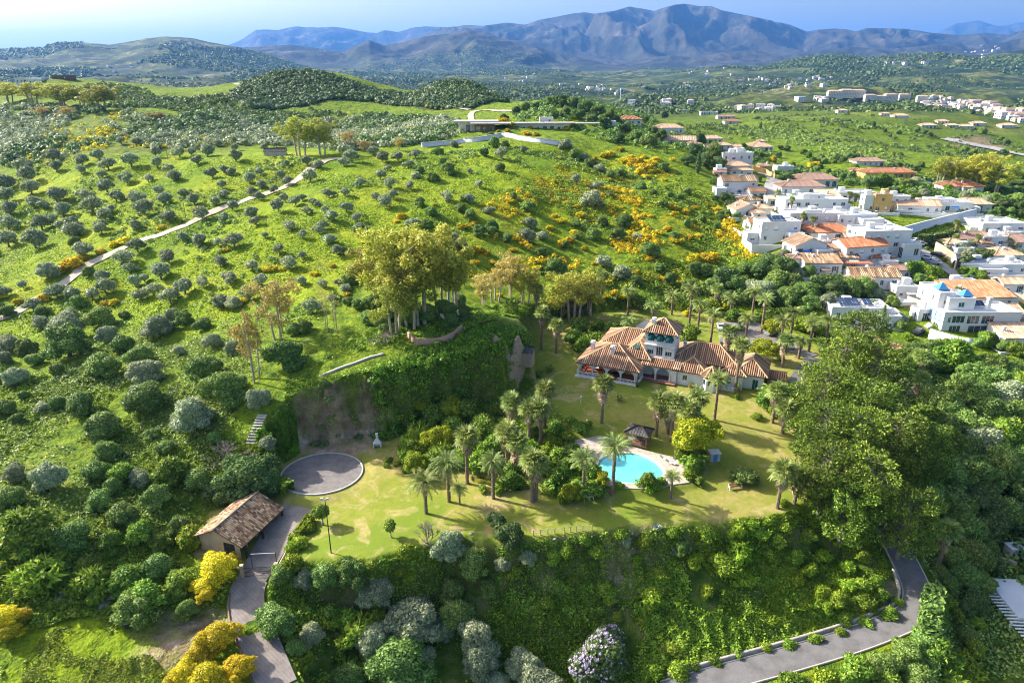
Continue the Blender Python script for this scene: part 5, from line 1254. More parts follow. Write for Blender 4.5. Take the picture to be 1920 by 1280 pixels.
carpet('cliff_ivy', 'ivy', [[(480,830),(500,800),(552,765),(562,850),(520,860)], [(700,700),(930,610),(1000,690),(960,755),(780,805),(700,822)]], 38000, .21, 2.0, 1.5, 306, None, clear=False)
carpet('cliff_top_scrub', 'shrub', [[(480,700),(600,660),(760,600),(900,570),(1000,570),(960,600),(800,660),(700,700),(560,742),(480,815),(430,800)]], 22000, .20, 3.0, .9, 307, nz(10, 6, -.2, .2))
HK = [(820,430),(1000,340),(1080,285),(1260,300),(1330,360),(1400,440),(1440,520),(1250,545),(1000,520),(860,520)]
carpet('hill_scrub', 'shrub', [HK], 42000, .30, 4.5, 1.1, 308, nz(22, 7, .0, .3))
carpet('hill_gorse', 'gorse', [HK], 11000, .26, 3.0, .9, 309, nz(13, 8, .22, .4))
carpet('garden_groundcover', 'broad', [[(770,850),(850,760),(960,745),(1005,720),(1040,760),(1080,830),(1120,905),(1140,930),(1040,935),(940,905),(860,880)]], 16000, .17, 2.2, .8, 310, None, clear=False)
carpet('upper_garden_groundcover', 'broad', [[(1010,570),(1200,570),(1340,590),(1540,630),(1530,590),(1400,520),(1200,500),(1000,500)]], 22000, .24, 3.5, 1.6, 311, nz(9, 9, -.3, .1), clear=False)
carpet('mound_hedge', 'lime', [[(478,845),(505,800),(540,775),(552,790),(545,830),(510,848)]], 5000, .17, 2.0, 1.0, 312, None, clear=False)

def scrub(name, mats, poly, n, rmin, rmax, quads, seed, dens=None, squash=.85):
    """very many small bushes that read as one mass"""
    rng = np.random.default_rng(seed)
    q = scatter_poly(pixpoly(poly, 700 if 'dark_hill' in name or 'crest' in name else None), n, seed, dens)
    q = q[line_d(TRK, q[:, 0], q[:, 1])[0] > 3]; n = len(q)
    if n == 0: return None
    z = ground_z(q[:, 0], q[:, 1]); r = rng.uniform(rmin, rmax, n) * rng.uniform(.7, 1.1, n)
    d = rng.normal(size=(n, quads, 3)); d /= np.linalg.norm(d, axis=2, keepdims=True); d[:, :, 2] = np.abs(d[:, :, 2]) * 1.1 - .1
    lump = 1 + .22 * np.sin(d[:, :, 0] * 5 + rng.uniform(0, 6, (n, 1))) * np.cos(d[:, :, 1] * 6)
    P = np.stack([q[:, 0], q[:, 1], z + r * .25], -1)[:, None] + d * lump[:, :, None] * r[:, None, None] * np.array([1, 1, squash])
    Nn = d + rng.normal(size=d.shape) * .35
    V, F = leaf_quads(P.reshape(-1, 3), Nn.reshape(-1, 3), 1.0, rng)
    rep = np.repeat(r, quads * 4)[:, None]; c = np.repeat(P.reshape(-1, 3), 4, 0)
    V = c + (V - c) * rep * (1.9 / math.sqrt(quads))
    return tag(link_obj(name, np_mesh(name, V, F, M[mats])), kind='stuff')
TL = [(0,200),(140,205),(330,225),(430,215),(600,225),(720,215),(860,225),(870,250),(760,275),(640,285),(560,275),(440,270),(350,285),(230,275),(120,300),(0,310)]
scrub('cliff_creepers', 'ivy', [(696,705),(800,655),(930,610),(1000,670),(1000,720),(950,760),(800,800),(700,830)], 420, .5, 1.5, 110, 335, None, .7)
scrub('cliff_face_tufts', 'wild', [(560,750),(700,720),(705,820),(560,845)], 26, .4, 1.1, 90, 336)
scrub('left_hill_scrub', 'olive', TL, 2600, 1.2, 2.8, 60, 321, nz(60, 31, -.45, .05))
scrub('left_hill_dark_scrub', 'oak', TL, 900, 1.4, 3.4, 70, 322, nz(60, 32, -.1, .3))
scrub('left_hill_gorse', 'gorse', TL, 420, .8, 1.8, 40, 323, nz(40, 33, .1, .35))
scrub('dark_hill_scrub', 'oak', HIL, 4600, 1.2, 2.8, 50, 324)
scrub('dark_hill_grey_scrub', 'olive', HIL, 900, 1.2, 2.6, 50, 325)
scrub('dark_hill_gorse', 'gorse', HIL, 300, .8, 1.5, 30, 326, nz(30, 35, .1, .3))
scrub('knoll_scrub', 'wild', [(950,215),(1000,195),(1100,190),(1180,205),(1240,240),(1330,270),(1340,300),(1240,290),(1120,265),(1060,240),(1040,225),(980,235)], 900, 1.3, 2.8, 60, 327)
scrub('west_mound_scrub', 'oak', [(100,165),(200,160),(330,190),(420,205),(300,205),(150,180)], 500, 1.0, 2.2, 50, 328, nz(30, 36, .0, .4))
scrub('east_meadow_scrub', 'wild', [(1300,240),(1450,225),(1560,225),(1700,240),(1760,280),(1650,330),(1500,330),(1420,300)], 1000, 1.0, 2.2, 50, 329, nz(50, 37, .1, .45))
scrub('village_edge_scrub', 'wild', [(1400,300),(1560,330),(1700,330),(1919,340),(1919,420),(1800,400),(1640,350),(1500,340)], 900, 1.3, 2.8, 60, 330, nz(40, 38, -.2, .2))
scrub('golden_belt', 'gorse', HK, 420, .6, 1.3, 50, 331, nz(20, 39, .1, .35))
OG = [(0,330),(200,292),(330,288),(430,290),(620,300),(850,285),(1060,285),(1260,305),(1340,370),(1200,430),(900,450),(720,500),(600,600),(300,640),(0,660)]
carpet('hillside_grass_tufts', 'lime', [OG], 60000, .24, 3.0, .3, 314, nz(12, 21, -.15, .25))
carpet('hillside_dark_tufts', 'shrub', [OG], 30000, .26, 2.2, .5, 315, nz(15, 22, .02, .3))
scrub('hillside_low_scrub', 'wild', OG, 1500, .4, 1.2, 50, 332, nz(25, 23, .0, .35))
scrub('outer_slope_scrub', 'wild', [(-430,360),(-10,330),(-5,700),(-10,1100),(-150,1100),(-330,700)], 1500, .9, 2.6, 80, 337, nz(25, 28, -.3, .2))
scrub('outer_wood', 'oak', [(1925,700),(2150,650),(2280,900),(2100,1200),(1925,1200)], 500, 1.5, 3.2, 120, 338)
scrub('meadow_scrub', 'oak', [(1180,215),(1450,215),(1700,225),(1919,235),(1919,330),(1700,330),(1500,330),(1350,290),(1250,270)], 700, 1.0, 2.6, 50, 333, nz(45, 24, .0, .35))
scrub('crest_edge_scrub', 'oak', [(150,152),(250,165),(330,186),(420,180),(440,165),(470,150),(520,200),(700,215),(850,225),(700,235),(500,240),(300,215),(120,190)], 1500, 1.0, 2.6, 50, 334, nz(45, 25, -.1, .3))
# woods of the valley, far enough to read as texture of tree tops
def farwood(name, mat, y0, y1, n, r0, r1, seed, th, azr=(-44, 44), sc=260):
    rng = np.random.default_rng(seed)
    yy = np.exp(rng.uniform(math.log(y0), math.log(y1), n * 6)); aa = np.radians(rng.uniform(azr[0], azr[1], n * 6))
    xx = yy * np.tan(aa); k = fbm(xx / sc, yy / sc, 5, seed) > th; xx, yy = xx[k][:n], yy[k][:n]
    pl = np.stack([xx, yy], -1); z = ground_z(xx, yy); n = len(xx); quads = 14
    r = rng.uniform(r0, r1, n); d = rng.normal(size=(n, quads, 3)); d /= np.linalg.norm(d, axis=2, keepdims=True); d[:, :, 2] = np.abs(d[:, :, 2])
    P = np.stack([xx, yy, z + r * .3], -1)[:, None] + d * r[:, None, None]
    V, F = leaf_quads(P.reshape(-1, 3), (d + rng.normal(size=d.shape) * .3).reshape(-1, 3), 1.0, rng)
    rep = np.repeat(r, quads * 4)[:, None]; c = np.repeat(P.reshape(-1, 3), 4, 0); V = c + (V - c) * rep * .62
    return tag(link_obj(name, np_mesh(name, V, F, M[mat])), kind='stuff')
farwood('valley_woods', 'oak', 1050, 3200, 10000, 2.2, 4.6, 341, .2, sc=330)
farwood('valley_groves', 'oak', 950, 2600, 6000, 2.2, 4.5, 342, .0)
farwood('distant_woods', 'oak', 2600, 7000, 22000, 4, 8, 343, .06, sc=800)
# ------------------------------------------------------------ building kit
def multi(name, pairs, parent=None, loc=None):
    """one mesh from several (MB, material) pairs"""
    v = []; f = []; mi = []; mats = []
    for mb, mat in pairs:
        if not mb.f: continue
        o = len(v); v += mb.v; f += [tuple(i + o for i in q) for q in mb.f]; mi += [len(mats)] * len(mb.f); mats.append(mat)
    me = bpy.data.meshes.new(name); me.from_pydata(v, [], f)
    for m_ in mats: me.materials.append(m_)
    me.polygons.foreach_set('material_index', mi); me.update()
    return link_obj(name, me, parent, loc)
def ribs(mb, poly, sp=.42, rad=.12, seg=1.3, lift=.0):
    """half-round tile rows running down a planar roof face"""
    P = [Vector(p) for p in poly]
    n = Vector((0, 0, 0))
    for i in range(len(P)): n += (P[i] - P[0]).cross(P[(i + 1) % len(P)] - P[0])
    if n.length < 1e-6: return
    n.normalize()
    if n.z < 0: n = -n
    s = Vector((n.x, n.y, 0))
    if s.length < 1e-3: s = Vector((0, -1, 0)); s = (s - n * s.dot(n)).normalized()
    else: s = (s.normalized() - n * s.normalized().dot(n)).normalized()
    e = n.cross(s); O = P[0]
    A = [((p - O).dot(e), (p - O).dot(s)) for p in P]
    a0 = min(a for a, b in A); a1 = max(a for a, b in A)
    k = max(1, int((a1 - a0) / sp)); sp = (a1 - a0) / k
    for i in range(k):
        a = a0 + sp * (i + .5); bs = []
        for j in range(len(A)):
            (x0, y0), (x1, y1) = A[j], A[(j + 1) % len(A)]
            if (x0 > a) != (x1 > a): bs.append(y0 + (a - x0) * (y1 - y0) / (x1 - x0))
        if len(bs) < 2: continue
        b0, b1 = min(bs), max(bs)
        if b1 - b0 < .15: continue
        m_ = max(1, int((b1 - b0) / seg)); L = (b1 - b0) / m_
        for j in range(m_):
            u0 = b0 + L * j; u1 = u0 + L * .985
            q = []
            for b in (u0, u1):
                c = O + e * a + s * b; lf = .02
                q += [c - e * rad, c - e * rad * .5 + n * (rad * .8 + lf), c + e * rad * .5 + n * (rad * .8 + lf), c + e * rad]
            o = len(mb.v); mb.v += [tuple(x) for x in q]
            mb.f += [(o, o+1, o+5, o+4), (o+1, o+2, o+6, o+5), (o+2, o+3, o+7, o+6), (o+4, o+5, o+6, o+7)]
def roof(name, faces, mat, parent, sp=.42, rad=.12, seg=1.3, th=.14, ridges=(), rmat=None, loc=None):
    """solid tiled roof from planar faces"""
    mb = MB(); rb = MB()
    for f in faces:
        P = [Vector(p) for p in f]; n = (P[1] - P[0]).cross(P[2] - P[0])
        if n.z < 0: f = f[::-1]
        mb.poly(f); mb.poly([(x, y, z - th) for x, y, z in f][::-1])
        for i in range(len(f)):
            a, b = f[i], f[(i + 1) % len(f)]
            mb.quad((a[0], a[1], a[2] - th), (b[0], b[1], b[2] - th), b, a)
        ribs(rb, f, sp, rad, seg)
    rm = MB(); gp_ = {'clay_tiles': 'gapshade', 'weathered_tiles': 'gapshadeold', 'bright_orange_tiles': 'gapshade'}.get(mat.name)
    for a, b in ridges:
        rm.tube([(a[0], a[1], a[2] + .06), (b[0], b[1], b[2] + .06)], .15 if rad > .1 else .18, 6)
    return multi(name, [(mb, M[gp_] if gp_ else mat), (rb, mat), (rm, rmat or M['valley'])], parent, loc)
def hip(x0, y0, x1, y1, z, h, ov=.5):
    """faces and ridge lines of a hip roof over a rectangle"""
    x0 -= ov; y0 -= ov; x1 += ov; y1 += ov; w, d = x1 - x0, y1 - y0
    if abs(w - d) < .2: r0 = r1 = ((x0 + x1) / 2, (y0 + y1) / 2, z + h)
    elif w > d: r0 = (x0 + d / 2, (y0 + y1) / 2, z + h); r1 = (x1 - d / 2, (y0 + y1) / 2, z + h)
    else: r0 = ((x0 + x1) / 2, y0 + w / 2, z + h); r1 = ((x0 + x1) / 2, y1 - w / 2, z + h)
    a, b, c, d_ = (x0, y0, z), (x1, y0, z), (x1, y1, z), (x0, y1, z)
    if r0 == r1: return [[a, b, r0], [b, c, r0], [c, d_, r0], [d_, a, r0]], [(a, r0), (b, r0), (c, r0), (d_, r0)]
    if w > d: return [[a, b, r1, r0], [b, c, r1], [c, d_, r0, r1], [d_, a, r0]], [(a, r0), (d_, r0), (b, r1), (c, r1), (r0, r1)]
    return [[a, b, r0], [b, c, r1, r0], [c, d_, r1], [d_, a, r0, r1]], [(a, r0), (b, r0), (c, r1), (d_, r1), (r0, r1)]
def gable(x0, y0, x1, y1, z, h, ov=.4, along='x'):
    x0 -= ov; y0 -= ov; x1 += ov; y1 += ov
    if along == 'x':
        m = (y0 + y1) / 2; r0, r1 = (x0, m, z + h), (x1, m, z + h)
        return [[(x0, y0, z), (x1, y0, z), r1, r0], [(x1, y1, z), (x0, y1, z), r0, r1]], [(r0, r1)]
    m = (x0 + x1) / 2; r0, r1 = (m, y0, z + h), (m, y1, z + h)
    return [[(x0, y0, z), r0, r1, (x0, y1, z)], [(x1, y1, z), r1, r0, (x1, y0, z)]], [(r0, r1)]
def wall(mb, p0, p1, z0, z1, ops=(), dep=.22):
    """wall face from p0 to p1 (outside on the right hand) with openings (u0,u1,v0,v1,arch)"""
    p0 = Vector((p0[0], p0[1], 0)); p1 = Vector((p1[0], p1[1], 0)); L = (p1 - p0).length; d = (p1 - p0) / L
    n = Vector((d.y, -d.x, 0))
    def at(u, v, q=0): return tuple(p0 + d * u - n * q + Vector((0, 0, v)))
    ops = [o for o in ops if o[0] > .05 and o[1] < L - .05 and o[3] < z1 - .02]
    us = sorted({0, L} | {round(o[0], 4) for o in ops} | {round(o[1], 4) for o in ops}); vs = sorted({z0, z1} | {round(max(z0, o[2]), 4) for o in ops} | {round(o[3], 4) for o in ops})
    for i in range(len(us) - 1):
        for j in range(len(vs) - 1):
            um, vm = (us[i] + us[i+1]) / 2, (vs[j] + vs[j+1]) / 2
            if any(o[0] < um < o[1] and o[2] < vm < o[3] for o in ops): continue
            mb.quad(at(us[i], vs[j]), at(us[i+1], vs[j]), at(us[i+1], vs[j+1]), at(us[i], vs[j+1]))
    for o in ops:
        u0, u1, v0, v1 = o[:4]; v0 = max(v0, z0)
        arch = len(o) > 4 and o[4]
        if not arch:
            prof_ = [(u0, v0), (u0, v1), (u1, v1), (u1, v0)]
        else:
            r = (u1 - u0) / 2; rz = min(r, (v1 - v0) * .6); k = 8; c = (u0 + u1) / 2
            arcp = [(c - r * math.cos(math.pi * i / k), v1 - rz + rz * math.sin(math.pi * i / k)) for i in range(k + 1)]
            prof_ = [(u0, v0)] + arcp + [(u1, v0)]
            for i in range(k):
                a, b = arcp[i], arcp[i + 1]
                if b[0] <= c + 1e-6: mb.quad(at(a[0], v1), at(*a), at(*b), at(b[0], v1))
                else: mb.quad(at(a[0], v1), at(*a), at(*b), at(b[0], v1))
        for i in range(len(prof_) - 1):
            a, b = prof_[i], prof_[i + 1]; mb.quad(at(*a), at(*b), at(b[0], b[1], dep), at(a[0], a[1], dep))
        mb.quad(at(u1, v0), at(u0, v0), at(u0, v0, dep), at(u1, v0, dep))
    return d, n
def window(parent, p0, p1, o, mat='glass', fr='frame', name='window', dep=.16, bars=2, shut=0.0):
    p0 = Vector((p0[0], p0[1], 0)); d = (Vector((p1[0], p1[1], 0)) - p0).normalized(); n = Vector((d.y, -d.x, 0))
    u0, u1, v0, v1 = o[:4]; g = MB(); f = MB()
    def at(u, v, q): return tuple(p0 + d * u - n * q + Vector((0, 0, v)))
    arch = len(o) > 4 and o[4]
    g.quad(at(u0, v0, dep + .02), at(u1, v0, dep + .02), at(u1, v1, dep + .02), at(u0, v1, dep + .02))
    t = min(.09, (u1 - u0) * .1)
    for (a, b) in (((u0 + t/2, v0), (u0 + t/2, v1)), ((u1 - t/2, v0), (u1 - t/2, v1)), ((u0, v0 + t/2), (u1, v0 + t/2)), ((u0, v1 - t/2), (u1, v1 - t/2))):
        f.bar(at(*a, dep), at(*b, dep), t, .05)
    for i in range(1, bars):
        u = u0 + (u1 - u0) * i / bars; f.bar(at(u, v0 + t, dep), at(u, v1 - t, dep), t * .8, .045)
    s = MB()
    if shut > 0: s.quad(at(u0 + t, v1 - t - shut * (v1 - v0), dep - .03), at(u1 - t, v1 - t - shut * (v1 - v0), dep - .03), at(u1 - t, v1 - t, dep - .03), at(u0 + t, v1 - t, dep - .03))
    return multi(name, [(g, M[mat]), (f, M[fr]), (s, M['frame'])], parent)
def rail(parent, pts, z0, h, mat='frame', name='railing', sp=.9):
    mb = MB()
    for i in range(len(pts) - 1):
        a, b = Vector(pts[i]), Vector(pts[i + 1]); L = (b - a).length; k = max(1, int(L / sp))
        mb.bar((a.x, a.y, z0 + h), (b.x, b.y, z0 + h), .07); mb.bar((a.x, a.y, z0 + .12), (b.x, b.y, z0 + .12), .05)
        for j in range(k + 1):
            c = a + (b - a) * j / k; mb.bar((c.x, c.y, z0), (c.x, c.y, z0 + h), .05)
    return mb.build(name, M[mat], parent)
def chimney(parent, x, y, z0, h, w=.55, mat='white'):
    mb = MB(); mb.box(x - w/2, y - w/2, z0, x + w/2, y + w/2, z0 + h); mb.box(x - w*.7, y - w*.7, z0 + h, x + w*.7, y + w*.7, z0 + h + .12)
    for sx in (-1, 1):
        for sy in (-1, 1): mb.box(x + sx*w*.45 - .06, y + sy*w*.45 - .06, z0 + h + .12, x + sx*w*.45 + .06, y + sy*w*.45 + .06, z0 + h + .38)
    mb.box(x - w*.6, y - w*.6, z0 + h + .38, x + w*.6, y + w*.6, z0 + h + .46)
    return mb.build('chimney', M[mat], parent)
hrng = random.Random(11)
def auto_ops(L, H, storeys, kind='mix', z0=0):
    ops = []; sh = H / storeys
    for s in range(storeys):
        k = max(1, int(L / hrng.uniform(2.6, 3.6))); step = L / k
        for i in range(k):
            if hrng.random() < .12: continue
            c = step * (i + .5); q = hrng.random(); b = z0 + sh * s
            if s == 0 and q < .25: w, lo, hi, ar = 2.0, .05, 2.25, kind == 'arch'
            elif q < .45: w, lo, hi, ar = 1.6, .7, 2.1, False
            else: w, lo, hi, ar = 1.0, .9, 2.1, kind == 'arch' and q > .8
            w = min(w, step * .72); f = sh / 2.9
            ops.append((c - w/2, c + w/2, b + lo * f, b + hi * f, ar))
    return ops
def block(parent, x0, y0, x1, y1, z0, z1, storeys=1, mat='white', kind='mix', parapet=.0, glass='glass', sides='flr', base=-3.0, fr='frame', ops=None):
    """rectangular volume with real window openings; parapet > 0 gives a flat roof"""
    mb = MB(); H = z1 - z0
    faces = {'f': ((x0, y0), (x1, y0)), 'r': ((x1, y0), (x1, y1)), 'b': ((x1, y1), (x0, y1)), 'l': ((x0, y1), (x0, y0))}
    wins = []
    for k, (a, b) in faces.items():
        L = math.hypot(b[0] - a[0], b[1] - a[1])
        o = (ops.get(k, []) if ops is not None else (auto_ops(L, H, storeys, kind, z0) if k in sides else []))
        o = [q for q in o if q[0] > .2 and q[1] < L - .2]
        wall(mb, a, b, z0, z1 + parapet, o); wins += [(a, b, q) for q in o]
        if base: mb.quad((a[0], a[1], z0 + base), (b[0], b[1], z0 + base), (b[0], b[1], z0), (a[0], a[1], z0))
    if parapet > 0:
        t = .2
        for a, b in faces.values():
            pass
        mb.quad((x0, y0, z1), (x1, y0, z1), (x1, y1, z1), (x0, y1, z1))
        i0, j0, i1, j1 = x0 + t, y0 + t, x1 - t, y1 - t; zp = z1 + parapet
        for a, b, c, d in (((x0,y0),(x1,y0),(i1,j0),(i0,j0)), ((x1,y0),(x1,y1),(i1,j1),(i1,j0)), ((x1,y1),(x0,y1),(i0,j1),(i1,j1)), ((x0,y1),(x0,y0),(i0,j0),(i0,j1))):
            mb.quad((*a, zp), (*b, zp), (*c, zp), (*d, zp)); mb.quad((*d, zp), (*c, zp), (*c, z1 + .01), (*d, z1 + .01))
    else:
        mb.quad((x0, y0, z1 - .01), (x1, y0, z1 - .01), (x1, y1, z1 - .01), (x0, y1, z1 - .01))
    w = mb.build('wall', M[mat], parent)
    for a, b, q in wins:
        big = q[3] - q[2] > 1.9
        window(parent, a, b, q, glass, fr, 'door' if big and q[2] < z0 + .3 else 'window', bars=3 if q[1] - q[0] > 1.9 else 2, shut=0 if big or hrng.random() < .7 else hrng.uniform(.3, .9))
    return w
def gable_ends(parent, x0, y0, x1, y1, z, h, along='x', mat='white'):
    t = .14
    if along == 'x':
        m_ = (y0 + y1) / 2; ends = [[(x, y0, z), (x, y1, z), (x, m_, z + h - t)] for x in (x0, x1)]
    else:
        m_ = (x0 + x1) / 2; ends = [[(x0, y, z), (x1, y, z), (m_, y, z + h - t)] for y in (y0, y1)]
    for e in ends:
        mb = MB(); mb.poly(e); mb.build('gable_wall', M[mat], parent)
def solar(parent, x0, y0, x1, y1, z0, z1, nx, ny):
    """rows of panels lying on a slope that rises from y0 to y1"""
    for i in range(nx):
        mb = MB()
        for j in range(ny):
            a0 = x0 + (x1 - x0) * (i + .04) / nx; a1 = x0 + (x1 - x0) * (i + .96) / nx
            t0, t1 = (j + .04) / ny, (j + .96) / ny
            q = [(a0, y0 + (y1 - y0) * t0, z0 + (z1 - z0) * t0), (a1, y0 + (y1 - y0) * t0, z0 + (z1 - z0) * t0), (a1, y0 + (y1 - y0) * t1, z0 + (z1 - z0) * t1), (a0, y0 + (y1 - y0) * t1, z0 + (z1 - z0) * t1)]
            mb.poly(q); mb.poly([(a, b, c - .06) for a, b, c in q][::-1])
            for k in range(4):
                a, b = q[k], q[(k + 1) % 4]; mb.quad((a[0], a[1], a[2] - .06), (b[0], b[1], b[2] - .06), b, a)
        mb.build('solar_panel', M['panel'], parent)

# ------------------------------------------------------------ surfaces: roads, yards, tracks
def surf_mat(name, col, dark, scale=.6, lines=None, rough=.9):
    m, nt, out = new_mat(name); N = NT(nt)
    g = N.n('ShaderNodeNewGeometry'); pos = g.outputs['Position']
    a = N.noise(pos, scale, 6, .65); b = N.noise(pos, scale * 9, 4, .7)
    c = N.ramp(a, [(.3, dark), (.55, col), (.75, tuple(min(1, x * 1.15) for x in col))])
    c = N.mix(N.ramp(b, [(.35, .35), (.6, 0)]), c, dark)
    if lines:
        w = N.n('ShaderNodeTexWave', wave_type='BANDS', bands_direction='DIAGONAL'); w.inputs['Scale'].default_value = lines; w.inputs['Distortion'].default_value = .6
        N.l(pos, w.inputs['Vector']); c = N.mix(N.ramp(w.outputs[1], [(.0, .5), (.2, 0)]), c, dark)
    p = N.n('ShaderNodeBsdfPrincipled'); N.l(c, p.inputs['Base Color']); p.inputs['Roughness'].default_value = rough; p.inputs['Specular IOR Level'].default_value = .2
    N.l(N.bump(b, .3, .04), p.inputs['Normal']); N.l(p.outputs[0], out.inputs['Surface']); return m
M['asphalt'] = surf_mat('worn_asphalt', (.16, .155, .155), (.10, .095, .09), .5)
M['concrete_road'] = surf_mat('grooved_concrete', (.30, .26, .23), (.18, .15, .13), .5, .9)
M['dust'] = surf_mat('pale_dirt', (.50, .43, .34), (.32, .26, .19), .4)
M['paleroad'] = surf_mat('pale_street', (.38, .36, .34), (.26, .25, .24), .2)
M['brickpath'] = surf_mat('red_paving', (.42, .22, .16), (.28, .14, .10), .8)
M['crazy'] = surf_mat('crazy_paving', (.52, .44, .36), (.30, .24, .20), 1.2)
M['gravel'] = surf_mat('grey_gravel', (.22, .20, .185), (.14, .125, .115), .7)
def ribbon(name, pts, w, mat, lift=.06, kerb=0, kmat=None, own_z=False, label=None, cells=3):
    """strip draped on the ground (or on its own heights), with raised kerbs as a second part"""
    P = np.array(pts, float); T_ = np.gradient(P[:, :2], axis=0); T_ /= np.linalg.norm(T_, axis=1, keepdims=True) + 1e-9
    Nn = np.stack([-T_[:, 1], T_[:, 0]], -1); W = np.broadcast_to(np.asarray(w, float), (len(P),))
    us = np.linspace(-.5, .5, cells + 1); V = []
    for u in us:
        q = P[:, :2] + Nn * (u * W)[:, None]; z = P[:, 2] if own_z else ground_z(q[:, 0], q[:, 1]); V.append(np.column_stack([q, z + lift]))
    n = len(P); V = np.vstack(V); F = []
    for j in range(cells):
        for i in range(n - 1): F.append((j*n + i + 1, j*n + i, (j+1)*n + i, (j+1)*n + i + 1))
    F = np.array(F)[:, ::-1]
    o = link_obj(name, np_mesh(name, V, F, M[mat])); tag(o, kind='structure')
    return o
def kerb_line(name, pts, off, w, h, mat, own_z=True, z0=-.3, kind='structure', drop=1.0):
    """low wall or kerb beside a line"""
    P = np.array(pts, float); T_ = np.gradient(P[:, :2], axis=0); T_ /= np.linalg.norm(T_, axis=1, keepdims=True) + 1e-9
    Nn = np.stack([-T_[:, 1], T_[:, 0]], -1); rows = []
    for o_, t in ((off - w/2, -drop), (off - w/2, h), (off + w/2, h), (off + w/2, -drop)):
        q = P[:, :2] + Nn * o_; z = (P[:, 2] if own_z else ground_z(*(P[:, :2] + Nn * off).T)); rows.append(np.column_stack([q, z + t]))
    n = len(P); V = np.vstack(rows); F = []
    for j in range(3):
        for i in range(n - 1): F.append((j*n + i, j*n + i + 1, (j+1)*n + i + 1, (j+1)*n + i))
    F.append((0, n, 2*n, 3*n)); e = n - 1; F.append((3*n + e, 2*n + e, n + e, e))
    o = link_obj(name, np_mesh(name, V, np.array(F), M[mat]))
    if kind == 'structure': tag(o, kind='structure')
    return o
def patch(name, poly, mat, z=None, lift=.03, th=0.0, parent=None, kind='structure'):
    """flat paved area from a polygon of points"""
    mb = MB(); P = [(p[0], p[1], (p[2] if z is None else z) + lift) for p in poly]
    a = sum(P[i][0] * P[(i+1) % len(P)][1] - P[(i+1) % len(P)][0] * P[i][1] for i in range(len(P)))
    if a < 0: P = P[::-1]
    mb.poly(P)
    if th:
        for i in range(len(P)):
            q, r = P[i], P[(i+1) % len(P)]; mb.quad((q[0], q[1], q[2] - th), (r[0], r[1], r[2] - th), r, q)
    o = mb.build(name, M[mat], parent)
    if kind: tag(o, kind=kind)
    return o

ribbon('road', ROAD_E, 4.1, 'asphalt', .05, own_z=True)
kerb_line('road_kerb', ROAD_E, -2.15, .2, .12, 'slab'); kerb_line('road_kerb', ROAD_E, 2.15, .2, .12, 'slab')
dw = ribbon('driveway', DRIVE_W[22:], 5.2, 'concrete_road', .05, own_z=True)
ribbon('driveway_upper', DRIVE_W[:23], np.linspace(7.2, 4.7, 23), 'concrete_road', .05, own_z=True)
kerb_line('driveway_kerb', DRIVE_W[:20], 3.1, .22, .25, 'slab'); kerb_line('driveway_kerb', DRIVE_W[24:], -2.4, .2, .2, 'wood')
ribbon('hill_track', drape_line(TRACK, 1.5), np.full(len(drape_line(TRACK, 1.5)), 3.6), 'dust', .22)
ribbon('hill_track', drape_line([(885,218),(868,222),(857,230),(862,240)] if False else [(960,209),(915,207),(895,209),(884,214),(883,222),(893,230)], 2), 3.8, 'dust', .4)
ribbon('dark_hill_track', drape_line([(655,183),(700,187),(750,193),(800,199),(850,203),(884,207)], 3), 3.5, 'dust', .6)
ribbon('dark_hill_track', drape_line([(440,158),(470,163),(520,168),(560,172)], 3), 3.0, 'dust', .6)
for pts, w, mt in [([(1450,340),(1447,352),(1452,366),(1450,380),(1447,395)], 6, 'paleroad'), ([(1412,316),(1430,325),(1450,335),(1458,345)], 6, 'paleroad'),
                   ([(1640,415),(1668,432),(1690,448),(1710,462),(1740,482),(1765,500),(1785,515),(1805,528),(1830,545)], 6.5, 'paleroad'), ([(1690,445),(1715,452),(1745,458)], 5, 'paleroad'),
                   ([(1785,515),(1830,500)], 4, 'paleroad')]:
    ribbon('village_street', drape_line(pts, 1.5), w, mt, .25)
ribbon('highway', drape_line([(1770,262),(1810,270),(1850,278),(1890,287),(1940,296)], 6), 16, 'paleroad', 1.0)
ribbon('garden_lane', drape_line([(1530,672),(1515,690),(1500,712),(1485,735)], 1), 4.2, 'asphalt', .12)
ribbon('garden_lane', drape_line([(1470,652),(1500,660),(1530,672)], 1), 4.2, 'asphalt', .14)
ribbon('east_lane', drape_line([(1640,640),(1690,655),(1740,672),(1800,690),(1860,712),(1930,740)], 1), 4.5, 'brickpath', .15)
ribbon('east_lane', drape_line([(1680,700),(1700,715),(1720,745)], 1), 4.0, 'dust', .15)
patch('villa_yard', [hit(x, y) for x, y in [(1345,605),(1420,600),(1475,625),(1500,655),(1440,660),(1350,645)]], 'gravel', z=max(hit(x, y)[2] for x, y in [(1345,605),(1475,625),(1400,640)]) , lift=.12, th=.5)
patch('entrance_yard', [hit(x, y) for x, y in [(1192,612),(1212,600),(1240,603),(1235,625),(1200,632)]], 'paleconc', lift=.15, th=.3)
# ------------------------------------------------------------ the villa
V0 = (15.0, 141.7); VR = R(-23.5)
villa = empty('villa', (V0[0], V0[1], 0.05), VR)
tag(villa, 'white villa with terracotta hip roofs, arcaded veranda and square tower', 'villa')
vb = MB(); vb.box(-.2, -.2, -1.5, 13.7, 12.3, .25); vb.box(13.5, 3.2, -1.5, 21.3, 12, .2); vb.build('plinth', M['slab'], villa)
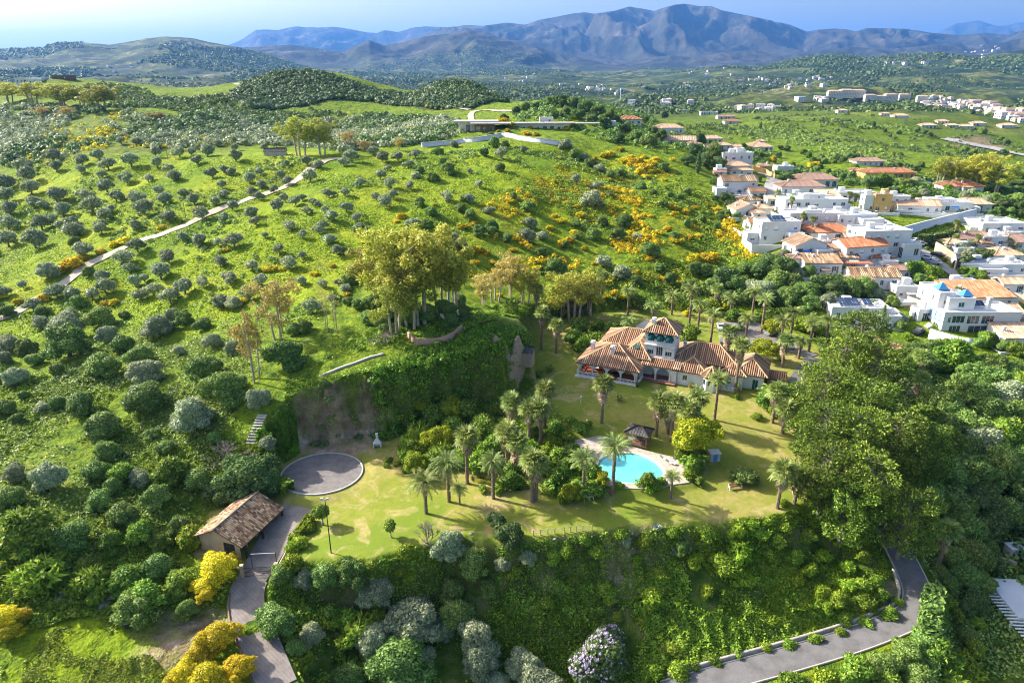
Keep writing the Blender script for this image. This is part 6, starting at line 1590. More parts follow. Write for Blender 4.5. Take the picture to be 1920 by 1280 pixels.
# veranda wing: open arcade on the front and left
mb = MB(); wall(mb, (0, 0), (13.5, 0), .25, 3.15, [(.35 + 3.22*i, .35 + 3.22*i + 2.9, .26, 2.85, True) for i in range(4)], .35)
wall(mb, (0, 12), (0, 0), .25, 3.15, [(.5 + 3.8*i, .5 + 3.8*i + 3.3, .26, 2.8, True) for i in range(3)], .35)
wall(mb, (13.5, 0), (13.5, 4), .25, 3.15, [(.6, 3.4, .26, 2.8, True)], .35)
mb.quad((.35, .35, 3.15), (13.15, .35, 3.15), (13.15, 12, 3.15), (.35, 12, 3.15))
mb.build('veranda_arcade', M['white'], villa)
mb = MB(); wall(mb, (3.6, 4.2), (13.5, 4.2), .25, 3.15, [(1, 2.6, .3, 2.4), (4.6, 6.4, .3, 2.4), (7.8, 9, 1, 2.2)], .2); wall(mb, (3.6, 12), (3.6, 4.2), .25, 3.15); mb.build('veranda_back_wall', M['ochre'], villa)
for o in [(1, 2.6, .3, 2.4), (4.6, 6.4, .3, 2.4), (7.8, 9, 1, 2.2)]: window(villa, (3.6, 4.2), (13.5, 4.2), o, bars=3)
mb = MB(); mb.quad((.0, .0, .262), (13.5, .0, .262), (13.5, 4.2, .262), (0, 4.2, .262)); mb.build('veranda_floor', M['terrafloor'], villa)
for i in range(5):
    mb = MB(); x = .19 + 3.22 * i; mb.lathe([(.2, .25), (.2, .45), (.14, .5), (.12, 2.0), (.2, 2.1), (.2, 2.2)], (x, -.22, 0), 10); mb.build('column', M['cream'], villa)
def balustrade(parent, a, b, z0, h=.85):
    mb = MB(); a = Vector(a); b = Vector(b); L = (b - a).length; d = (b - a) / L
    mb.bar((*a, z0 + h), (*b, z0 + h), .2, .12); mb.bar((*a, z0 + .08), (*b, z0 + .08), .2, .12)
    k = int(L / .28)
    for i in range(k + 1):
        c = a + d * (L * i / k); mb.lathe([(.05, .12), (.085, .3), (.04, .55), (.06, .78)], (c.x, c.y, z0), 6)
    return mb.build('balustrade', M['white'], parent)
balustrade(villa, (.1, -.5), (7.4, -.5), .2); balustrade(villa, (9.2, -.5), (13.4, -.5), .2); balustrade(villa, (-.3, .2), (-.3, 11.5), .2); balustrade(villa, (13.9, -.3), (13.9, 3.0), .2)
mb = MB(); mb.box(-.5, -.8, -1.5, 14.1, -.25, .2); mb.build('veranda_edge', M['white'], villa)
f, r = hip(0, 0, 13.5, 12, 3.2, 3.3, .6); roof('veranda_roof', f, M['tile'], villa, .44, .135, 5.0, ridges=r)
# raised roofs behind
mb = MB(); mb.box(1.5, 11.9, -1.5, 16, 22, 3.6); mb.build('rear_wall', M['white'], villa)
f, r = hip(1.5, 11, 16, 22, 3.65, 3.2, .5); roof('rear_roof', f, M['tile'], villa, .44, .135, 5.0, ridges=r)
mb = MB(); mb.box(10.5, 6, 0.3, 15.5, 16, 4.2); mb.build('link_wall', M['white'], villa)
f, r = hip(8.5, 5, 15.0, 17, 4.2, 2.9, .4); roof('link_roof', f, M['tile'], villa, .44, .135, 5.0, ridges=r)
# loggia between veranda and right wing
mb = MB(); wall(mb, (13.5, 4), (21.3, 4), .2, 3.45, [(.4, 3.0, .22, 3.15, True), (3.4, 6.2, .22, 3.15, True)], .3); mb.build('loggia_arcade', M['white'], villa)
for x in (13.9, 16.7, 19.9):
    mb = MB(); mb.lathe([(.2, .2), (.2, .4), (.14, .45), (.12, 2.0), (.2, 2.15)], (x, 3.85, 0), 10); mb.build('column', M['cream'], villa)
mb = MB(); wall(mb, (13.5, 7.2), (21.3, 7.2), .2, 3.1, [(2.8, 5.4, .25, 2.3)], .2); mb.build('loggia_back_wall', M['white'], villa); window(villa, (13.5, 7.2), (21.3, 7.2), (2.8, 5.4, .25, 2.3), bars=4)
mb = MB(); mb.quad((13.6, 2.6, .215), (21.2, 2.6, .215), (21.2, 7.2, .215), (13.6, 7.2, .215)); mb.build('loggia_floor', M['terrafloor'], villa)
roof('loggia_roof', [[(13.3, 3.5, 3.5), (22.2, 3.5, 3.5), (22.2, 7.1, 4.7), (13.3, 7.1, 4.7)]], M['tile'], villa, .44, .135, 5.0)
# tower
TX0, TX1, TY0, TY1 = 13.3, 19.9, 6.9, 13.2
to = [(.55, 2.0, 5.0, 6.9), (2.55, 4.05, 4.75, 7.1), (4.6, 6.1, 5.0, 6.9)]
t2 = [(.5, 2.1, 8.1, 9.85, True), (2.5, 4.1, 8.1, 9.85, True), (4.5, 6.1, 8.1, 9.85, True)]
mb = MB(); wall(mb, (TX0, TY0), (TX1, TY0), .2, 10.2, to + t2, .25); wall(mb, (TX1, TY0), (TX1, TY1), .2, 10.2, [(2.2, 3.8, 8.1, 9.7)]); wall(mb, (TX1, TY1), (TX0, TY1), .2, 10.2); wall(mb, (TX0, TY1), (TX0, TY0), .2, 10.2, [(2.2, 3.8, 8.1, 9.7)]); mb.build('tower_wall', M['white'], villa)
window(villa, (TX1, TY0), (TX1, TY1), (2.2, 3.8, 8.1, 9.7)); window(villa, (TX0, TY1), (TX0, TY0), (2.2, 3.8, 8.1, 9.7))
for o in to: window(villa, (TX0, TY0), (TX1, TY0), o, bars=3, shut=.45 if o[0] != 2.55 else 0, name='door' if o[0] == 2.55 else 'window')
for o in t2:
    window(villa, (TX0, TY0), (TX1, TY0), (o[0], o[1], o[2], o[3] - .6), bars=3)
    mb = MB(); c = (o[0] + o[1]) / 2 + TX0; k = 8; w = .98   # domed fabric awning
    for i in range(k):
        a0, a1 = math.pi * i / k, math.pi * (i + 1) / k
        for j in range(3):
            b0, b1 = math.pi / 2 * j / 3, math.pi / 2 * (j + 1) / 3
            P_ = lambda a, b: (c - w * math.cos(a), TY0 - .03 - .85 * math.sin(a) * math.sin(b) * 1.0, 9.0 + .95 * math.sin(a) * math.cos(b))
            mb.quad(P_(a0, b0), P_(a1, b0), P_(a1, b1), P_(a0, b1))
        x0 = c - w * math.cos(a0); x1 = c - w * math.cos(a1); y0 = TY0 - .03 - .85 * math.sin(a0); y1 = TY0 - .03 - .85 * math.sin(a1)
        mb.quad((x0, y0, 9.0), (x1, y1, 9.0), (x1, y1, 8.78), (x0, y0, 8.78))
    mb.build('awning', M['awning'], villa)
mb = MB(); mb.box(TX0 - .15, TY0 - .7, 7.25, TX1 + .15, TY0 - .02, 7.45)
for i in range(12): mb.box(TX0 + .3 + .53 * i, TY0 - .55, 7.0, TX0 + .45 + .53 * i, TY0 - .02, 7.25)
mb.build('cornice', M['white'], villa)
mb = MB(); mb.box(TX0 - .4, TY0 - .9, 4.35, TX1 + .4, TY0 - .02, 4.62); mb.build('balcony', M['cream'], villa)
rail(villa, [(TX0 - .3, TY0 - .8), (TX1 + .3, TY0 - .8)], 4.62, .35, 'white')
f, r = hip(TX0, TY0, TX1, TY1, 10.25, 2.5, .65); roof('tower_roof', f, M['tile'], villa, .44, .135, 5.0, ridges=r)
chimney(villa, 14.6, 8.6, 10.9, 1.7, .75); chimney(villa, 1.6, 5.6, 4.2, 1.9, .8); chimney(villa, 6.9, 3.4, 4.6, 2.0, .8); chimney(villa, 21.3, 12.4, 5.4, 1.2, .6)
# right wing
RW = {'f': [(1.3, 2.3, 1.0, 2.2)], 'r': [], 'l': []}
block(villa, 21.3, 4.4, 27, 12, .2, 3.1, ops=RW, base=-2)
f, r = hip(20.8, 4.4, 27.5, 13.5, 3.15, 2.2, .5); roof('wing_roof', f, M['tile'], villa, .44, .135, 5.0, ridges=r)
f, r = hip(19.5, 8.2, 33.5, 17.5, 4.2, 3.0, .5); roof('main_roof', f, M['tile'], villa, .44, .135, 5.0, ridges=r)
mb = MB(); mb.box(20, 9, .2, 33.3, 17, 4.2); mb.build('main_wall', M['white'], villa)
for x, y, z, w in ((21.8, 9.6, 5.0, 1.0), (28.7, 10.4, 5.5, .8)):
    mb = MB(); mb.quad((x, y, z + .12), (x + w, y, z + .12), (x + w, y + .9, z + .62), (x, y + .9, z + .62)); mb.box(x - .06, y - .06, z - .3, x + w + .06, y, z + .1); mb.build('skylight', M['blueglass'], villa)
mb = MB(); mb.quad((10.9, 6.3, 6.05), (12.0, 6.3, 6.05), (12.0, 7.4, 6.55), (10.9, 7.4, 6.55)); mb.build('skylight', M['shutter'], villa)
# octagonal bay with pointed roof
oc = (28.6, 5.0); mb = MB(); pr = [(oc[0] + 2.0 * math.cos(math.pi/8 + i * math.pi/4), oc[1] + 2.0 * math.sin(math.pi/8 + i * math.pi/4)) for i in range(8)]
for i in range(8): wall(mb, pr[i], pr[(i+1) % 8], -1.5, 3.1, [(.35, 1.2, 1.0, 2.3)] if i in (4, 5, 6) else [])
mb.build('bay_wall', M['white'], villa)
for i in (4, 5, 6): window(villa, pr[i], pr[(i+1) % 8], (.35, 1.2, 1.0, 2.3), bars=1)
ap = (oc[0], oc[1], 5.0); po = [(oc[0] + 2.6 * math.cos(math.pi/8 + i * math.pi/4), oc[1] + 2.6 * math.sin(math.pi/8 + i * math.pi/4), 3.15) for i in range(8)]
roof('bay_roof', [[po[i], po[(i+1) % 8], ap] for i in range(8)], M['tile'], villa, .4, .12, 1.0, ridges=[(p, ap) for p in po])
block(villa, 30.5, 6.6, 35.0, 14, .2, 3.1, ops={'f': [(.9, 2.1, .9, 2.2)], 'r': [], 'l': []}, base=-2)
f, r = hip(30.3, 6.8, 35.2, 14.5, 3.15, 1.9, .5); roof('wing_roof', f, M['tile'], villa, .44, .135, 5.0, ridges=r)
block(villa, 34.6, 8.0, 39.2, 16, -.4, 3.2, ops={'f': [(2.3, 3.5, -.2, 2.2)], 'r': [(2, 3, 1, 2.2)], 'l': []}, base=-2, glass='shutter', fr='cream')
f, r = hip(33.2, 8.0, 39.4, 17.5, 3.25, 2.5, .5); roof('wing_roof', f, M['tile'], villa, .44, .135, 5.0, ridges=r)
f, r = gable(39.7, 11, 43.3, 15, 1.9, 1.1, .3, 'x'); roof('shed_roof', f, M['tile'], villa, .44, .135, 5.0, ridges=r)
mb = MB(); mb.box(39.8, 11.1, -2, 43.2, 14.9, 1.9); mb.build('shed_wall', M['sandwall'], villa)
mb = MB(); mb.box(30.5, 5.0, -.5, 34.6, 6.5, .1); mb.box(36.4, 6.6, -.9, 38.6, 7.9, -.2); mb.build('porch_step', M['slab'], villa)
balustrade(villa, (31, 5.1), (34.4, 5.1), .1, .7)
# furniture on the veranda
def table(loc, rz, label, group=None, mat='wood', cat='table', r=.7):
    t = empty('round_table', loc, rz); tag(t, label, cat, group)
    MB().lathe([(r, .70), (r, .75)], seg=14).build('tabletop', M[mat], t)
    for a in range(4): MB().bar((.35 * math.cos(a * 1.57), .35 * math.sin(a * 1.57), 0), (.45 * math.cos(a * 1.57), .45 * math.sin(a * 1.57), .7), .06).build('leg', M[mat], t)
    return t
def vpt(u, v, z=0.0):
    c, s = math.cos(VR), math.sin(VR); return (V0[0] + c * u - s * v, V0[1] + s * u + c * v, z + .05)
def sofa(loc, rz, label, mat='redcloth', w=1.9, group=None):
    s = empty('sofa', loc, rz); tag(s, label, 'sofa', group)
    MB().box(-w/2, -.4, .12, w/2, .35, .40).build('seat', M[mat], s); MB().box(-w/2, .2, .4, w/2, .42, .85).build('backrest', M[mat], s)
    for sx in (-1, 1): MB().box(sx * w/2 - .1, -.4, .12, sx * w/2 + .1, .42, .6).build('armrest', M[mat], s)
    return s
sofa(vpt(1.9, 2.6, .27), VR, 'red cushioned sofa behind the leftmost veranda arch'); sofa(vpt(5.2, 2.9, .27), VR, 'red cushioned sofa behind the second veranda arch')
table(vpt(2.2, 1.2, .27), VR, 'small round table in front of the leftmost veranda arch sofa'); table(vpt(8.3, 2.2, .27), VR, 'round table behind the third veranda arch', mat='darkwood', r=.85)
def pot(loc, label, r=.35, h=.5, mat='terrafloor', leaf='broad', lh=.5, group=None):
    p = empty('plant_pot', loc); tag(p, label, 'plant pot', group)
    MB().lathe([(r * .7, 0), (r, h), (r * .85, h)], seg=10).build('pot', M[mat], p)
    L = [(0, 0, h + lh * .6, r * 1.2, r * 1.2, lh * .7)]
    link_obj('foliage', crown_mesh('pot_foliage', M[leaf], L, 160, .1, 5, under=1), p); return p
pot(vpt(13.9, -.9, 0), 'dark potted plant at the right front corner of the veranda', mat='iron'); pot(vpt(24.6, 3.4, 0), 'wide terracotta pot with a green plant before the white wing wall', r=.55)
pot(vpt(34.4, 5.0, 0), 'tall potted shrub with yellow-green leaves beside the porch', r=.45, h=.7, leaf='lime', lh=1.1)

# ------------------------------------------------------------ garage with tiled roof and the gate
def gpx(px, py, z): return Vector(at_z(px, py, z))
ga_ = Vector((-43.17, 88.75, -8.25))                      # right front foot of the garage
gdir = (gpx(527, 985, -7.6) - gpx(455, 1045, -8.3)); gdir.z = 0; GLEN = 9.8; ang = R(-18)
garage = empty('garage', (ga_.x, ga_.y, -8.25), ang); tag(garage, 'low garage with long weathered tile roof beside the sunken driveway', 'garage')
# local: +y runs along the building away from the gate, -x to the left
GW = 7.8; mb = MB()
wall(mb, (-GW, 0), (0, 0), 0, 3.0, [(GW - 3.2, GW - 1.0, .05, 2.5)], .3); wall(mb, (-GW, GLEN), (-GW, 0), 0, 3.0); wall(mb, (0, GLEN), (-GW, GLEN), 0, 3.0); wall(mb, (-.9, 2), (-.9, GLEN - 1.5), 0, 2.9, [(.7, 2.9, .05, 2.4), (3.5, 5.7, .05, 2.4)], .3)
mb.poly([(-GW, 0, 3), (0, 0, 3), (-GW * .52, 0, 4.9)]); mb.poly([(0, GLEN, 3), (-GW, GLEN, 3), (-GW * .52, GLEN, 4.9)])
mb.build('wall', M['sandwall'], garage)
for o in ((.7, 2.9, .05, 2.4), (3.5, 5.7, .05, 2.4)): window(garage, (-.9, 2), (-.9, GLEN - 1.5), o, 'iron', 'wood', 'door', bars=3)
window(garage, (-GW, 0), (0, 0), (GW - 3.2, GW - 1.0, .05, 2.5), 'iron', 'darkwood', 'door', bars=3)
rx = -GW * .52; roof('roof', [[(-GW - .7, -.6, 2.75), (rx, -.6, 5.0), (rx, GLEN + .8, 5.0), (-GW - .7, GLEN + .8, 2.75)], [(rx, -.6, 5.0), (.9, -.6, 2.75), (.9, GLEN + .8, 2.75), (rx, GLEN + .8, 5.0)]], M['tileold'], garage, .36, .13, .5, .16, [((rx, -.6, 5.0), (rx, GLEN + .8, 5.0))], M['greybark'])
for y in (.6, 4.8, GLEN + .3): MB().box(.45, y - .15, -1, .75, y + .15, 2.7).build('post', M['darkwood'], garage)
mb = MB(); mb.poly([(.9, .5, -.9), (1.9, .5, -.9), (1.6, GLEN, .15), (.9, GLEN, .15)]); mb.poly([(1.9, .5, -2.2), (1.9, .5, -.9), (1.6, GLEN, .15), (1.6, GLEN, -1.5)][::-1]); mb.poly([(.9, .5, -2.2), (1.9, .5, -2.2), (1.9, .5, -.9), (.9, .5, -.9)])
mb.build('ramp', M['sandwall'], garage)
gl, grt = gpx(459, 1080, -8.8), gpx(517, 1077, -8.8)
dg = (grt - gl); dg.z = 0; gate = empty('driveway_gate', (gl.x, gl.y, gl.z - .1), math.atan2(dg.y, dg.x)); tag(gate, 'dark iron gate closing the driveway below the garage', 'gate'); W_ = dg.length
for i in range(2):
    mb = MB(); a, b = W_ * i / 2 + .03, W_ * (i + 1) / 2 - .03
    for z in (.15, .9, 1.7): mb.bar((a, 0, z), (b, 0, z), .06)
    for j in range(15): mb.bar((a + (b - a) * j / 14, 0, .1), (a + (b - a) * j / 14, 0, 1.75), .03)
    mb.build('gate_leaf', M['iron'], gate)
for x in (-.25, W_ + .25):
    MB().box(x - .25, -.25, -1, x + .25, .25, 2.2).box(x - .3, -.3, 2.2, x + .3, .3, 2.3).build('pillar', M['sandwall'], gate)
gb = gpx(490, 1058, -8.0); bar_ = empty('overhead_bar', (gb.x, gb.y, -8.2), math.atan2(dg.y, dg.x)); tag(bar_, 'thin horizontal bar with a yellow light strip above the driveway', 'bar')
MB().bar((-1.4, 0, 2.3), (2.4, 0, 2.3), .08).build('beam', M['steel'], bar_)
for x in (-1.4, 2.4): MB().bar((x, 0, -.5), (x, 0, 2.35), .08).build('post', M['iron'], bar_)
# lamp post on the lawn
P = hit(621, 1036); lp = empty('lamp_post', P); tag(lp, 'tall thin dark lamp post with two floodlights on the lawn', 'lamp post'); H = height_to(P, 936)
MB().tube([(0, 0, -.5), (0, 0, H)], [.1, .06], 8).build('pole', M['iron'], lp); MB().box(-.5, -.04, H, .5, .04, H + .08).build('bracket', M['steel'], lp)
for x in (-.42, .42): MB().box(x - .2, -.3, H + .08, x + .2, .05, H + .35).build('floodlight', M['steel'], lp)
# ------------------------------------------------------------ pool, gazebo, benches, arena
water_poly = [(p[0], p[1]) for p in POOL]
m, nt, out = new_mat('pool_water'); N = NT(nt)
g = N.n('ShaderNodeNewGeometry'); p = N.n('ShaderNodeBsdfPrincipled')
c = N.ramp(N.noise(g.outputs['Position'], .25, 3), [(.3, (.09, .50, .54)), (.7, (.18, .62, .62))]); N.l(c, p.inputs['Base Color']); p.inputs['Roughness'].default_value = .08
N.l(N.bump(N.noise(g.outputs['Position'], 2.2, 3), .12, .05), p.inputs['Normal']); N.l(p.outputs[0], out.inputs['Surface']); M['poolwater'] = m
ps = smooth_line([(x, y, 0) for x, y in water_poly] + [(*water_poly[0], 0)], 5)[:-1]
pz = -2.42
pw = MB(); pw.poly([(q[0], q[1], pz - .18) for q in ps][::-1]); w = pw.build('pool_water', M['poolwater']); tag(w, kind='structure')
mb = MB(); c0 = ps.mean(0); n = len(ps)
for i in range(n):
    a, b = ps[i], ps[(i+1) % n]; ao = c0 + (a - c0) * 1.075; bo = c0 + (b - c0) * 1.075; ai = c0 + (a - c0) * .995; bi = c0 + (b - c0) * .995
    mb.quad((ai[0], ai[1], pz + .06), (bi[0], bi[1], pz + .06), (bo[0], bo[1], pz + .06), (ao[0], ao[1], pz + .06)); mb.quad((bi[0], bi[1], pz - 1), (ai[0], ai[1], pz - 1), (ai[0], ai[1], pz + .06), (bi[0], bi[1], pz + .06)); mb.quad((ao[0], ao[1], pz - .6), (bo[0], bo[1], pz - .6), (bo[0], bo[1], pz + .06), (ao[0], ao[1], pz + .06))
o = mb.build('pool_coping', M['cream']); tag(o, kind='structure')
# paved terrace round the pool as a ring
TERR = [(1062,842),(1075,826),(1105,820),(1128,817),(1150,822),(1172,828),(1190,838),(1235,850),(1262,856),(1290,862),(1298,885),(1297,902),(1262,908),(1240,914),(1215,916),(1180,915),(1150,912),(1125,905),(1095,880)]
T3 = [at_z(*q, pz) for q in TERR]; TT = smooth_line(T3 + [T3[0]], 4)[:-1]
def ang_sort(A, c): return sorted(A, key=lambda q: math.atan2(q[1] - c[1], q[0] - c[0]))
co = ps.mean(0); mb = MB(); K = 72
def ray_r(poly, a):
    best = 0
    for i in range(len(poly)):
        p_, q_ = poly[i], poly[(i+1) % len(poly)]; ex, ey = q_[0] - p_[0], q_[1] - p_[1]; dx, dy = math.cos(a), math.sin(a)
        den = dx * ey - dy * ex
        if abs(den) < 1e-9: continue
        t = ((p_[0] - co[0]) * ey - (p_[1] - co[1]) * ex) / den; u = ((p_[0] - co[0]) * dy - (p_[1] - co[1]) * dx) / den
        if t > 0 and -1e-6 <= u <= 1 + 1e-6: best = max(best, t)
    return best
for i in range(K):
    a0, a1 = 2*math.pi*i/K, 2*math.pi*(i+1)/K; r0, r1 = ray_r(ps, a0) * 1.07, ray_r(ps, a1) * 1.07; R0, R1 = max(ray_r(TT, a0), r0 + .6), max(ray_r(TT, a1), r1 + .6)
    f_ = lambda r, a, z: (co[0] + r * math.cos(a), co[1] + r * math.sin(a), z)
    mb.quad(f_(r0, a0, pz + .02), f_(R0, a0, pz + .02), f_(R1, a1, pz + .02), f_(r1, a1, pz + .02)); mb.quad(f_(R0, a0, pz - 1.2), f_(R1, a1, pz - 1.2), f_(R1, a1, pz + .02), f_(R0, a0, pz + .02))
o = mb.build('pool_terrace', M['crazy']); tag(o, kind='structure')
def lounger(loc, rz, label, group='sun loungers at the pool'):
    s = empty('sun_lounger', loc, rz); tag(s, label, 'sun lounger', group)
    MB().box(-.32, -.9, .28, .32, .4, .34).build('seat', M['frame'], s); mb = MB(); mb.poly([(-.32, .4, .34), (.32, .4, .34), (.32, .95, .72), (-.32, .95, .72)]); mb.poly([(-.32, .4, .28), (-.32, .95, .66), (.32, .95, .66), (.32, .4, .28)]); mb.build('backrest', M['frame'], s)
    for x in (-.27, .27):
        for y in (-.8, .35): MB().box(x - .03, y - .03, 0, x + .03, y + .03, .28).build('leg', M['frame'], s)
for (x, y), l in (((1247, 862), 'white sun lounger nearest the gazebo'), ((1258, 869), 'white sun lounger between two others by the pool'), ((1271, 866), 'white sun lounger nearest the yellow-blossomed tree')):
    p_ = at_z(x, y, pz + .03); lounger(p_, R(60), l)
def bench(loc, rz, label, seat, frame_, w=2.2):
    s = empty('garden_bench', loc, rz); tag(s, label, 'bench')
    for i in range(3): MB().box(-w/2, -.25 + .2 * i, .42, w/2, -.1 + .2 * i, .46).build('seat_slat', M[seat], s)
    for i in range(2): MB().box(-w/2, .32, .55 + .2 * i, w/2, .36, .7 + .2 * i).build('back_slat', M[seat], s)
    for sx in (-1, 1):
        mb = MB(); x = sx * w/2; mb.box(x - .05, -.3, 0, x + .05, -.2, .7); mb.box(x - .05, .28, 0, x + .05, .38, .95); mb.box(x - .05, -.3, .62, x + .05, .38, .7); mb.box(x - .05, -.3, .36, x + .05, .38, .43); mb.build('end_frame', M[frame_], s)
P = hit(1100, 934); bench(P, R(0), 'grey-white slatted bench against the pool planting', 'frame', 'frame'); P = hit(1378, 916); bench(P, R(12), 'white bench with red-brown slats on the lawn', 'redwood', 'white')
# gazebo
P = hit(1197, 826); gz_ = empty('gazebo', P, R(-28)); tag(gz_, 'open timber gazebo with dark hipped roof on the lawn', 'gazebo')
for x in (-1.9, 1.9):
    for y in (-1.4, 1.4): MB().box(x - .1, y - .1, -.4, x + .1, y + .1, 2.2).build('post', M['wood'], gz_)
f, r = hip(-1.9, -1.4, 1.9, 1.4, 2.2, 1.0, .5); roof('roof', f, M['blackshade'], gz_, .5, .05, 4, .1, r, M['darkwood'])
MB().box(-2.1, -1.6, -.3, 2.1, 1.6, .08).build('floor', M['wood'], gz_)
pt = empty('picnic_table', (P[0], P[1], P[2] + .08), R(-28)); tag(pt, 'dark picnic table under the gazebo roof', 'table')
MB().box(-.9, -.4, .7, .9, .4, .76).build('tabletop', M['wood'], pt)
for sy in (-1, 1): MB().box(-.9, sy * .75 - .13, .42, .9, sy * .75 + .13, .47).build('bench_seat', M['wood'], pt)
for sx in (-.6, .6): MB().bar((sx, -.8, 0), (sx, .2, .7), .08).bar((sx, .8, 0), (sx, -.2, .7), .08).build('leg', M['wood'], pt)
for i, (x, y) in enumerate([(1182, 823), (1187, 826)]):
    q = hit(x, y); b_ = empty('plank_bench', q, R(-28)); tag(b_, ['weathered plank bench farther left of the gazebo', 'weathered plank bench right beside the gazebo step'][i], 'bench')
    MB().box(-1.0, -.15, .38, 1.0, .15, .44).build('seat', M['frame'], b_)
    for sx in (-.8, .8): MB().box(sx - .05, -.12, 0, sx + .05, .12, .38).build('leg', M['frame'], b_)
# small kiosk behind the flowering tree, stone barbecue under the cliff, satellite dishes, low wall, ruin
q = hit(1338, 862); k_ = empty('garden_kiosk', q, R(5)); tag(k_, 'small blue-white kiosk behind the yellow-blossomed tree', 'kiosk'); MB().box(-.9, -.7, 0, .9, .7, 1.7).build('body', M['paleconc'], k_); MB().box(-1.05, -.85, 1.7, 1.05, .85, 1.8).build('roof', M['steel'], k_); MB().box(-.4, -.73, .1, .4, -.7, 1.5).build('door', M['bluewall'], k_)
q = hit(708, 838); b_ = empty('barbecue', q, R(5)); tag(b_, 'white masonry barbecue with tall chimney below the cliff', 'barbecue'); MB().box(-.8, -.4, 0, -.6, .5, .9).box(.6, -.4, 0, .8, .5, .9).box(-.8, -.4, .9, .8, .5, 1.0).box(-.8, .35, 0, .8, .5, .9).build('hearth', M['white'], b_)
mb = MB(); mb.poly([(-.7, -.3, 1.0), (.7, -.3, 1.0), (.2, -.05, 1.9), (-.2, -.05, 1.9)]); mb.poly([(.7, .5, 1.0), (-.7, .5, 1.0), (-.2, .3, 1.9), (.2, .3, 1.9)]); mb.poly([(-.7, .5, 1.0), (-.7, -.3, 1.0), (-.2, -.05, 1.9), (-.2, .3, 1.9)]); mb.poly([(.7, -.3, 1.0), (.7, .5, 1.0), (.2, .3, 1.9), (.2, -.05, 1.9)]); mb.build('hood', M['white'], b_); MB().box(-.2, -.05, 1.9, .2, .3, 2.9).box(-.26, -.1, 2.9, .26, .35, 3.0).build('chimney', M['white'], b_)
for i, (x, y, l) in enumerate([(832, 602, 'white satellite dish left of its twin near the ruin'), (861, 600, 'larger white satellite dish right of its twin')]):
    q = hit(x, y); d_ = empty('satellite_dish', q, R(-40 + i * 30)); tag(d_, l, 'satellite dish', 'satellite dishes'); MB().tube([(0, 0, -.3), (0, 0, 1.0)], .06).build('mast', M['steel'], d_)
    mb = MB(); nn = 14; rr = .75 + .2 * i
    for ring in range(3):
        for k in range(nn):
            a0, a1 = 6.283*k/nn, 6.283*(k+1)/nn; s0, s1 = rr*ring/3, rr*(ring+1)/3
            f_ = lambda s_, a: (s_*math.cos(a), -.35 - .25 + .3*s_*s_ - .35*s_*math.sin(a), 1.3 + s_*math.sin(a))
            mb.quad(f_(s0, a0), f_(s1, a0), f_(s1, a1), f_(s0, a1))
    mb.build('dish', M['frame'], d_); MB().bar((0, -.4, 1.2), (0, -1.1, 1.4), .05).build('receiver_arm', M['steel'], d_)
wl = drape_line([(766,632),(780,646)], .4); wl2 = drape_line([(780,646),(815,645),(845,636),(866,618)], .5)
low = empty('low_brick_wall', tuple(wl2[0])); tag(low, 'curved pink brick retaining wall round the grass terrace', 'wall')
for nm, ln in (('short_wing', wl), ('long_wing', wl2)):
    o = kerb_line(nm, ln, 0, .4, 1.3, 'pinkwall', own_z=False, kind=None); o.parent = low; o.matrix_parent_inverse = Matrix.Translation(-Vector(low.location))
o = kerb_line('stone_path_edge', drape_line([(758,678),(790,668),(830,655),(870,640),(895,632)], .6), 0, .5, .3, 'slab', own_z=False)
o = kerb_line('stone_path_edge', drape_line([(600,706),(640,690),(690,672),(720,664)], .6), 0, .6, .3, 'slab', own_z=False)
# ruin: broken rubble walls standing at the cliff head
q = hit(945, 640); ru = empty('ruined_tower', (q[0], q[1], 3.0), R(-20)); tag(ru, 'ruined rubble-stone building with jagged walls at the cliff head', 'ruin')
rr_g = random.Random(4)
def jag(a, b, z0, hs, t, name):
    mb = MB(); a = Vector(a); b = Vector(b); n = len(hs) - 1; d = (b - a).normalized(); nn = Vector((-d.y, d.x)) * t
    for i in range(n):
        p0 = a + (b - a) * i / n; p1 = a + (b - a) * (i + 1) / n; h0, h1 = hs[i], hs[i + 1]
        mb.quad((*p0, z0), (*p1, z0), (*p1, h1), (*p0, h0)); q0, q1 = p0 + nn, p1 + nn
        mb.quad((*q1, z0), (*q0, z0), (*q0, h0 - .2), (*q1, h1 - .2)); mb.quad((*p0, h0), (*p1, h1), (*q1, h1 - .2), (*q0, h0 - .2))
    for p_, q_, h in ((a, a + nn, hs[0]), (b, b + nn, hs[-1])): mb.quad((*p_, z0), (*q_, z0), (*q_, h - .2), (*p_, h))
    mb.build(name, M['ruin'], ru)
jag((-3, -2), (2.2, -2), -6, [5.5, 7.5, 9.2, 8.2, 6.5, 6.9, 4.2], .6, 'front_wall'); jag((2.2, -2), (3.4, 4), -6, [4.2, 5.2, 7.8, 8.4, 6.0, 5.0], .6, 'side_wall'); jag((-3, -2), (-1.8, 4), -6, [5.5, 6.6, 8.0, 7.6, 5.2], -.6, 'side_wall')
jag((-5.5, -5), (-2.8, -2), -6, [2.5, 3.8, 3.2, 5.0], .6, 'buttress')
q = hit(985, 672); sh = empty('slate_shed', q, R(-15)); tag(sh, 'small dark grey shed below the ruin', 'shed'); MB().box(-1.8, -1.4, -1.5, 1.8, 1.4, 2.0).build('wall', M['ruin'], sh); f, r = gable(-1.8, -1.4, 1.8, 1.4, 2.0, .9, .3); roof('roof', f, M['blackshade'], sh, .5, .05, 4, .1, r, M['iron'])
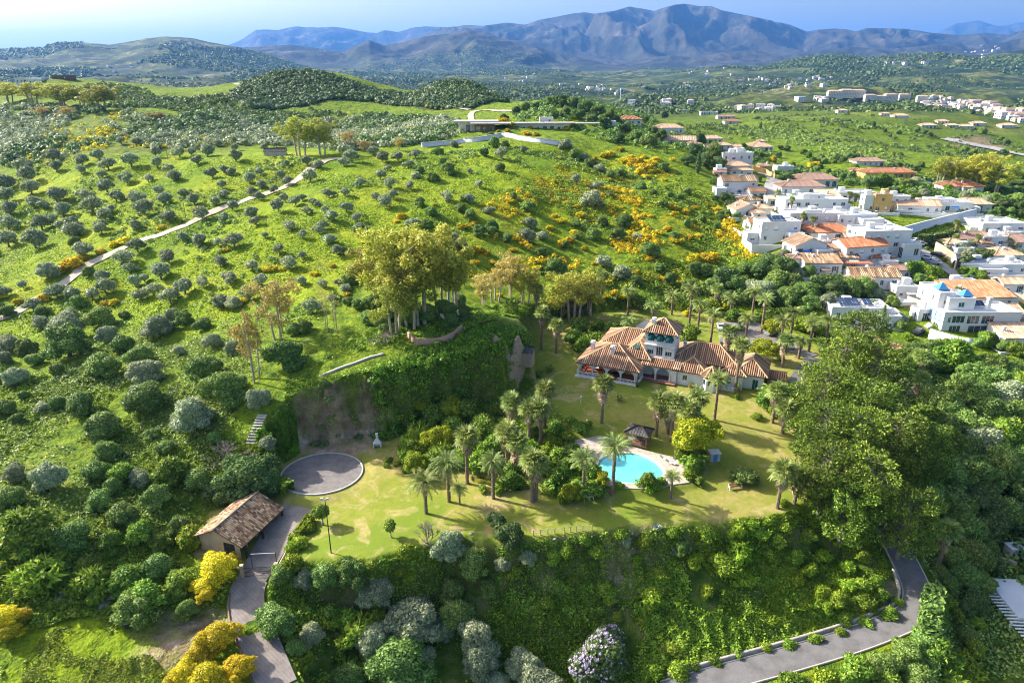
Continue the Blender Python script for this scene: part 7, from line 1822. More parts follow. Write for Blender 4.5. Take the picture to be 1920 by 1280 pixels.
# round paved yard
c_ = at_z(604, 888, -5.45); ex = 7.3; ey = 6.9
mb = MB(); mb.poly([(c_[0] + ex * math.cos(2*math.pi*i/48), c_[1] + ey * math.sin(2*math.pi*i/48), c_[2] + .22) for i in range(48)]); o = mb.build('round_yard', M['gravel']); tag(o, kind='structure')
mb = MB()
for i in range(48):
    a0, a1 = 2*math.pi*i/48, 2*math.pi*(i+1)/48; f_ = lambda r, a, z: (c_[0] + (ex + r) * math.cos(a), c_[1] + (ey + r) * math.sin(a), c_[2] + z)
    mb.quad(f_(0, a0, .34), f_(.25, a0, .34), f_(.25, a1, .34), f_(0, a1, .34)); mb.quad(f_(.25, a0, -.8), f_(.25, a1, -.8), f_(.25, a1, .34), f_(.25, a0, .34)); mb.quad(f_(0, a1, .0), f_(0, a0, .0), f_(0, a0, .34), f_(0, a1, .34))
o = mb.build('yard_kerb', M['paleconc']); tag(o, kind='structure')
# pond
m2, nt, out = new_mat('pond_water'); N = NT(nt); p = N.n('ShaderNodeBsdfPrincipled'); g = N.n('ShaderNodeNewGeometry')
N.l(N.ramp(N.noise(g.outputs['Position'], .6, 4), [(.4, (.02, .03, .012)), (.6, (.20, .19, .02))]), p.inputs['Base Color']); p.inputs['Roughness'].default_value = .1; N.l(p.outputs[0], out.inputs['Surface']); M['pond'] = m2
pp = smooth_line([(q[0], q[1], 0) for q in PONDW] + [(PONDW[0][0], PONDW[0][1], 0)], 4)[:-1]; pzc = min(gz(q[0] + 0, q[1]) for q in PONDW)
o = patch('pond_water', [(q[0], q[1], 0) for q in pp], 'pond', z=-4.62, lift=0)
# loose stones round the garden and down the left slope
def stone(P, s, seed, name='boulder'):
    rng = np.random.default_rng(seed); mb = MB(); k = 7
    prof_ = [(0.01, -.3), (.8, -.3), (1.0, .05), (.85, .4), (.45, .62), (.02, .66)]
    mb.lathe(prof_, (0, 0, 0), k); mb.v = [(x * (1 + .25 * math.sin(i * 2.3 + seed)), y * (1 + .2 * math.cos(i * 1.7 + seed)), z * (1 + .2 * math.sin(i + seed))) for i, (x, y, z) in enumerate(mb.v)]
    o = mb.build(name, M['rock'], None, P); o.scale = (s, s * rng.uniform(.6, 1), s * rng.uniform(.6, .9)); o.rotation_euler = (0, 0, rng.uniform(0, 6)); return o
STONES = []
for i, (x, y) in enumerate([(540,520),(525,600),(545,500),(510,560),(530,580),(460,640),(440,650),(400,700),(375,730),(360,745),(350,770),(380,770),(340,800),(330,815),(360,810),(420,690),(560,470),(585,820),(600,840),(570,850),(560,860),(620,800)]):
    q = hit(x / S3, 850 + y / S3); s = prng.uniform(.3, .75); o = stone(q, s, i); STONES.append((o, q))
for i, (x, y) in enumerate([(575,905),(640,915),(884,1000),(1040,1010),(1180,995),(1185,1000),(1140,760),(1192,752),(1202,756)]):
    q = hit(x, y); o = stone(q, prng.uniform(.2, .4), 40 + i); STONES.append((o, q))
for o, q in STONES: PLANTS.append([o, 'stone', q, o.scale[0], 'grey boulder', 'boulder', 'grey boulders on the ground'])
# stone steps and pale retaining blocks
st_ = empty('stone_steps', at_z(478, 822, -2)); tag(st_, 'flight of pale timber steps climbing beside the bright hedge mound', 'steps')
A_, B_ = hit(470, 832), hit(492, 780)
for i in range(11):
    t = i / 10; x, y = A_[0] + (B_[0] - A_[0]) * t, A_[1] + (B_[1] - A_[1]) * t; z = gz(x, y)
    o = MB().box(-.9, -.16, 0, .9, .16, .22).build('step', M['paleconc'], st_); o.location = Vector((x, y, z + .1)) - st_.location
# bins, wall and lower right house
q = hit(245, 1174); b_ = empty('waste_container', q, R(20)); tag(b_, 'dark waste container beside the dirt track', 'container'); MB().box(-.7, -.45, .1, .7, .45, .95).build('body', M['iron'], b_); MB().box(-.75, -.5, .95, .75, .5, 1.1).build('lid', M['carsilver'], b_)
for sx in (-.55, .55): MB().lathe([(.1, 0), (.12, .05), (.1, .1)], (sx, 0, 0), 8).build('wheel', M['rubber'], b_)
for i, (x, y, l) in enumerate([(1133, 832, 'white globe garden lamp left of its twin by the pool steps'), (1100, 800, 'white globe garden lamp above the pool steps'), (1089, 755, 'white globe garden lamp alone on the upper lawn')]):
    q = hit(x, y); g_ = empty('globe_lamp', q); tag(g_, l, 'garden lamp', 'globe garden lamps'); MB().tube([(0, 0, -.2), (0, 0, 1.3)], .045).build('post', M['frame'], g_); MB().lathe([(.02, 1.28), (.16, 1.34), (.2, 1.46), (.16, 1.58), (.02, 1.64)], seg=10).build('globe', M['frame'], g_)
# fence posts along the lawn edge
def fence_run(pix, label, n, h=1.1, mat='palebark', rails=True):
    P = [hit(*q) for q in pix]; L = smooth_line(P, 6); f_ = empty('post_fence', tuple(L[0])); tag(f_, label, 'fence'); o0 = Vector(L[0])
    ids = np.linspace(0, len(L) - 1, n).astype(int); prev = None
    rl = MB()
    for i in ids:
        p_ = Vector((L[i][0], L[i][1], gz(L[i][0], L[i][1]))) - o0; MB().box(p_.x - .06, p_.y - .06, p_.z - .4, p_.x + .06, p_.y + .06, p_.z + h).build('post', M[mat], f_)
        if prev is not None and rails:
            for zz in (.5, .95): rl.bar((prev.x, prev.y, prev.z + zz), (p_.x, p_.y, p_.z + zz), .05)
        prev = p_
    if rails: rl.build('rail', M[mat], f_)
fence_run([(1000,1004),(1040,1000),(1075,996),(1110,994)], 'rustic rail fence at the front lawn edge', 9)
# utility poles on the hill
for i, (x, y, t) in enumerate([(349, 412, 372), (520, 356, 335), (516, 328, 305), (315, 300, 288)]):
    q = hit(x, y); u = empty('utility_pole', q); H = max(5, height_to(q, t)); tag(u, ['slender utility pole left of the track on the olive hill', 'slender utility pole at the middle of the track', 'slender utility pole just above the middle of the track', 'slender utility pole on the far crest of the olive hill'][i], 'utility pole', 'utility poles on the hill')
    MB().tube([(0, 0, -.5), (0, 0, H)], [.14, .09], 6).build('pole', M['greybark'], u); MB().bar((-.7, 0, H - .3), (.7, 0, H - .3), .1).build('crossarm', M['greybark'], u)
# low stone hut with wreckage on the olive hill
q = hit(517, 291); hut = empty('stone_hut', q, R(10)); tag(hut, 'half-ruined stone hut beneath the eucalyptus pair on the hill', 'hut'); MB().box(-4.5, -2, -.6, 4.5, 2, 1.6).build('wall', M['paleconc'], hut); f, r = gable(-4.5, -2, 4.5, 2, 1.6, 1.3, .3); roof('roof', f, M['blackshade'], hut, .6, .05, 5, .1, r, M['iron'])
# ------------------------------------------------------------ village houses
def wpt(px, py):
    return hit(px, py)
HOUSES = []
def house(cx, by, wpx, ty, dep, rz, rt, label, mat='tile', storeys=None, wall_='white', cat='house', group='white houses of the village', kind='mix', glass='glass', rh=.22, sink=.3, extras=None, zmax=None):
    """(cx,by) middle of the front wall's foot, wpx its width, ty the row of its eave"""
    P = hit(cx, by)
    if P is None: return None
    az = math.atan2(P[0], P[1]); W = wpx * dist(P) / FPX / max(.5, math.cos(R(rz) + az)) * 1.0
    H = max(2.6, height_to(P, ty)); H = min(H, zmax or 10.5)
    st = storeys or max(1, int(round(H / 3.0))); Dp = dep * W
    h = empty('house', (P[0], P[1], P[2] - sink), R(rz)); tag(h, label, cat, group)
    x0, x1 = -W / 2, W / 2
    block(h, x0, 0, x1, Dp, 0, H + sink, st, wall_, kind, parapet=.45 if rt == 'flat' else 0, glass=glass)
    z = H + sink
    big = W > 22 or dist(P) > 320
    sp, seg = (.5, 1.6) if dist(P) < 260 else (.8, 4.0)
    if rt == 'hip': f, r = hip(x0, 0, x1, Dp, z, rh * min(W, Dp), .5); roof('roof', f, M[mat], h, sp, .14, seg, ridges=r)
    elif rt in ('gx', 'gy'):
        f, r = gable(x0, 0, x1, Dp, z, rh * (Dp if rt == 'gx' else W), .4, 'x' if rt == 'gx' else 'y'); roof('roof', f, M[mat], h, sp, .14, seg, ridges=r)
        gable_ends(h, x0, 0, x1, Dp, z, rh * (Dp if rt == 'gx' else W), 'x' if rt == 'gx' else 'y', wall_)
    elif rt == 'shed':
        roof('roof', [[(x0 - .3, -.4, z + .1), (x1 + .3, -.4, z + .1), (x1 + .3, Dp + .3, z + .1 + rh * Dp), (x0 - .3, Dp + .3, z + .1 + rh * Dp)]], M[mat], h, sp, .14, seg)
        mb = MB(); mb.poly([(x0, 0, z), (x0, Dp, z + rh * Dp), (x0, Dp, z)][::-1]); mb.poly([(x1, 0, z), (x1, Dp, z), (x1, Dp, z + rh * Dp)]); mb.quad((x1, Dp, z), (x0, Dp, z), (x0, Dp, z + rh * Dp), (x1, Dp, z + rh * Dp)); mb.build('gable_wall', M[wall_], h)
    if hrng.random() < .75 and dist(P) < 420: chimney(h, x0 + W * hrng.uniform(.15, .85), Dp * hrng.uniform(.3, .7), z, .9 + (rh * Dp * .4 if rt != 'flat' else 0), .6)
    if rt == 'flat' and dist(P) < 420:
        rail(h, [(x0 + .1, .1), (x1 - .1, .1)], z + .45, .45)
        mb = MB(); bx = x0 + W * hrng.uniform(.2, .6); mb.box(bx, Dp * .55, z, bx + 2.2, Dp * .55 + 1.6, z + 1.9); mb.build('stair_head', M[wall_], h)
    if extras: extras(h, x0, x1, Dp, z)
    if dist(P) < 330 and W > 6:
        if hrng.random() < .7 and not extras: ex_ter(hrng.uniform(.5, 1), hrng.uniform(2, 3.5), 0, 'white', hrng.choice((-1, 1)))(h, x0, x1, Dp, z)
        a = hrng.uniform(2.5, 4.5); s = hrng.choice((-1, 1)); hh_ = hrng.uniform(.4, .7) * H; c0, c1 = (x0 - a, x0 - .003) if s < 0 else (x1 + .003, x1 + a)
        block(h, c0, Dp * .2, c1, Dp * .75, 0, hh_, 1, wall_, parapet=.3, glass=glass)
        mb = MB(); mb.box(x0 - a - .5, -4.2, -2.5, x1 + a * .6, -3.95, hrng.uniform(.4, 1.1)); mb.box(x0 - a - .5, -3.95, -2.5, x0 - a - .3, Dp * .5, .8); mb.build('garden_wall', M['white'], h)
        for _ in range(2):
            mb = MB(); bx, by_ = hrng.uniform(x0 + 1, x1 - 1.5), hrng.uniform(Dp * .2, Dp * .7)
            if rt == 'flat': mb.box(bx, by_, z + .01, bx + .9, by_ + .5, z + .7); mb.build('roof_unit', M['steel'], h)
        if hrng.random() < .5:
            q0 = hrng.uniform(x0 + .5, x1 - 3.5); mb = MB(); mb.quad((q0, -1.6, 2.15), (q0 + 2.8, -1.6, 2.15), (q0 + 2.8, -.02, 2.6), (q0, -.02, 2.6)); mb.quad((q0, -1.6, 1.95), (q0 + 2.8, -1.6, 1.95), (q0 + 2.8, -1.6, 2.15), (q0, -1.6, 2.15)); mb.build('awning', M[hrng.choice(('cream', 'sandwall', 'bluewall'))], h)
    HOUSES.append((h, P)); return h
def ex_upper(u0, u1, v0, v1, hh, rt='flat', mat='tile', glass='glass', wall_='white'):
    def f(h, x0, x1, D_, z):
        a, b = x0 + (x1 - x0) * u0, x0 + (x1 - x0) * u1; c, d = D_ * v0, D_ * v1
        block(h, a, c, b, d, z + .002, z + hh, max(1, int(hh / 2.8)), wall_, parapet=.35 if rt == 'flat' else 0, base=0, glass=glass)
        if rt == 'hip': ff, r = hip(a, c, b, d, z + hh, .22 * min(b - a, d - c), .4); roof('upper_roof', ff, M[mat], h, .5, .14, 1.6, ridges=r)
    return f
def ex_ter(w, dep, hh=-.0, mat='white', side=-1):
    """raised terrace in front with arcaded wall and railing"""
    def f(h, x0, x1, D_, z):
        L = (x1 - x0) * w; a, b = (x0, x0 + L) if side < 0 else (x1 - L, x1)
        mb = MB(); mb.box(a, -dep, -3.5, b, -.003, .35 + hh); mb.build('terrace', M[mat], h); rail(h, [(a + .1, -.05), (a + .1, -dep + .1), (b - .1, -dep + .1), (b - .1, -.05)], .35 + hh, .9)
    return f
def ex_wing(u0, u1, dep, hf, rt='flat', mat='tile'):
    def f(h, x0, x1, D_, z):
        a, b = x0 + (x1 - x0) * u0, x0 + (x1 - x0) * u1
        block(h, a, -dep, b, -.003, 0, z * hf, max(1, int(z * hf / 2.8)), parapet=.35 if rt == 'flat' else 0)
        if rt != 'flat': ff, r = hip(a, -dep, b, .0, z * hf, .2 * min(b - a, dep), .35); roof('wing_roof', ff, M[mat], h, .5, .14, 1.6, ridges=r)
    return f
def ex_solar(u0, u1, v0, v1, nx, ny, lift=.25, slope=.9):
    return lambda h, x0, x1, D_, z: solar(h, x0 + (x1-x0)*u0, D_*v0, x0 + (x1-x0)*u1, D_*v1, z + lift, z + lift + slope, nx, ny)
def many(*fs):
    def f(*a):
        for g in fs: g(*a)
    return f
H_ = house
H_(1359,281,22,274,.8,8,'hip','small pale-roofed house at the top end of the village row','tilepale')
H_(1378,284,22,277,.7,5,'gx','small house with blue-grey glazing behind the tall white block','tilepale',glass='blueglass')
H_(1381,317,50,288,.45,6,'flat','tall plain white block with railed roof terrace at the village top',extras=ex_upper(.5,.75,.3,.8,1.8))
H_(1384,324,36,311,.7,6,'hip','two-tiered white house with terracotta roofs below the tall white block','tilepale',extras=ex_wing(.0,1.0,4,.55,'hip','tilepale'))
H_(1386,364,58,340,.55,4,'gx','white house with arched porch and orange-patched tile roof','tileold',kind='arch',extras=many(ex_wing(-.28,.0,5,.6),ex_ter(1.0,3)))
H_(1429,283,34,276,.9,10,'hip','white villa with pyramid tile roof and little roof turret below the green meadow','tilepale',extras=ex_upper(.55,.85,.45,.75,3.2,'hip','tilepale'))
H_(1434,321,17,315,.8,5,'hip','tiny tiled gatehouse beside the orange wall','tilebrown',wall_='ochre')
H_(1471,328,26,313,.6,5,'flat','small plain white cube house right of the orange wall')
H_(1532,350,62,337,.55,3,'hip','wide brown-roofed white house behind the village main street','tilebrown',extras=ex_wing(.1,.4,4,.8,'hip','tilebrown'))
H_(1504,366,66,350,.5,2,'hip','long white house with brown hip roof beside the upper street','tilebrown',extras=ex_ter(.9,3))
H_(1590,375,80,364,.4,2,'flat','long low white flat-roofed house behind the twin palms')
H_(1528,402,96,376,.38,2,'flat','large plain white stepped house with recessed balcony',extras=many(ex_upper(.3,.65,.2,.7,1.6),ex_ter(.35,3,1.5,side=1)))
H_(1528,430,84,402,.42,2,'flat','white modern house with blue glass balcony bands',glass='blueglass',extras=ex_upper(.25,.6,.1,.7,.9))
H_(1402,406,40,398,.8,8,'gy','low house with two pale tiled gables at the hill edge','tilepale',extras=ex_wing(.5,1.0,4,.8,'hip','tilepale'))
H_(1431,404,27,393,.8,4,'hip','small square white house with tiled pyramid roof at the street foot','tilepale')
H_(1424,432,32,420,.9,5,'gx','low terracotta-roofed annex left of the solar-roofed white house','tile')
H_(1461,454,62,418,.55,4,'flat','tall white house with grey solar panels on its roof slope',kind='arch',extras=many(ex_solar(.2,.62,.0,.5,4,3,.6,1.2),ex_wing(.62,1.0,3.5,.55)))
H_(1560,450,66,438,.6,6,'hip','white bungalow with bright orange hip roof and two chimneys','tilered',extras=ex_ter(1.0,3.5,-.5,'sandwall'))
H_(1604,436,56,405,.6,8,'flat','white cubic house with tall green picture window, upper of the two',extras=many(ex_wing(.45,1.0,4,.9),ex_ter(.4,3)))
H_(1632,396,22,368,.6,2,'flat','white cube with recessed glass beside the ochre tower')
H_(1652,398,24,366,.7,2,'flat','ochre cube tower house between white cubes',wall_='ochre')
H_(1679,392,36,370,.5,2,'flat','low white cube wing right of the ochre tower')
H_(1722,400,60,386,.5,-6,'gx','long white house with pale orange roof above the blue-white retaining wall','tilepale',extras=ex_ter(1.0,4,.2))
H_(1775,398,64,381,.5,-8,'flat','white villa with teal arched windows at the end of the retaining wall',kind='arch',glass='shutter',extras=ex_upper(.1,.7,.2,.8,1.0))
H_(1829,395,40,387,.7,-4,'hip','low white house with straw-coloured roof right of the retaining wall','tilepale')
H_(1809,362,46,350,.6,2,'hip','white two-storey house with salmon roof beneath the eucalyptus','tilered',extras=ex_wing(.35,.6,2,1.0,'hip','tilered'))
H_(1668,336,70,324,.35,2,'hip','ochre house with solar panels along its roof','tilered',wall_='ochre',extras=ex_solar(.15,.62,.05,.45,8,1,.5,1.0))
H_(1632,311,40,303,.5,3,'hip','white bungalow with pink roof at the meadow edge','tilebrown')
H_(1606,328,14,322,.8,0,'hip','tiny red-roofed hut behind the village','tilered',wall_='sandwall')
H_(1658,481,66,435,.6,8,'flat','white cubic house with tall green picture window, lower of the two',extras=many(ex_wing(.75,1.12,3,.55),ex_ter(.4,3)))
H_(1622,494,60,462,.6,14,'gx','white house with vivid orange-red roof in the village middle','tilered',kind='arch',extras=ex_ter(.8,4))
H_(1651,498,30,484,.7,6,'hip','orange-red tiled wing with white railed balcony','tilered',extras=ex_ter(1.0,2.5,.6))
H_(1518,482,48,460,.7,10,'gy','white gabled house with brown roof at the thicket edge','tilepale',extras=ex_wing(.55,1.05,3,.7))
H_(1541,515,58,494,.6,-4,'shed','white house with rust-brown sloping roof and red-railed balcony','tileold',extras=ex_ter(.8,2.2,.4,'redwood'))
H_(1585,499,40,487,.5,-4,'shed','long weathered tile roof behind the red-railed house','tileold')
H_(1640,540,72,519,.55,-4,'gx','low white house with teal doors above the carport yard','tileold',glass='shutter',kind='arch',extras=ex_wing(-.2,.35,3,1.0,'hip','tileold'))
H_(1699,560,32,540,.9,-3,'flat','white open carport with roof terrace')
H_(1611,607,88,580,.55,-6,'flat','white villa with rows of solar panels and arcade near the pine tops',kind='arch',extras=many(ex_solar(.15,.5,.02,.6,6,2,.5,1.2),ex_solar(.6,.75,.3,.7,2,2,.5,.8),ex_wing(.72,1.1,3,.8)))
H_(1800,553,56,534,.4,4,'flat','low white walled garage with terracotta patch behind the blue villa')
H_(1842,578,76,558,.55,2,'shed','wide sloping terracotta roof house behind the blue villa','tilered',storeys=1)
H_(1888,604,36,590,.8,3,'gx','low pale-roofed annex right of the blue villa','tilepale')
H_(1862,513,84,500,.45,-3,'flat','white bungalow with solar roof and covered terrace beside an oval pool',extras=many(ex_solar(.12,.45,.1,.7,4,2,.5,.6),ex_wing(.25,.62,3,.75)))
H_(1889,493,36,480,.8,2,'hip','small white house with brown pyramid roof above the solar bungalow','tilepale')
H_(1880,441,54,421,.7,2,'flat','white two-storey house with roof terrace at the right edge',extras=ex_wing(.5,1.1,4,.5))
H_(1824,462,40,448,.7,4,'gx','white house with pinkish roof ridge above the dark hedge','tilebrown',extras=ex_ter(1.2,3))
H_(1862,466,30,446,.7,3,'flat','white stepped house with blue balcony right of the pink-roofed house',glass='blueglass')
H_(1912,468,40,456,.7,3,'hip','low tile-roofed house cut by the right edge','tilebrown')
H_(1914,652,42,634,.8,0,'shed','pale straw-roofed building cut by the right edge','tilepale')
H_(1181,234,40,224,.6,3,'hip','white house with bright orange roof on the knoll','tilered',group='houses on the ridge')
H_(1142,240,24,229,.6,3,'flat','small flat white house left of the orange-roofed one',group='houses on the ridge')
H_(1256,252,46,240,.6,6,'hip','white two-storey villa with cream roof on the ridge','tilepale',group='houses on the ridge',extras=ex_ter(1.1,4))
H_(1272,273,58,263,.5,-8,'gx','long white house with terracotta roof at the ridge end','tilepale',group='houses on the ridge')
H_(1336,268,34,262,.6,3,'hip','low pale-roofed house between ridge and village','tilepale',group='houses on the ridge')
H_(1286,210,22,207,.4,0,'flat','long white shed with dark bays far behind the ridge',group='houses on the ridge')
H_(1330,215,28,210,.4,0,'flat','low white building at the meadow far behind the ridge',group='houses on the ridge')
H_(1362,223,28,219,.4,3,'gx','white farmhouse with shaded porch at the far meadow','tilebrown',group='houses on the ridge')
H_(1373,232,24,228,.5,3,'hip','red-roofed farmhouse at the far meadow','tilered',group='houses on the ridge')
H_(55,158,32,147,.5,0,'flat','white hilltop villa on the far left hill',group='houses on the far left hill',extras=ex_wing(.6,1.1,4,.8))
H_(5,160,14,154,.5,0,'flat','white hilltop house at the left edge',group='houses on the far left hill')
H_(117,149,26,144,.3,0,'flat','long dark low building on the grassy hilltop',wall_='wood',zmax=3,group='houses on the far left hill')
for x, y, w, l in [(1660,218,12,'white tank house standing on the spur'),(1690,222,20,'pink hut standing on the spur'),(1742,240,20,'cream house above the cutting'),(1786,240,16,'white roadside house left of the pink one'),(1812,242,18,'pink-roofed roadside house beyond the cutting'),(1836,236,16,'orange-roofed far house left of another'),(1892,240,18,'orange-roofed far house nearest the right edge'),(1580,212,14,'white farm shed on the green ridge'),(1768,232,14,'grey roadside shed on the spur')]:
    H_(x,y,w,y-5,.6,0,'hip',l,'tilepale',group='scattered houses beyond the meadow')
FI = [(1352,330,18,322),(1420,372,26,366),(1408,388,30,381),(1494,380,20,373),(1557,380,30,372),(1577,414,24,404),(1600,460,24,452),(1500,500,26,492),(1545,470,28,462),(1572,482,24,474),(1667,508,22,500),(1690,522,26,513),(1790,471,24,463),(1808,482,22,474),(1843,472,22,464),(1905,512,26,503),(1900,548,28,539),(1772,560,22,551),(1862,606,26,598),(1903,622,28,612),(1735,600,22,591),(1605,478,22,470),(1560,430,16,422),(1488,410,22,402),(1448,386,18,379),(1895,452,20,445),(1330,284,18,278),(1303,280,18,274)]
for i, (x, y, w, t) in enumerate(FI):
    rt = ('flat', 'gx', 'hip', 'flat', 'shed')[i % 5]; mt = ('tilepale', 'tile', 'tileold', 'tilebrown')[i % 4]
    h = H_(x, y, w, t, .8, 4, rt, 'x', mt)
    if h: PLANTS.append([h, 'house', tuple(h.location), w, 'compact white house with %s' % {'flat': 'flat roof terrace', 'gx': 'tiled gable roof', 'hip': 'tiled hip roof', 'shed': 'sloping tile roof'}[rt], 'house', 'white houses of the village'])
# modern hilltop house with thin slab roofs
q = hit(905, 246); mh = empty('house', (q[0], q[1], q[2] - .5), R(3)); tag(mh, 'long modern hilltop house with thin pale slab roofs', 'house')
for nm, x0, y0, x1, y1, z in (('roof_slab', -14, 2, 8, 12, 4.6), ('roof_slab', -6, -3, 14, 6, 3.9), ('roof_slab', 8, 4, 46, 10, 3.6), ('roof_slab', 20, 8, 60, 12, 3.2)):
    MB().box(x0, y0, z, x1, y1, z + .5).build(nm, M['paleconc'], mh)
block(mh, -12, 3.5, 4, 11, -1, 4.6, 1, 'cream', base=-2); block(mh, -4, -1, 6, 5, -1.5, 3.9, 1, 'wood', base=-2); block(mh, 12, 5.5, 44, 9, -2, 3.6, 1, 'cream', base=-2)
q = hit(1024, 232); b_ = empty('pavilion', q, 0); tag(b_, 'small white pavilion right of the modern hilltop house', 'pavilion'); block(b_, -3.5, 0, 3.5, 4, 0, 2.8, 1, parapet=.3)
def wall_line(pix, h, th, mat, label, name='boundary_wall', cap=None, kind=None, group=None, level=False):
    L = drape_line(pix, 1.2)
    if level: L[:, 2] = np.linspace(L[:3, 2].max(), L[-3:, 2].max(), len(L))
    root = empty(name, tuple(L[0])); tag(root, label, 'wall', group)
    o = kerb_line('wall_body', L, 0, th, h, mat, own_z=level, kind=None, drop=2.5 + 4 * level); o.parent = root; o.matrix_parent_inverse = Matrix.Translation(-Vector(root.location))
    if cap:
        Lc = L.copy(); o = kerb_line('coping', Lc, 0, th + .15, h + .12, cap, own_z=False, kind=None, drop=-h); o.parent = root; o.matrix_parent_inverse = Matrix.Translation(-Vector(root.location))
    return root
wall_line([(790,276),(830,273),(860,270),(905,264),(935,258),(970,262),(1005,267),(1045,272),(1072,275)], 1.9, .4, 'white', 'long curved white wall along the hill crest', cap='paleconc')
wall_line([(1407,318),(1428,324),(1440,329),(1452,336)], 2.2, .4, 'ochre', 'sunlit orange wall along the upper street')
wall_line([(1646,428),(1668,440),(1687,450)], 4.0, .5, 'white', 'tall sunlit white wall beside the lower street')
wall_line([(1688,446),(1735,431),(1780,420),(1828,409)], 3.6, .5, 'white', 'long blue-white retaining wall above the golden meadow', level=True)
wall_line([(1752,470),(1772,482),(1787,492),(1790,508)], 3.0, .4, 'sandwall', 'pale garden wall beside the parked cars')
wall_line([(1700,566),(1725,574),(1752,578)], 1.8, .5, 'slab', 'stone terrace wall below the carport')
wall_line([(1706,600),(1725,592),(1750,580),(1757,577)], 2.2, .4, 'white', 'sloping white wall left of the blue villa')
wall_line([(1740,634),(1775,644),(1825,655)], 2.6, .4, 'white', 'white boundary wall below the blue villa')
wall_line([(1855,540),(1890,536),(1935,540)], 3.0, .4, 'sandwall', 'stone wall below the oval pool')
wall_line([(1880,555),(1905,562),(1940,575)], 2.0, .4, 'sandwall', 'sandy wall along the red-paved lane')
# the big blue and white villa
P = hit(1838, 624); bv = empty('house', (P[0], P[1], P[2] - .3), R(0)); tag(bv, 'large white villa with blue trim and two blue pyramid skylights', 'house', 'white houses of the village')
s_ = dist(P) / FPX; W2 = 112 * s_ * 1.0; D2 = 9.0; x0, x1 = -W2 / 2 - 1, W2 / 2
block(bv, x0, 0, x1, D2, 0, 5.6, 2, parapet=.5, glass='glass', ops={'f': [(1.2,2.0,3.1,4.6),(2.3,5.6,3.0,5.0),(6.2,9.4,2.8,5.0),(10.0,13.2,2.8,5.0),(2,5,.3,2.3),(7,12,.3,2.3)], 'r': [(2, 6, 3, 5)], 'l': [(5.4,7.4,3.2,4.9),(1.6,3.6,3.2,4.9),(5.2,7.6,.05,2.2),(1.5,3.9,.05,2.2)]})
for o in ((5.4,7.4,3.2,4.9),(1.6,3.6,3.2,4.9)):
    mb = MB(); y = D2 - o[0]; mb.box(x0 - .06, D2 - o[1] - .25, o[2] - .25, x0 - .01, D2 - o[0] + .25, o[2]); mb.box(x0 - .06, D2 - o[1] - .25, o[3], x0 - .01, D2 - o[0] + .25, o[3] + .2); mb.box(x0 - .06, D2 - o[1] - .25, o[2], x0 - .01, D2 - o[1], o[3]); mb.box(x0 - .06, D2 - o[0], o[2], x0 - .01, D2 - o[0] + .25, o[3]); mb.build('window_trim', M['bluewall'], bv)
block(bv, x0 + 2.5, 3.2, x0 + 9.5, D2 + 2, 5.602, 8.4, 1, parapet=.5, base=0, glass='shutter'); block(bv, x0 + .8, 5.0, x0 + 5, D2 + 6, 5.603, 9.4, 1, parapet=.4, base=0)
for cx_, cy_, z in ((x0 + 3.2, 8.8, 9.9), (x0 + 8.2, 6.0, 8.95)):
    mb = MB(); a = 1.5; ap_ = (cx_, cy_, z + 1.6); q = [(cx_ - a, cy_ - a, z), (cx_ + a, cy_ - a, z), (cx_ + a, cy_ + a, z), (cx_ - a, cy_ + a, z)]
    for i in range(4): mb.poly([q[i], q[(i+1) % 4], ap_])
    mb.poly(q[::-1]); mb.build('pyramid_skylight', M['bluewall'], bv)
solar(bv, x0 + 9.8, 4, x0 + 13, 6, 6.4, 7.4, 3, 1); chimney(bv, x0 + 12.5, 2.5, 6.1, 2.8, .9)
mb = MB(); mb.box(x0 - 1.5, -6.5, -4, x1 + .5, -.003, -.1); mb.build('terrace', M['white'], bv); rail(bv, [(x0 - 1.4, -6.4), (x1 + .4, -6.4)], -.1, .9)
mb = MB(); mb.box(x0 - 1.55, -6.55, -2.6, x0 + 4, -6.503, -.6); mb.build('blue_dado', M['bluewall'], bv)
mb = MB(); mb.quad((x0 + 6, -5.4, -.08), (x0 + 10.5, -5.4, -.08), (x0 + 10.5, -2.6, -.08), (x0 + 6, -2.6, -.08)); mb.build('terrace_pool', M['poolwater'], bv)
mb = MB()
for i in range(8): mb.box(x0 - 4.5 + i * .38, 1.5, -2.5, x0 - 4.1 + i * .38, 3.2, -.6 + i * .38)
mb.build('stair', M['white'], bv)
HOUSES.append((bv, P))
q = hit(1880, 521); mb = MB(); mb.poly([(q[0] + 4.6 * math.cos(6.283*i/24), q[1] + 2.6 * math.sin(6.283*i/24), q[2] + .45) for i in range(24)]); o = mb.build('oval_pool_water', M['poolwater']); tag(o, kind='structure')
mb = MB(); mb.poly([(q[0] + 6.2 * math.cos(6.283*i/24), q[1] + 3.8 * math.sin(6.283*i/24), q[2] + .42) for i in range(24)]); 
for i in range(24):
    f_ = lambda i, z: (q[0] + 6.2 * math.cos(6.283*i/24), q[1] + 3.8 * math.sin(6.283*i/24), z); mb.quad(f_(i, q[2] - 2), f_(i+1, q[2] - 2), f_(i+1, q[2] + .42), f_(i, q[2] + .42))
o = mb.build('oval_pool_deck', M['white']); tag(o, kind='structure')
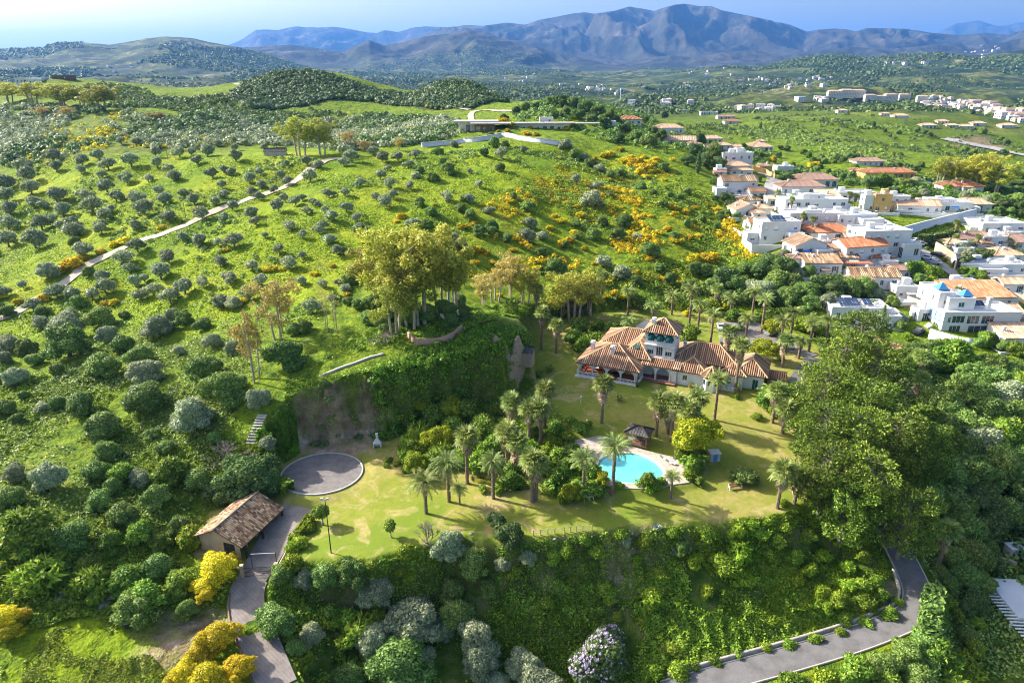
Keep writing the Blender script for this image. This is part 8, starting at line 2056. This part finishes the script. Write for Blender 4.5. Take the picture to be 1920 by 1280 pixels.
# paved yard and pergola
patch('carport_yard', [hit(*p) for p in [(1716,560),(1748,556),(1738,535),(1712,532)]], 'gravel', z=max(hit(1716,560)[2], hit(1738,535)[2]), lift=.2, th=3)
q = hit(1351, 334); pg_ = empty('pergola', q, R(3)); tag(pg_, 'brown slatted pergola left of the two-tiered house', 'pergola'); w = 2.6
for x in (-w, w):
    for y in (0, 5): MB().box(x - .12, y - .12, -2, x + .12, y + .12, 2.6).build('post', M['redwood'], pg_)
mb = MB()
for i in range(16): mb.box(-w - .3 + i * (2*w + .6) / 16, -.3, 2.6, -w - .3 + i * (2*w + .6) / 16 + .2, 5.3, 2.72)
mb.build('slats', M['redwood'], pg_)
for (x, y), l, w in (((1604, 512), 'long timber pergola behind the red-railed house', 5.0), ((1862, 575), 'timber pergola right of the blue villa', 3.0)):
    q = hit(x, y); pg_ = empty('pergola', q, R(-4)); tag(pg_, l, 'pergola')
    for x_ in (-w, 0, w):
        for y_ in (0, 4): MB().box(x_ - .12, y_ - .12, -1, x_ + .12, y_ + .12, 2.8).build('post', M['redwood'], pg_)
    mb = MB(); mb.box(-w, -.1, 2.8, w, .1, 3.0); mb.box(-w, 3.9, 2.8, w, 4.1, 3.0)
    for i in range(20): mb.box(-w + i * 2 * w / 20, -.4, 3.0, -w + i * 2 * w / 20 + .15, 4.4, 3.12)
    mb.build('slats', M['redwood'], pg_)
# clipped hedges
def hedge(pix, h, w, label, mat='oak', n=2600):
    L = drape_line(pix, .8); rng = np.random.default_rng(len(label)); t = rng.uniform(0, len(L) - 1.01, n); i = t.astype(int); f = (t - i)[:, None]
    c = L[i] * (1 - f) + L[i + 1] * f; Tn = L[np.minimum(i + 1, len(L) - 1)] - L[i]; Tn[:, 2] = 0; Tn /= np.linalg.norm(Tn, axis=1, keepdims=True) + 1e-9; S = np.stack([-Tn[:, 1], Tn[:, 0], np.zeros(n)], -1)
    side = rng.integers(0, 3, n); u = rng.uniform(-.5, .5, n) * w; v = rng.uniform(0, h, n)
    u = np.where(side == 0, -w / 2, np.where(side == 1, w / 2, u)); v = np.where(side == 2, h, v)
    P_ = c + S * u[:, None]; P_[:, 2] = ground_z(c[:, 0], c[:, 1]) + v; Nn = S * np.where(side == 0, -1, np.where(side == 1, 1, 0))[:, None] + np.array([0, 0, 1.]) * (side == 2)[:, None] + rng.normal(size=(n, 3)) * .4
    V, F = leaf_quads(P_ + rng.normal(size=(n, 3)) * .12, Nn, .42, rng); o = link_obj('clipped_hedge', np_mesh('hedge', V, F, M[mat])); tag(o, label, 'hedge'); return o
hedge([(1724,458),(1745,456),(1775,450),(1790,446)], 3.0, 2, 'dark clipped hedge at the foot of the golden meadow')
hedge([(1468,338),(1500,338),(1530,336)], 2.2, 1.5, 'clipped dark hedge in front of the wide brown-roofed house')
hedge([(1560,546),(1575,556),(1600,560)], 5, 3, 'tall dark hedge screening the solar-panel villa', n=3200)
hedge([(1790,505),(1850,488),(1880,482)], 2.5, 2, 'dark hedge above the solar bungalow')
hedge([(1745,1130),(1740,1180),(1735,1235),(1730,1300)], 3.4, 2.2, 'tall dark hedge beside the lower right garden', 'wild', 6000)
hedge([(500,905),(525,915),(545,925)], 1.6, 1.8, 'dark green hedge behind the garage roof', 'ivy')
hedge([(584,978),(570,998),(558,1012),(548,1030)], 1.3, 1.0, 'leafy low hedge on the lawn edge by the driveway', 'lime')
# golden meadow between the houses
carpet('golden_meadow', 'shrub', [[(1690,445),(1740,425),(1830,405),(1845,430),(1800,445),(1730,458)]], 9000, .34, 5, .9, 401, None, clear=False)
carpet('golden_meadow_bloom', 'lime', [[(1700,440),(1740,425),(1830,408),(1845,428),(1800,440),(1730,455)]], 5000, .3, 4, .8, 402, None, clear=False)

# lower right house with tiled floor terrace at the edge of the picture
q = hit(1912, 1240); lr = empty('house', (q[0] + 2.2, q[1], q[2] - .6), R(-4)); tag(lr, 'white-blue house with terrace cut by the right edge below the wood', 'house')
for a in range(1):
    MB().box(-1.2, -9, -3, 9, 6, .25).build('terrace', M['slab'], lr); block(lr, .6, 6.0, 9, 15, 0, 3.4, 1, parapet=.0, base=-3)
    mb = MB()
    for k in range(34): mb.box(-1.1, -8.8 + k * .7, 3.05, 7, -8.6 + k * .7, 3.2)
    mb.build('pergola_slats', M['frame'], lr)
    for y in (-8.5, -4, .5, 5.2): MB().box(-1.0, y - .12, .25, -.76, y + .12, 3.0).build('column', M['white'], lr)
    rail(lr, [(-1.1, -8.9), (-1.1, 5.5)], .25, .9)
for i in range(4):
    c_ = empty('terrace_chair', (q[0] + 1.9 + .05 * i, q[1] - 6.5 + 1.9 * i, q[2] - .35), R(80)); tag(c_, ['white terrace chair nearest the lower right corner', 'white terrace chair second from the lower right corner', 'white terrace chair third from the lower right corner', 'white terrace chair farthest from the lower right corner'][i], 'chair', 'white chairs on the terrace')
    MB().box(-.3, -.3, .38, .3, .3, .44).build('seat', M['frame'], c_); MB().box(-.3, .26, .44, .3, .32, .95).build('backrest', M['frame'], c_)
    for sx in (-.26, .26):
        for sy in (-.26, .26): MB().box(sx - .03, sy - .03, 0, sx + .03, sy + .03, .38).build('leg', M['frame'], c_)
q = hit(1898, 1040); sh = empty('garden_shed', q, R(5)); tag(sh, 'small grey garden shed beneath the dark wood at the right edge', 'shed'); MB().box(-1.2, -.9, -.3, 1.2, .9, 1.9).build('wall', M['paleconc'], sh); MB().box(-1.35, -1.05, 1.9, 1.35, 1.05, 2.0).build('roof', M['steel'], sh); MB().box(.1, -.94, .1, .8, -.9, 1.7).build('door', M['iron'], sh)
wall_line([(1845,1040),(1870,1048),(1915,1062)], .7, .3, 'sandwall', 'low pale wall in front of the garden shed')
kerb_line('planter_wall', ROAD_E[22:66], -2.7, .4, .55, 'rock', drop=1.2)

# cars
def car(px, py, rz, paint, label, group='cars parked in the village', z=None):
    q = hit(px, py) if z is None else at_z(px, py, z); c = empty('parked_car', (q[0], q[1], q[2] + .18), R(rz)); tag(c, label, 'car', group)
    S = [(-2.15, .38, .62), (-2.2, .75, .80), (-1.3, .92, .84), (-.75, 1.40, .66), (.75, 1.44, .66), (1.45, .98, .84), (2.1, .85, .80), (2.2, .45, .66)]
    mb = MB(); n = len(S)
    for i in range(n - 1):
        (y0, z0, w0), (y1, z1, w1) = S[i], S[i + 1]
        mb.quad((-w0, y0, z0), (w0, y0, z0), (w1, y1, z1), (-w1, y1, z1))
        for s in (-1, 1): mb.poly([(s * w0, y0, z0), (s * w1, y1, z1), (s * .86, y1, min(z1, .8)), (s * .86, y0, min(z0, .8))]); mb.poly([(s * .86, y0, min(z0, .8)), (s * .86, y1, min(z1, .8)), (s * .84, y1, .28), (s * .84, y0, .28)])
    mb.poly([(-.84, -2.15, .28), (.84, -2.15, .28), (.62, -2.15, .38), (-.62, -2.15, .38)]); mb.quad((-.84, 2.2, .28), (.84, 2.2, .28), (.66, 2.2, .45), (-.66, 2.2, .45)); mb.quad((-.84, -2.15, .28), (-.84, 2.2, .28), (.84, 2.2, .28), (.84, -2.15, .28))
    mb.build('body', M[paint], c)
    for nm, pts in (('windscreen', [(-.72, -1.22, .97), (.72, -1.22, .97), (.6, -.8, 1.38), (-.6, -.8, 1.38)]), ('rear_window', [(.7, 1.38, 1.04), (-.7, 1.38, 1.04), (-.6, .82, 1.42), (.6, .82, 1.42)])):
        mb = MB(); mb.poly([(x, y + (-.02 if y < 0 else .02), z + .02) for x, y, z in pts]); mb.build(nm, M['glass'], c)
    for s in (-1, 1):
        mb = MB(); mb.poly([(s * .83, -1.1, .96), (s * .83, 1.2, 1.0), (s * .69, .72, 1.36), (s * .69, -.7, 1.34)]); mb.build('side_window', M['glass'], c)
        for y in (-1.35, 1.35):
            w = MB(); k = 12
            for a in range(k):
                a0, a1 = 6.283*a/k, 6.283*(a+1)/k; f_ = lambda r, t, xx: (xx, y + r * math.cos(t), .33 + r * math.sin(t))
                w.quad(f_(.33, a0, s*.7), f_(.33, a1, s*.7), f_(.33, a1, s*.9), f_(.33, a0, s*.9)); w.poly([f_(.33, a0, s*.9), f_(.33, a1, s*.9), (s*.9, y, .33)])
            w.build('wheel', M['rubber'], c)
    return c
car(1351, 617, -10, 'carwhite', 'white car parked left of its twin behind the villa', 'cars in the villa yard'); car(1371, 620, -12, 'carwhite', 'white car parked right of its twin behind the villa', 'cars in the villa yard')
car(1446, 628, -55, 'carsilver', 'silver car half hidden by palms on the villa lane', 'cars in the villa yard')
for a in [(1716,455,-70,'carwhite','white car at the hedge corner'),(1725,461,-70,'carsilver','silver car just below the hedge corner'),(1712,475,40,'carblack','black car in the shade of the cubic house'),(1738,487,42,'carwhite','white car nearest the reeds on the street'),(1758,481,45,'carblack','black car against the pale garden wall'),(1752,496,42,'carsilver','silver car below the white one on the street'),(1625,446,70,'carblue','blue car beside the orange-roofed bungalow'),(1655,425,60,'carblack','dark car at the foot of the tall sunlit wall'),
          (1729,341,20,'carwhite','white car on the lane behind the oaks'),(1740,346,60,'carsilver','silver car on the lane behind the oaks'),(1722,626,-50,'carblack','black car under the blue villa'),(1852,409,80,'carwhite','white car behind the golden meadow')]: car(*a)

# ------------------------------------------------------------ far apartments and the town beyond
def simple_house(W_, Dp, H, rt, mat, wl='white', nwin=3):
    """small far house: wall, roof, band of windows"""
    mb = MB(); mb.box(-W_/2, -Dp/2, -4, W_/2, Dp/2, H); wn_ = MB(); st = max(1, int(H / 3))
    for s in range(st):
        for i in range(nwin):
            x = -W_/2 + W_ * (i + .5) / nwin; z = 3 * s + 1.0; wn_.quad((x - .7, -Dp/2 - .03, z), (x + .7, -Dp/2 - .03, z), (x + .7, -Dp/2 - .03, z + 1.3), (x - .7, -Dp/2 - .03, z + 1.3))
            y = -Dp/2 + Dp * (i + .5) / nwin; wn_.quad((-W_/2 - .03, y + .7, z), (-W_/2 - .03, y - .7, z), (-W_/2 - .03, y - .7, z + 1.3), (-W_/2 - .03, y + .7, z + 1.3))
    rf = MB()
    if rt == 'hip':
        f, r = hip(-W_/2, -Dp/2, W_/2, Dp/2, H, min(W_, Dp) * .22, .4)
        for q in f: rf.poly(q)
    else: rf.box(-W_/2 - .15, -Dp/2 - .15, H, W_/2 + .15, Dp/2 + .15, H + .3)
    t_ = multi('far_wall', [(mb, M[wl]), (wn_, M['glass'])]); wm = t_.data; bpy.data.objects.remove(t_)
    return [('wall', wm), ('roof', rf.mesh('far_roof', M[mat]))]
FARK = [simple_house(11, 9, 6, 'hip', 'tilepale'), simple_house(14, 9, 6.5, 'flat', 'frame'), simple_house(9, 8, 3.5, 'hip', 'tile', 'cream'), simple_house(16, 10, 7, 'hip', 'tilebrown'), simple_house(12, 8, 4, 'flat', 'white')]
FARN = []
def far_house(P, k, sc, rz, label, cat, group):
    h = empty('far_house', P, rz)
    for pn, me in FARK[k]:
        c = bpy.data.objects.new(pn, me); COL.objects.link(c); c.parent = h
    h.scale = (sc, sc, sc); FARN.append([h, P, label, cat, group]); return h
apt = simple_house(34, 14, 15, 'hip', 'tilepale', 'cream', 9); FARK.append(apt)
for i, (x, y, s) in enumerate([(1564,184,1.0),(1585,182,1.0),(1607,182,.95),(1630,188,.75),(1648,189,.7),(1668,189,.9),(1693,188,.8),(1728,190,.7)]):
    q = hit(x, y); far_house(q, 5, s * dist(q) / 1500 * .8, R(hrng.uniform(-12, 12)), ['westernmost','second','third','fourth','fifth','sixth','seventh','easternmost'][i] + ' of the cream apartment blocks across the valley', 'apartment block', 'cream apartment blocks across the valley')
KN = ['white house with pale hip roof', 'wide white flat-roofed house', 'small cream house with terracotta roof', 'large white house with brown roof', 'low white flat-roofed house']
town = [(1735,185),(1760,183),(1790,188),(1830,192),(1870,200),(1919,212),(1919,232),(1880,225),(1850,215),(1800,205),(1750,205),(1730,205)]
rt_ = random.Random(3); cnt = 0; TN = []
while cnt < 95:
    x, y = rt_.uniform(1728, 1925), rt_.uniform(183, 234)
    if poly_sd([(a, b) for a, b in town], np.array([x]), np.array([y]))[0] < 0: continue
    q = hit(x, y)
    if q is None: continue
    k_ = rt_.choice([0, 0, 1, 2, 3, 4]); far_house(q, k_, rt_.uniform(.8, 1.2), rt_.uniform(-.5, .5), KN[k_] + ' of the dense far town', 'house', 'white houses of the far town'); cnt += 1
CL = [(1480,160,40,6,14),(1300,165,60,5,14),(1100,165,50,6,14),(740,148,26,4,14),(700,150,40,5,12),(960,150,80,6,10),(1180,172,60,8,10),(1330,135,60,8,12),(1420,150,50,8,12),(1550,150,60,6,10),(1700,118,60,8,10),(1830,100,60,10,9),(330,85,60,6,24),(420,108,50,6,10),(230,128,60,8,8),(150,135,50,5,6),(480,122,40,5,8),(1250,195,60,4,8),(1420,205,60,4,8),(1540,188,50,6,8),(500,150,60,6,6)]
for x0, y0, sx, sy, n in CL:
    for i in range(n + (n > 7) * 1):
        q = hit(x0 + rt_.gauss(0, sx * .5), y0 + rt_.gauss(0, sy * .6))
        if q is None or q[1] < 800: continue
        k_ = rt_.choice([0, 1, 2, 4]); far_house(q, k_, rt_.uniform(.8, 1.2) * (1 + max(0, dist(q) - 2500) / 6000), rt_.uniform(-.5, .5), KN[k_] + ' in the %s far cluster' % ORDW[CL.index((x0, y0, sx, sy, n))], 'house', 'white houses scattered over the far country')
# mast on the plain
q = hit(1163, 192); ms = empty('lattice_mast', q); tag(ms, 'tall thin white lattice mast on the plain', 'mast'); H = height_to(q, 164); mb = MB()
for a in range(3): mb.bar((1.2 * math.cos(a * 2.1), 1.2 * math.sin(a * 2.1), 0), (.3 * math.cos(a * 2.1), .3 * math.sin(a * 2.1), H), .5)
for i in range(12): z = H * i / 12; w = 1.2 - .9 * i / 12; mb.bar((-w, 0, z), (w, 0, z + H / 12), .3)
mb.build('lattice', M['frame'], ms)
# ------------------------------------------------------------ one label for every plant
LM = [((c[0], c[1]), n) for c, n in [
 (hit(1205, 712), 'the villa loggia'), (hit(1100, 700), 'the veranda corner'), (hit(1410, 735), 'the villa east end'), (hit(1180, 880), 'the swimming pool'), (hit(1197, 826), 'the gazebo'), (hit(604, 888), 'the round yard'), (hit(460, 1040), 'the garage'),
 (hit(490, 1080), 'the driveway gate'), (hit(621, 1036), 'the lamp post'), (hit(1378, 916), 'the red-slatted bench'), (hit(1100, 934), 'the grey bench'), (hit(708, 838), 'the barbecue'), (hit(945, 625), 'the ruin'), (hit(820, 645), 'the low brick wall'), (hit(1360, 620), 'the two white cars'),
 (hit(478, 815), 'the stone steps'), (hit(245, 1174), 'the waste container'), (hit(1700, 1060), 'the road bend'), (hit(1500, 1228), 'the lower road'), (hit(1898, 1040), 'the garden shed'), (hit(1611, 600), 'the solar-panel villa'), (hit(1838, 624), 'the blue villa'),
 (hit(600, 306), 'the top of the track'), (hit(470, 372), 'the upper track'), (hit(335, 428), 'the middle of the track'), (hit(195, 482), 'the lower track'), (hit(60, 565), 'the track end'), (hit(517, 291), 'the stone hut'), (hit(930, 262), 'the white crest wall'), (hit(1072, 275), 'the crest wall end'),
 (hit(900, 246), 'the modern hilltop house'), (hit(1190, 234), 'the orange-roofed ridge house'), (hit(1381, 317), 'the tall white block'), (hit(1461, 454), 'the solar-roofed white house'), (hit(1560, 450), 'the orange-roofed bungalow'), (hit(1750, 405), 'the retaining wall'), (hit(1668, 336), 'the ochre house'),
 (hit(1862, 513), 'the oval pool bungalow'), (hit(1809, 362), 'the salmon-roofed house'), (hit(1640, 540), 'the teal-doored house'), (hit(349, 412), 'the utility pole'), (hit(770, 600), 'the tall eucalyptus clump'), (hit(527, 628), 'the golden eucalyptus'), (hit(55, 158), 'the far left hilltop villa'),
 (hit(1600, 1010), 'the pine stand'), (hit(985, 1000), 'the citrus tree')] if c]
PCT = {}
def spot(P):
    x, y = proj((P[0], P[1], P[2] + .5)); return x / 19.2, y / 12.8
bykey = {}
for pl in PLANTS:
    o, kind, P, half, desc, cat, group = pl
    lm = min(LM, key=lambda l: (l[0][0] - P[0]) ** 2 + (l[0][1] - P[1]) ** 2)
    pl.append(lm); bykey.setdefault((desc, lm[1]), []).append(pl)
used = {}
sizes = {}
for pl in PLANTS: sizes.setdefault(pl[4], []).append(pl[3])
for k in sizes: sizes[k] = (np.percentile(sizes[k], 30), np.percentile(sizes[k], 72))
buckets = {}
for pl in PLANTS:
    o, kind, P, half, desc, cat, group, lm = pl
    if group is None: tag(o, desc, cat); continue
    lo, hi = sizes[desc]; sz = 'small ' if half < lo - .01 else 'large ' if half > hi + .01 else ''
    base = desc if desc.split()[0] in ('small', 'large', 'low', 'tall', 'broad') else sz + desc
    buckets.setdefault((' '.join(base.split()[:6]) if not base.split()[:6][-1] in ('with', 'of', 'the', 'in', 'on') else ' '.join(base.split()[:5]), lm[1]), []).append(pl)
for (base, lm), pls in buckets.items():
    pls.sort(key=lambda p: (p[7][0][0] - p[2][0]) ** 2 + (p[7][0][1] - p[2][1]) ** 2)
    for i, pl in enumerate(pls):
        tag(pl[0], base + ', ' + ('' if i == 0 else ORDW[min(i, 88)] + ' ') + 'nearest to ' + lm, pl[5], pl[6])
fb = {}
for rec in FARN:
    if rec[3] == 'apartment block': tag(rec[0], rec[2], rec[3], rec[4])
    else: fb.setdefault(rec[2], []).append(rec)
for lab, rs in fb.items():
    rs.sort(key=lambda r: r[1][0] / r[1][1])
    for i, r in enumerate(rs): tag(r[0], lab + ', ' + ORDW[min(i, 88)] + ' from the west', r[3], r[4])
# ------------------------------------------------------------ the air
hz = MB().box(-30500, -30500, float(GZ.min()) - 1.0, 30500, 30500, float(GZ.max()) + 30.0)
m, nt, out = new_mat('haze'); N = NT(nt)
v = N.n('ShaderNodeVolumePrincipled')
v.inputs['Color'].default_value = (0.12, 0.37, 0.97, 1)
v.inputs['Density'].default_value = 3.9e-5
v.inputs['Anisotropy'].default_value = 0.2
N.l(v.outputs[0], out.inputs['Volume'])
haze = hz.build('haze', m)
tag(haze, kind='stuff')
